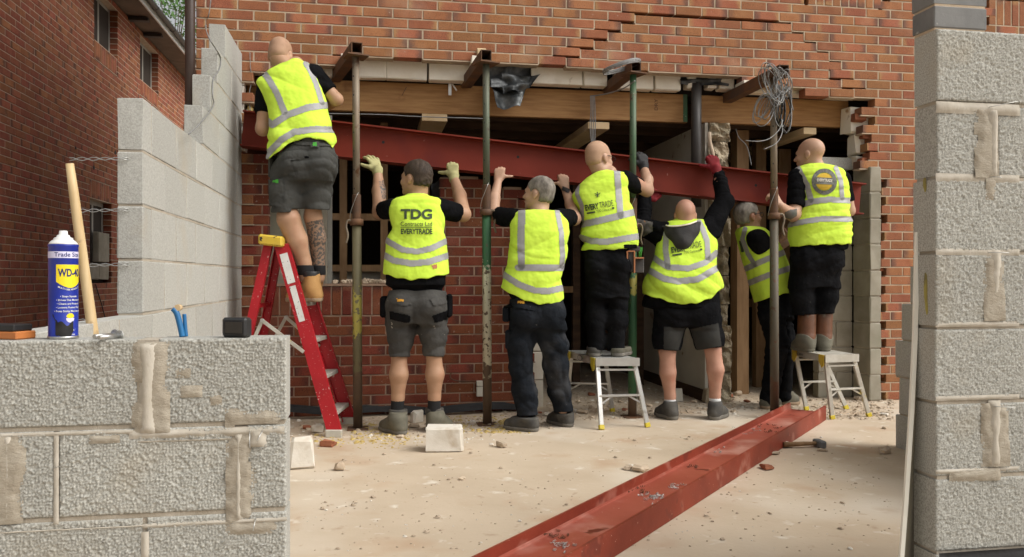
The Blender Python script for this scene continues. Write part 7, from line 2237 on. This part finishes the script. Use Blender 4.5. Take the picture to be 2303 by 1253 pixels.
# ---------------------------------------------------------------- man behind the rusty prop
def man_behind():
    m = Man('grey haired man in glasses half hidden behind the rusty prop', 6.45, S_dim, (1740, 0))
    m.vest([(510, 1668, 1708, .02, .08), (514, 1660, 1718, .02, .14), (522, 1656, 1726, .02, .17), (540, 1660, 1742, .02, .18), (560, 1666, 1752, .02, .18), (590, 1674, 1765, .02, .17), (621, 1684, 1775, .02, .17), (641, 1691, 1778, .02, .16), (690, 1702, 1782, .02, .16)],
           [(1690, 682), (1706, 677), (1740, 668), (1778, 657), (1790, 654)],
           [([(1676, 515), (1670, 538), (1682, 570), (1698, 596)], 10), ([(1678, 604), (1722, 584), (1772, 564)], 13), ([(1686, 636), (1730, 618), (1784, 601)], 13)], seed=49, amp=.006)
    sR, eR, wR = m.P(1704, 540, -.14), m.P(1724, 572, -.10), m.P(1775, 541, .0)
    sL, eL, wL = m.P(1706, 538, .16), m.P(1740, 560, .22), m.P(1790, 500, .2)
    m.shirt([(690, 1706, 1780, .02)], [(sR, m.P(1718, 560, -.12), .085, .075, True), (sL, m.P(1730, 555, .2), .07, .06, True)], M_black, seed=47)
    m.patch('vest', [(1662, 543), (1668, 541), (1674, 566), (1668, 568)], .002, M_print, 'print', back=False)
    m.head(1681, 453, 72, m.P(1688, 520, .02), pitch=-8, sc=1.0, dd=.02, neck_r=(.055, .062))
    base = m.core()
    m.limb([sR, eR, wR], [.055, .045, .03]); m.limb([sL, eL, wL], [.055, .045, .03])
    for w, sd in ((wR, -1), (wL, 1)):
        for q in m.hand(w, u3(.6, .4, .6), u3(0, -1, .2), sd, (40, 50, 40)): m.prims.append(('cone', *q))
    m.prims.append(('cone', base, m.P(1744, 668, .02), .06, .035, .03))
    m.limb([m.P(1738, 700, -.05), m.P(1752, 790, -.04), m.P(1728, 895, -.03)], [.05, .035, .03]); m.limb([m.P(1750, 700, .1), m.P(1768, 785, .1), m.P(1764, 885, .12)], [.05, .035, .03])
    m.body()
    m.hair(M_hair_grey, .010, (-.060, 1.25, -.02), .002, 8)
    m.brows_eyes(M_hair_grey); m.glasses()
    m.trousers([(660, 1706, 1781, .02), (690, 1706, 1782, .02), (715, 1708, 1782, .02)],
               [[(1736, 715, -.05, 27), (1748, 770, -.05, 22), (1744, 800, -.05, 20), (1728, 900, -.03, 18)], [(1752, 715, .1, 27), (1767, 780, .1, 21), (1766, 800, .1, 19), (1762, 888, .12, 17)]], M_blackt, None, 'trousers', seed=55, amp=.0055)
    m.boot(m.P(1726, 890, -.03), (1712, -.06), (1756, .02), 0, M_boot_grey, M_sole_tan, r=.05, w=.045)
    m.boot(m.P(1764, 880, .14), (1754, .12), (1796, .20), 0, M_boot_grey, M_sole_tan, r=.05, w=.045)
man_behind()

# ---------------------------------------------------------------- man in rigger boots
def man_rigger():
    m = Man('bald man with a round vest badge and brown rigger boots on the dusty platform', 6.2, S_light, (1830, .475))
    m.vest([(369, 1814, 1848, .08, .06), (374, 1800, 1872, .08, .09), (382, 1785, 1892, .08, .115), (390, 1780, 1897, .08, .125), (405, 1789, 1902, .07, .135), (424, 1797, 1904, .06, .14), (450, 1799, 1905, .05, .14), (470, 1797, 1906, .04, .145), (490, 1789, 1908, .03, .15), (505, 1779, 1908, .02, .155), (560, 1777, 1910, .02, .155)],
           [(1770, 554), (1780, 555), (1830, 551), (1909, 549), (1920, 549)],
           [([(1793, 376), (1799, 388), (1815, 416), (1824, 450)], 13), ([(1880, 378), (1891, 408), (1894, 446)], 10), ([(1796, 463), (1829, 453), (1865, 449), (1910, 451)], 13), ([(1772, 506), (1818, 497), (1852, 492), (1914, 493)], 12)], seed=59, amp=.0045)
    # round badge
    n = 36
    def disc(r0, r1, rows=3):
        V = []; F = []
        for j in range(rows + 1):
            r_ = r0 + (r1 - r0) * j / rows
            for a in np.linspace(0, 2 * math.pi, n, endpoint=False): V.append((r_ * math.cos(a), r_ * math.sin(a), 0))
        for j in range(rows):
            for i in range(n): F.append((j * n + i, j * n + (i + 1) % n, (j + 1) * n + (i + 1) % n, (j + 1) * n + i))
        return V, F
    V, F = disc(.70, 1.0); m.text('vest', None, 1854, 408.5, 57, 59, M_badge_grey, V=V, F=F, off=.005)
    V, F = disc(.02, .66, 5); m.text('vest', None, 1854, 408.5, 38, 39, M_badge, V=V, F=F, off=.005)
    g = [(x, y, 0) for x in np.linspace(-1, 1, 10) for y in (-.5, 0, .5)]
    gf = [(3 * i + j, 3 * i + 3 + j, 3 * i + 4 + j, 3 * i + 1 + j) for i in range(9) for j in (0, 1)]
    m.text('vest', None, 1854, 407, 42, 15, M_badge_grey, V=g, F=gf, off=.0075, rot=-.05)
    m.text('vest', 'EVERYTRADE', 1855, 405.5, 34, 6.5, M_white, .02, off=.010, rot=-.05)
    sL, eL, wL = m.P(1796, 402, .06), m.P(1786, 484, -.02), m.P(1754, 462, -.16)
    sR, eR, wR = m.P(1896, 402, .06), m.P(1910, 474, .08), m.P(1905, 450, .3)
    m.shirt([(565, 1782, 1900, .02)], [(sL, m.P(1788, 466, .0), .078, .066, True), (sR, m.P(1908, 454, .07), .06, .048, True)], M_black, seed=57)
    m.head(1822, 312, -50, m.P(1831, 380, .08), pitch=2, sc=1.03, dd=.10, neck_r=(.062, .068))
    base = m.core()
    m.limb([sL, eL, m.P(1772, 478, -.08), wL], [.058, .050, .046, .031]); m.limb([sR, eR, wR], [.055, .043, .03])
    for q in m.hand(wL, u3(-.5, -.1, .8), u3(.5, -1, .2), -1, (60, 60, 45), .95, thumb=u3(.2, -.3, 1)): m.prims.append(('cone', *q))
    for q in m.hand(wR, u3(0, 1, .2), u3(0, -.2, 1), -1, (40, 50, 40)): m.prims.append(('cone', *q))
    m.prims.append(('cone', base, m.P(1838, 578, .02), .06, .035, .03))
    m.limb([m.P(1808, 610, .02), m.P(1804, 660, .0), m.P(1812, 730, .02)], [.05, .035, .03]); m.limb([m.P(1866, 610, .02), m.P(1860, 660, .02), m.P(1854, 730, .02)], [.05, .035, .03])
    m.body()
    m.brows_eyes(M_stub_fair)
    m.patch('body', [(1764, 478), (1776, 472), (1792, 470), (1792, 486), (1778, 494), (1766, 490)], .0012, M_tattoo_solid, 'tattoo')
    m.trousers([(548, 1782, 1898, .02), (570, 1779, 1896, .02), (600, 1777, 1892, .02), (630, 1777, 1886, .02), (645, 1778, 1884, .02)],
               [[(1806, 640, .01, 26), (1804, 670, .0, 25), (1808, 712, .0, 23.5)], [(1858, 640, .02, 25.5), (1858, 670, .01, 23), (1855, 710, .01, 20)]], M_blackt, [(1780, 1833, 709, 711), (1834, 1880, 707, 705)], 'trousers', seed=65, amp=.0065, bums=[(1812, 585, -.05, 30, 30), (1864, 585, -.05, 30, 30)], f=(17, 17, 20))
    m.lump('cargo_pocket', M_blackt, [(1886, 1897, 570, 602, .0, .09)], .012)
    m.boot(m.P(1815, 707, .0), (1828, -.08), (1783, .10), .476, M_boot_brown, M_boot_grey, r=.068, w=.048, shaft=.25, sole=.03, foot_m=M_boot_grey)
    m.boot(m.P(1853, 705, .02), (1856, -.06), (1840, .18), .476, M_boot_brown, M_boot_grey, r=.064, w=.048, shaft=.25, sole=.03, foot_m=M_boot_grey)
man_rigger()
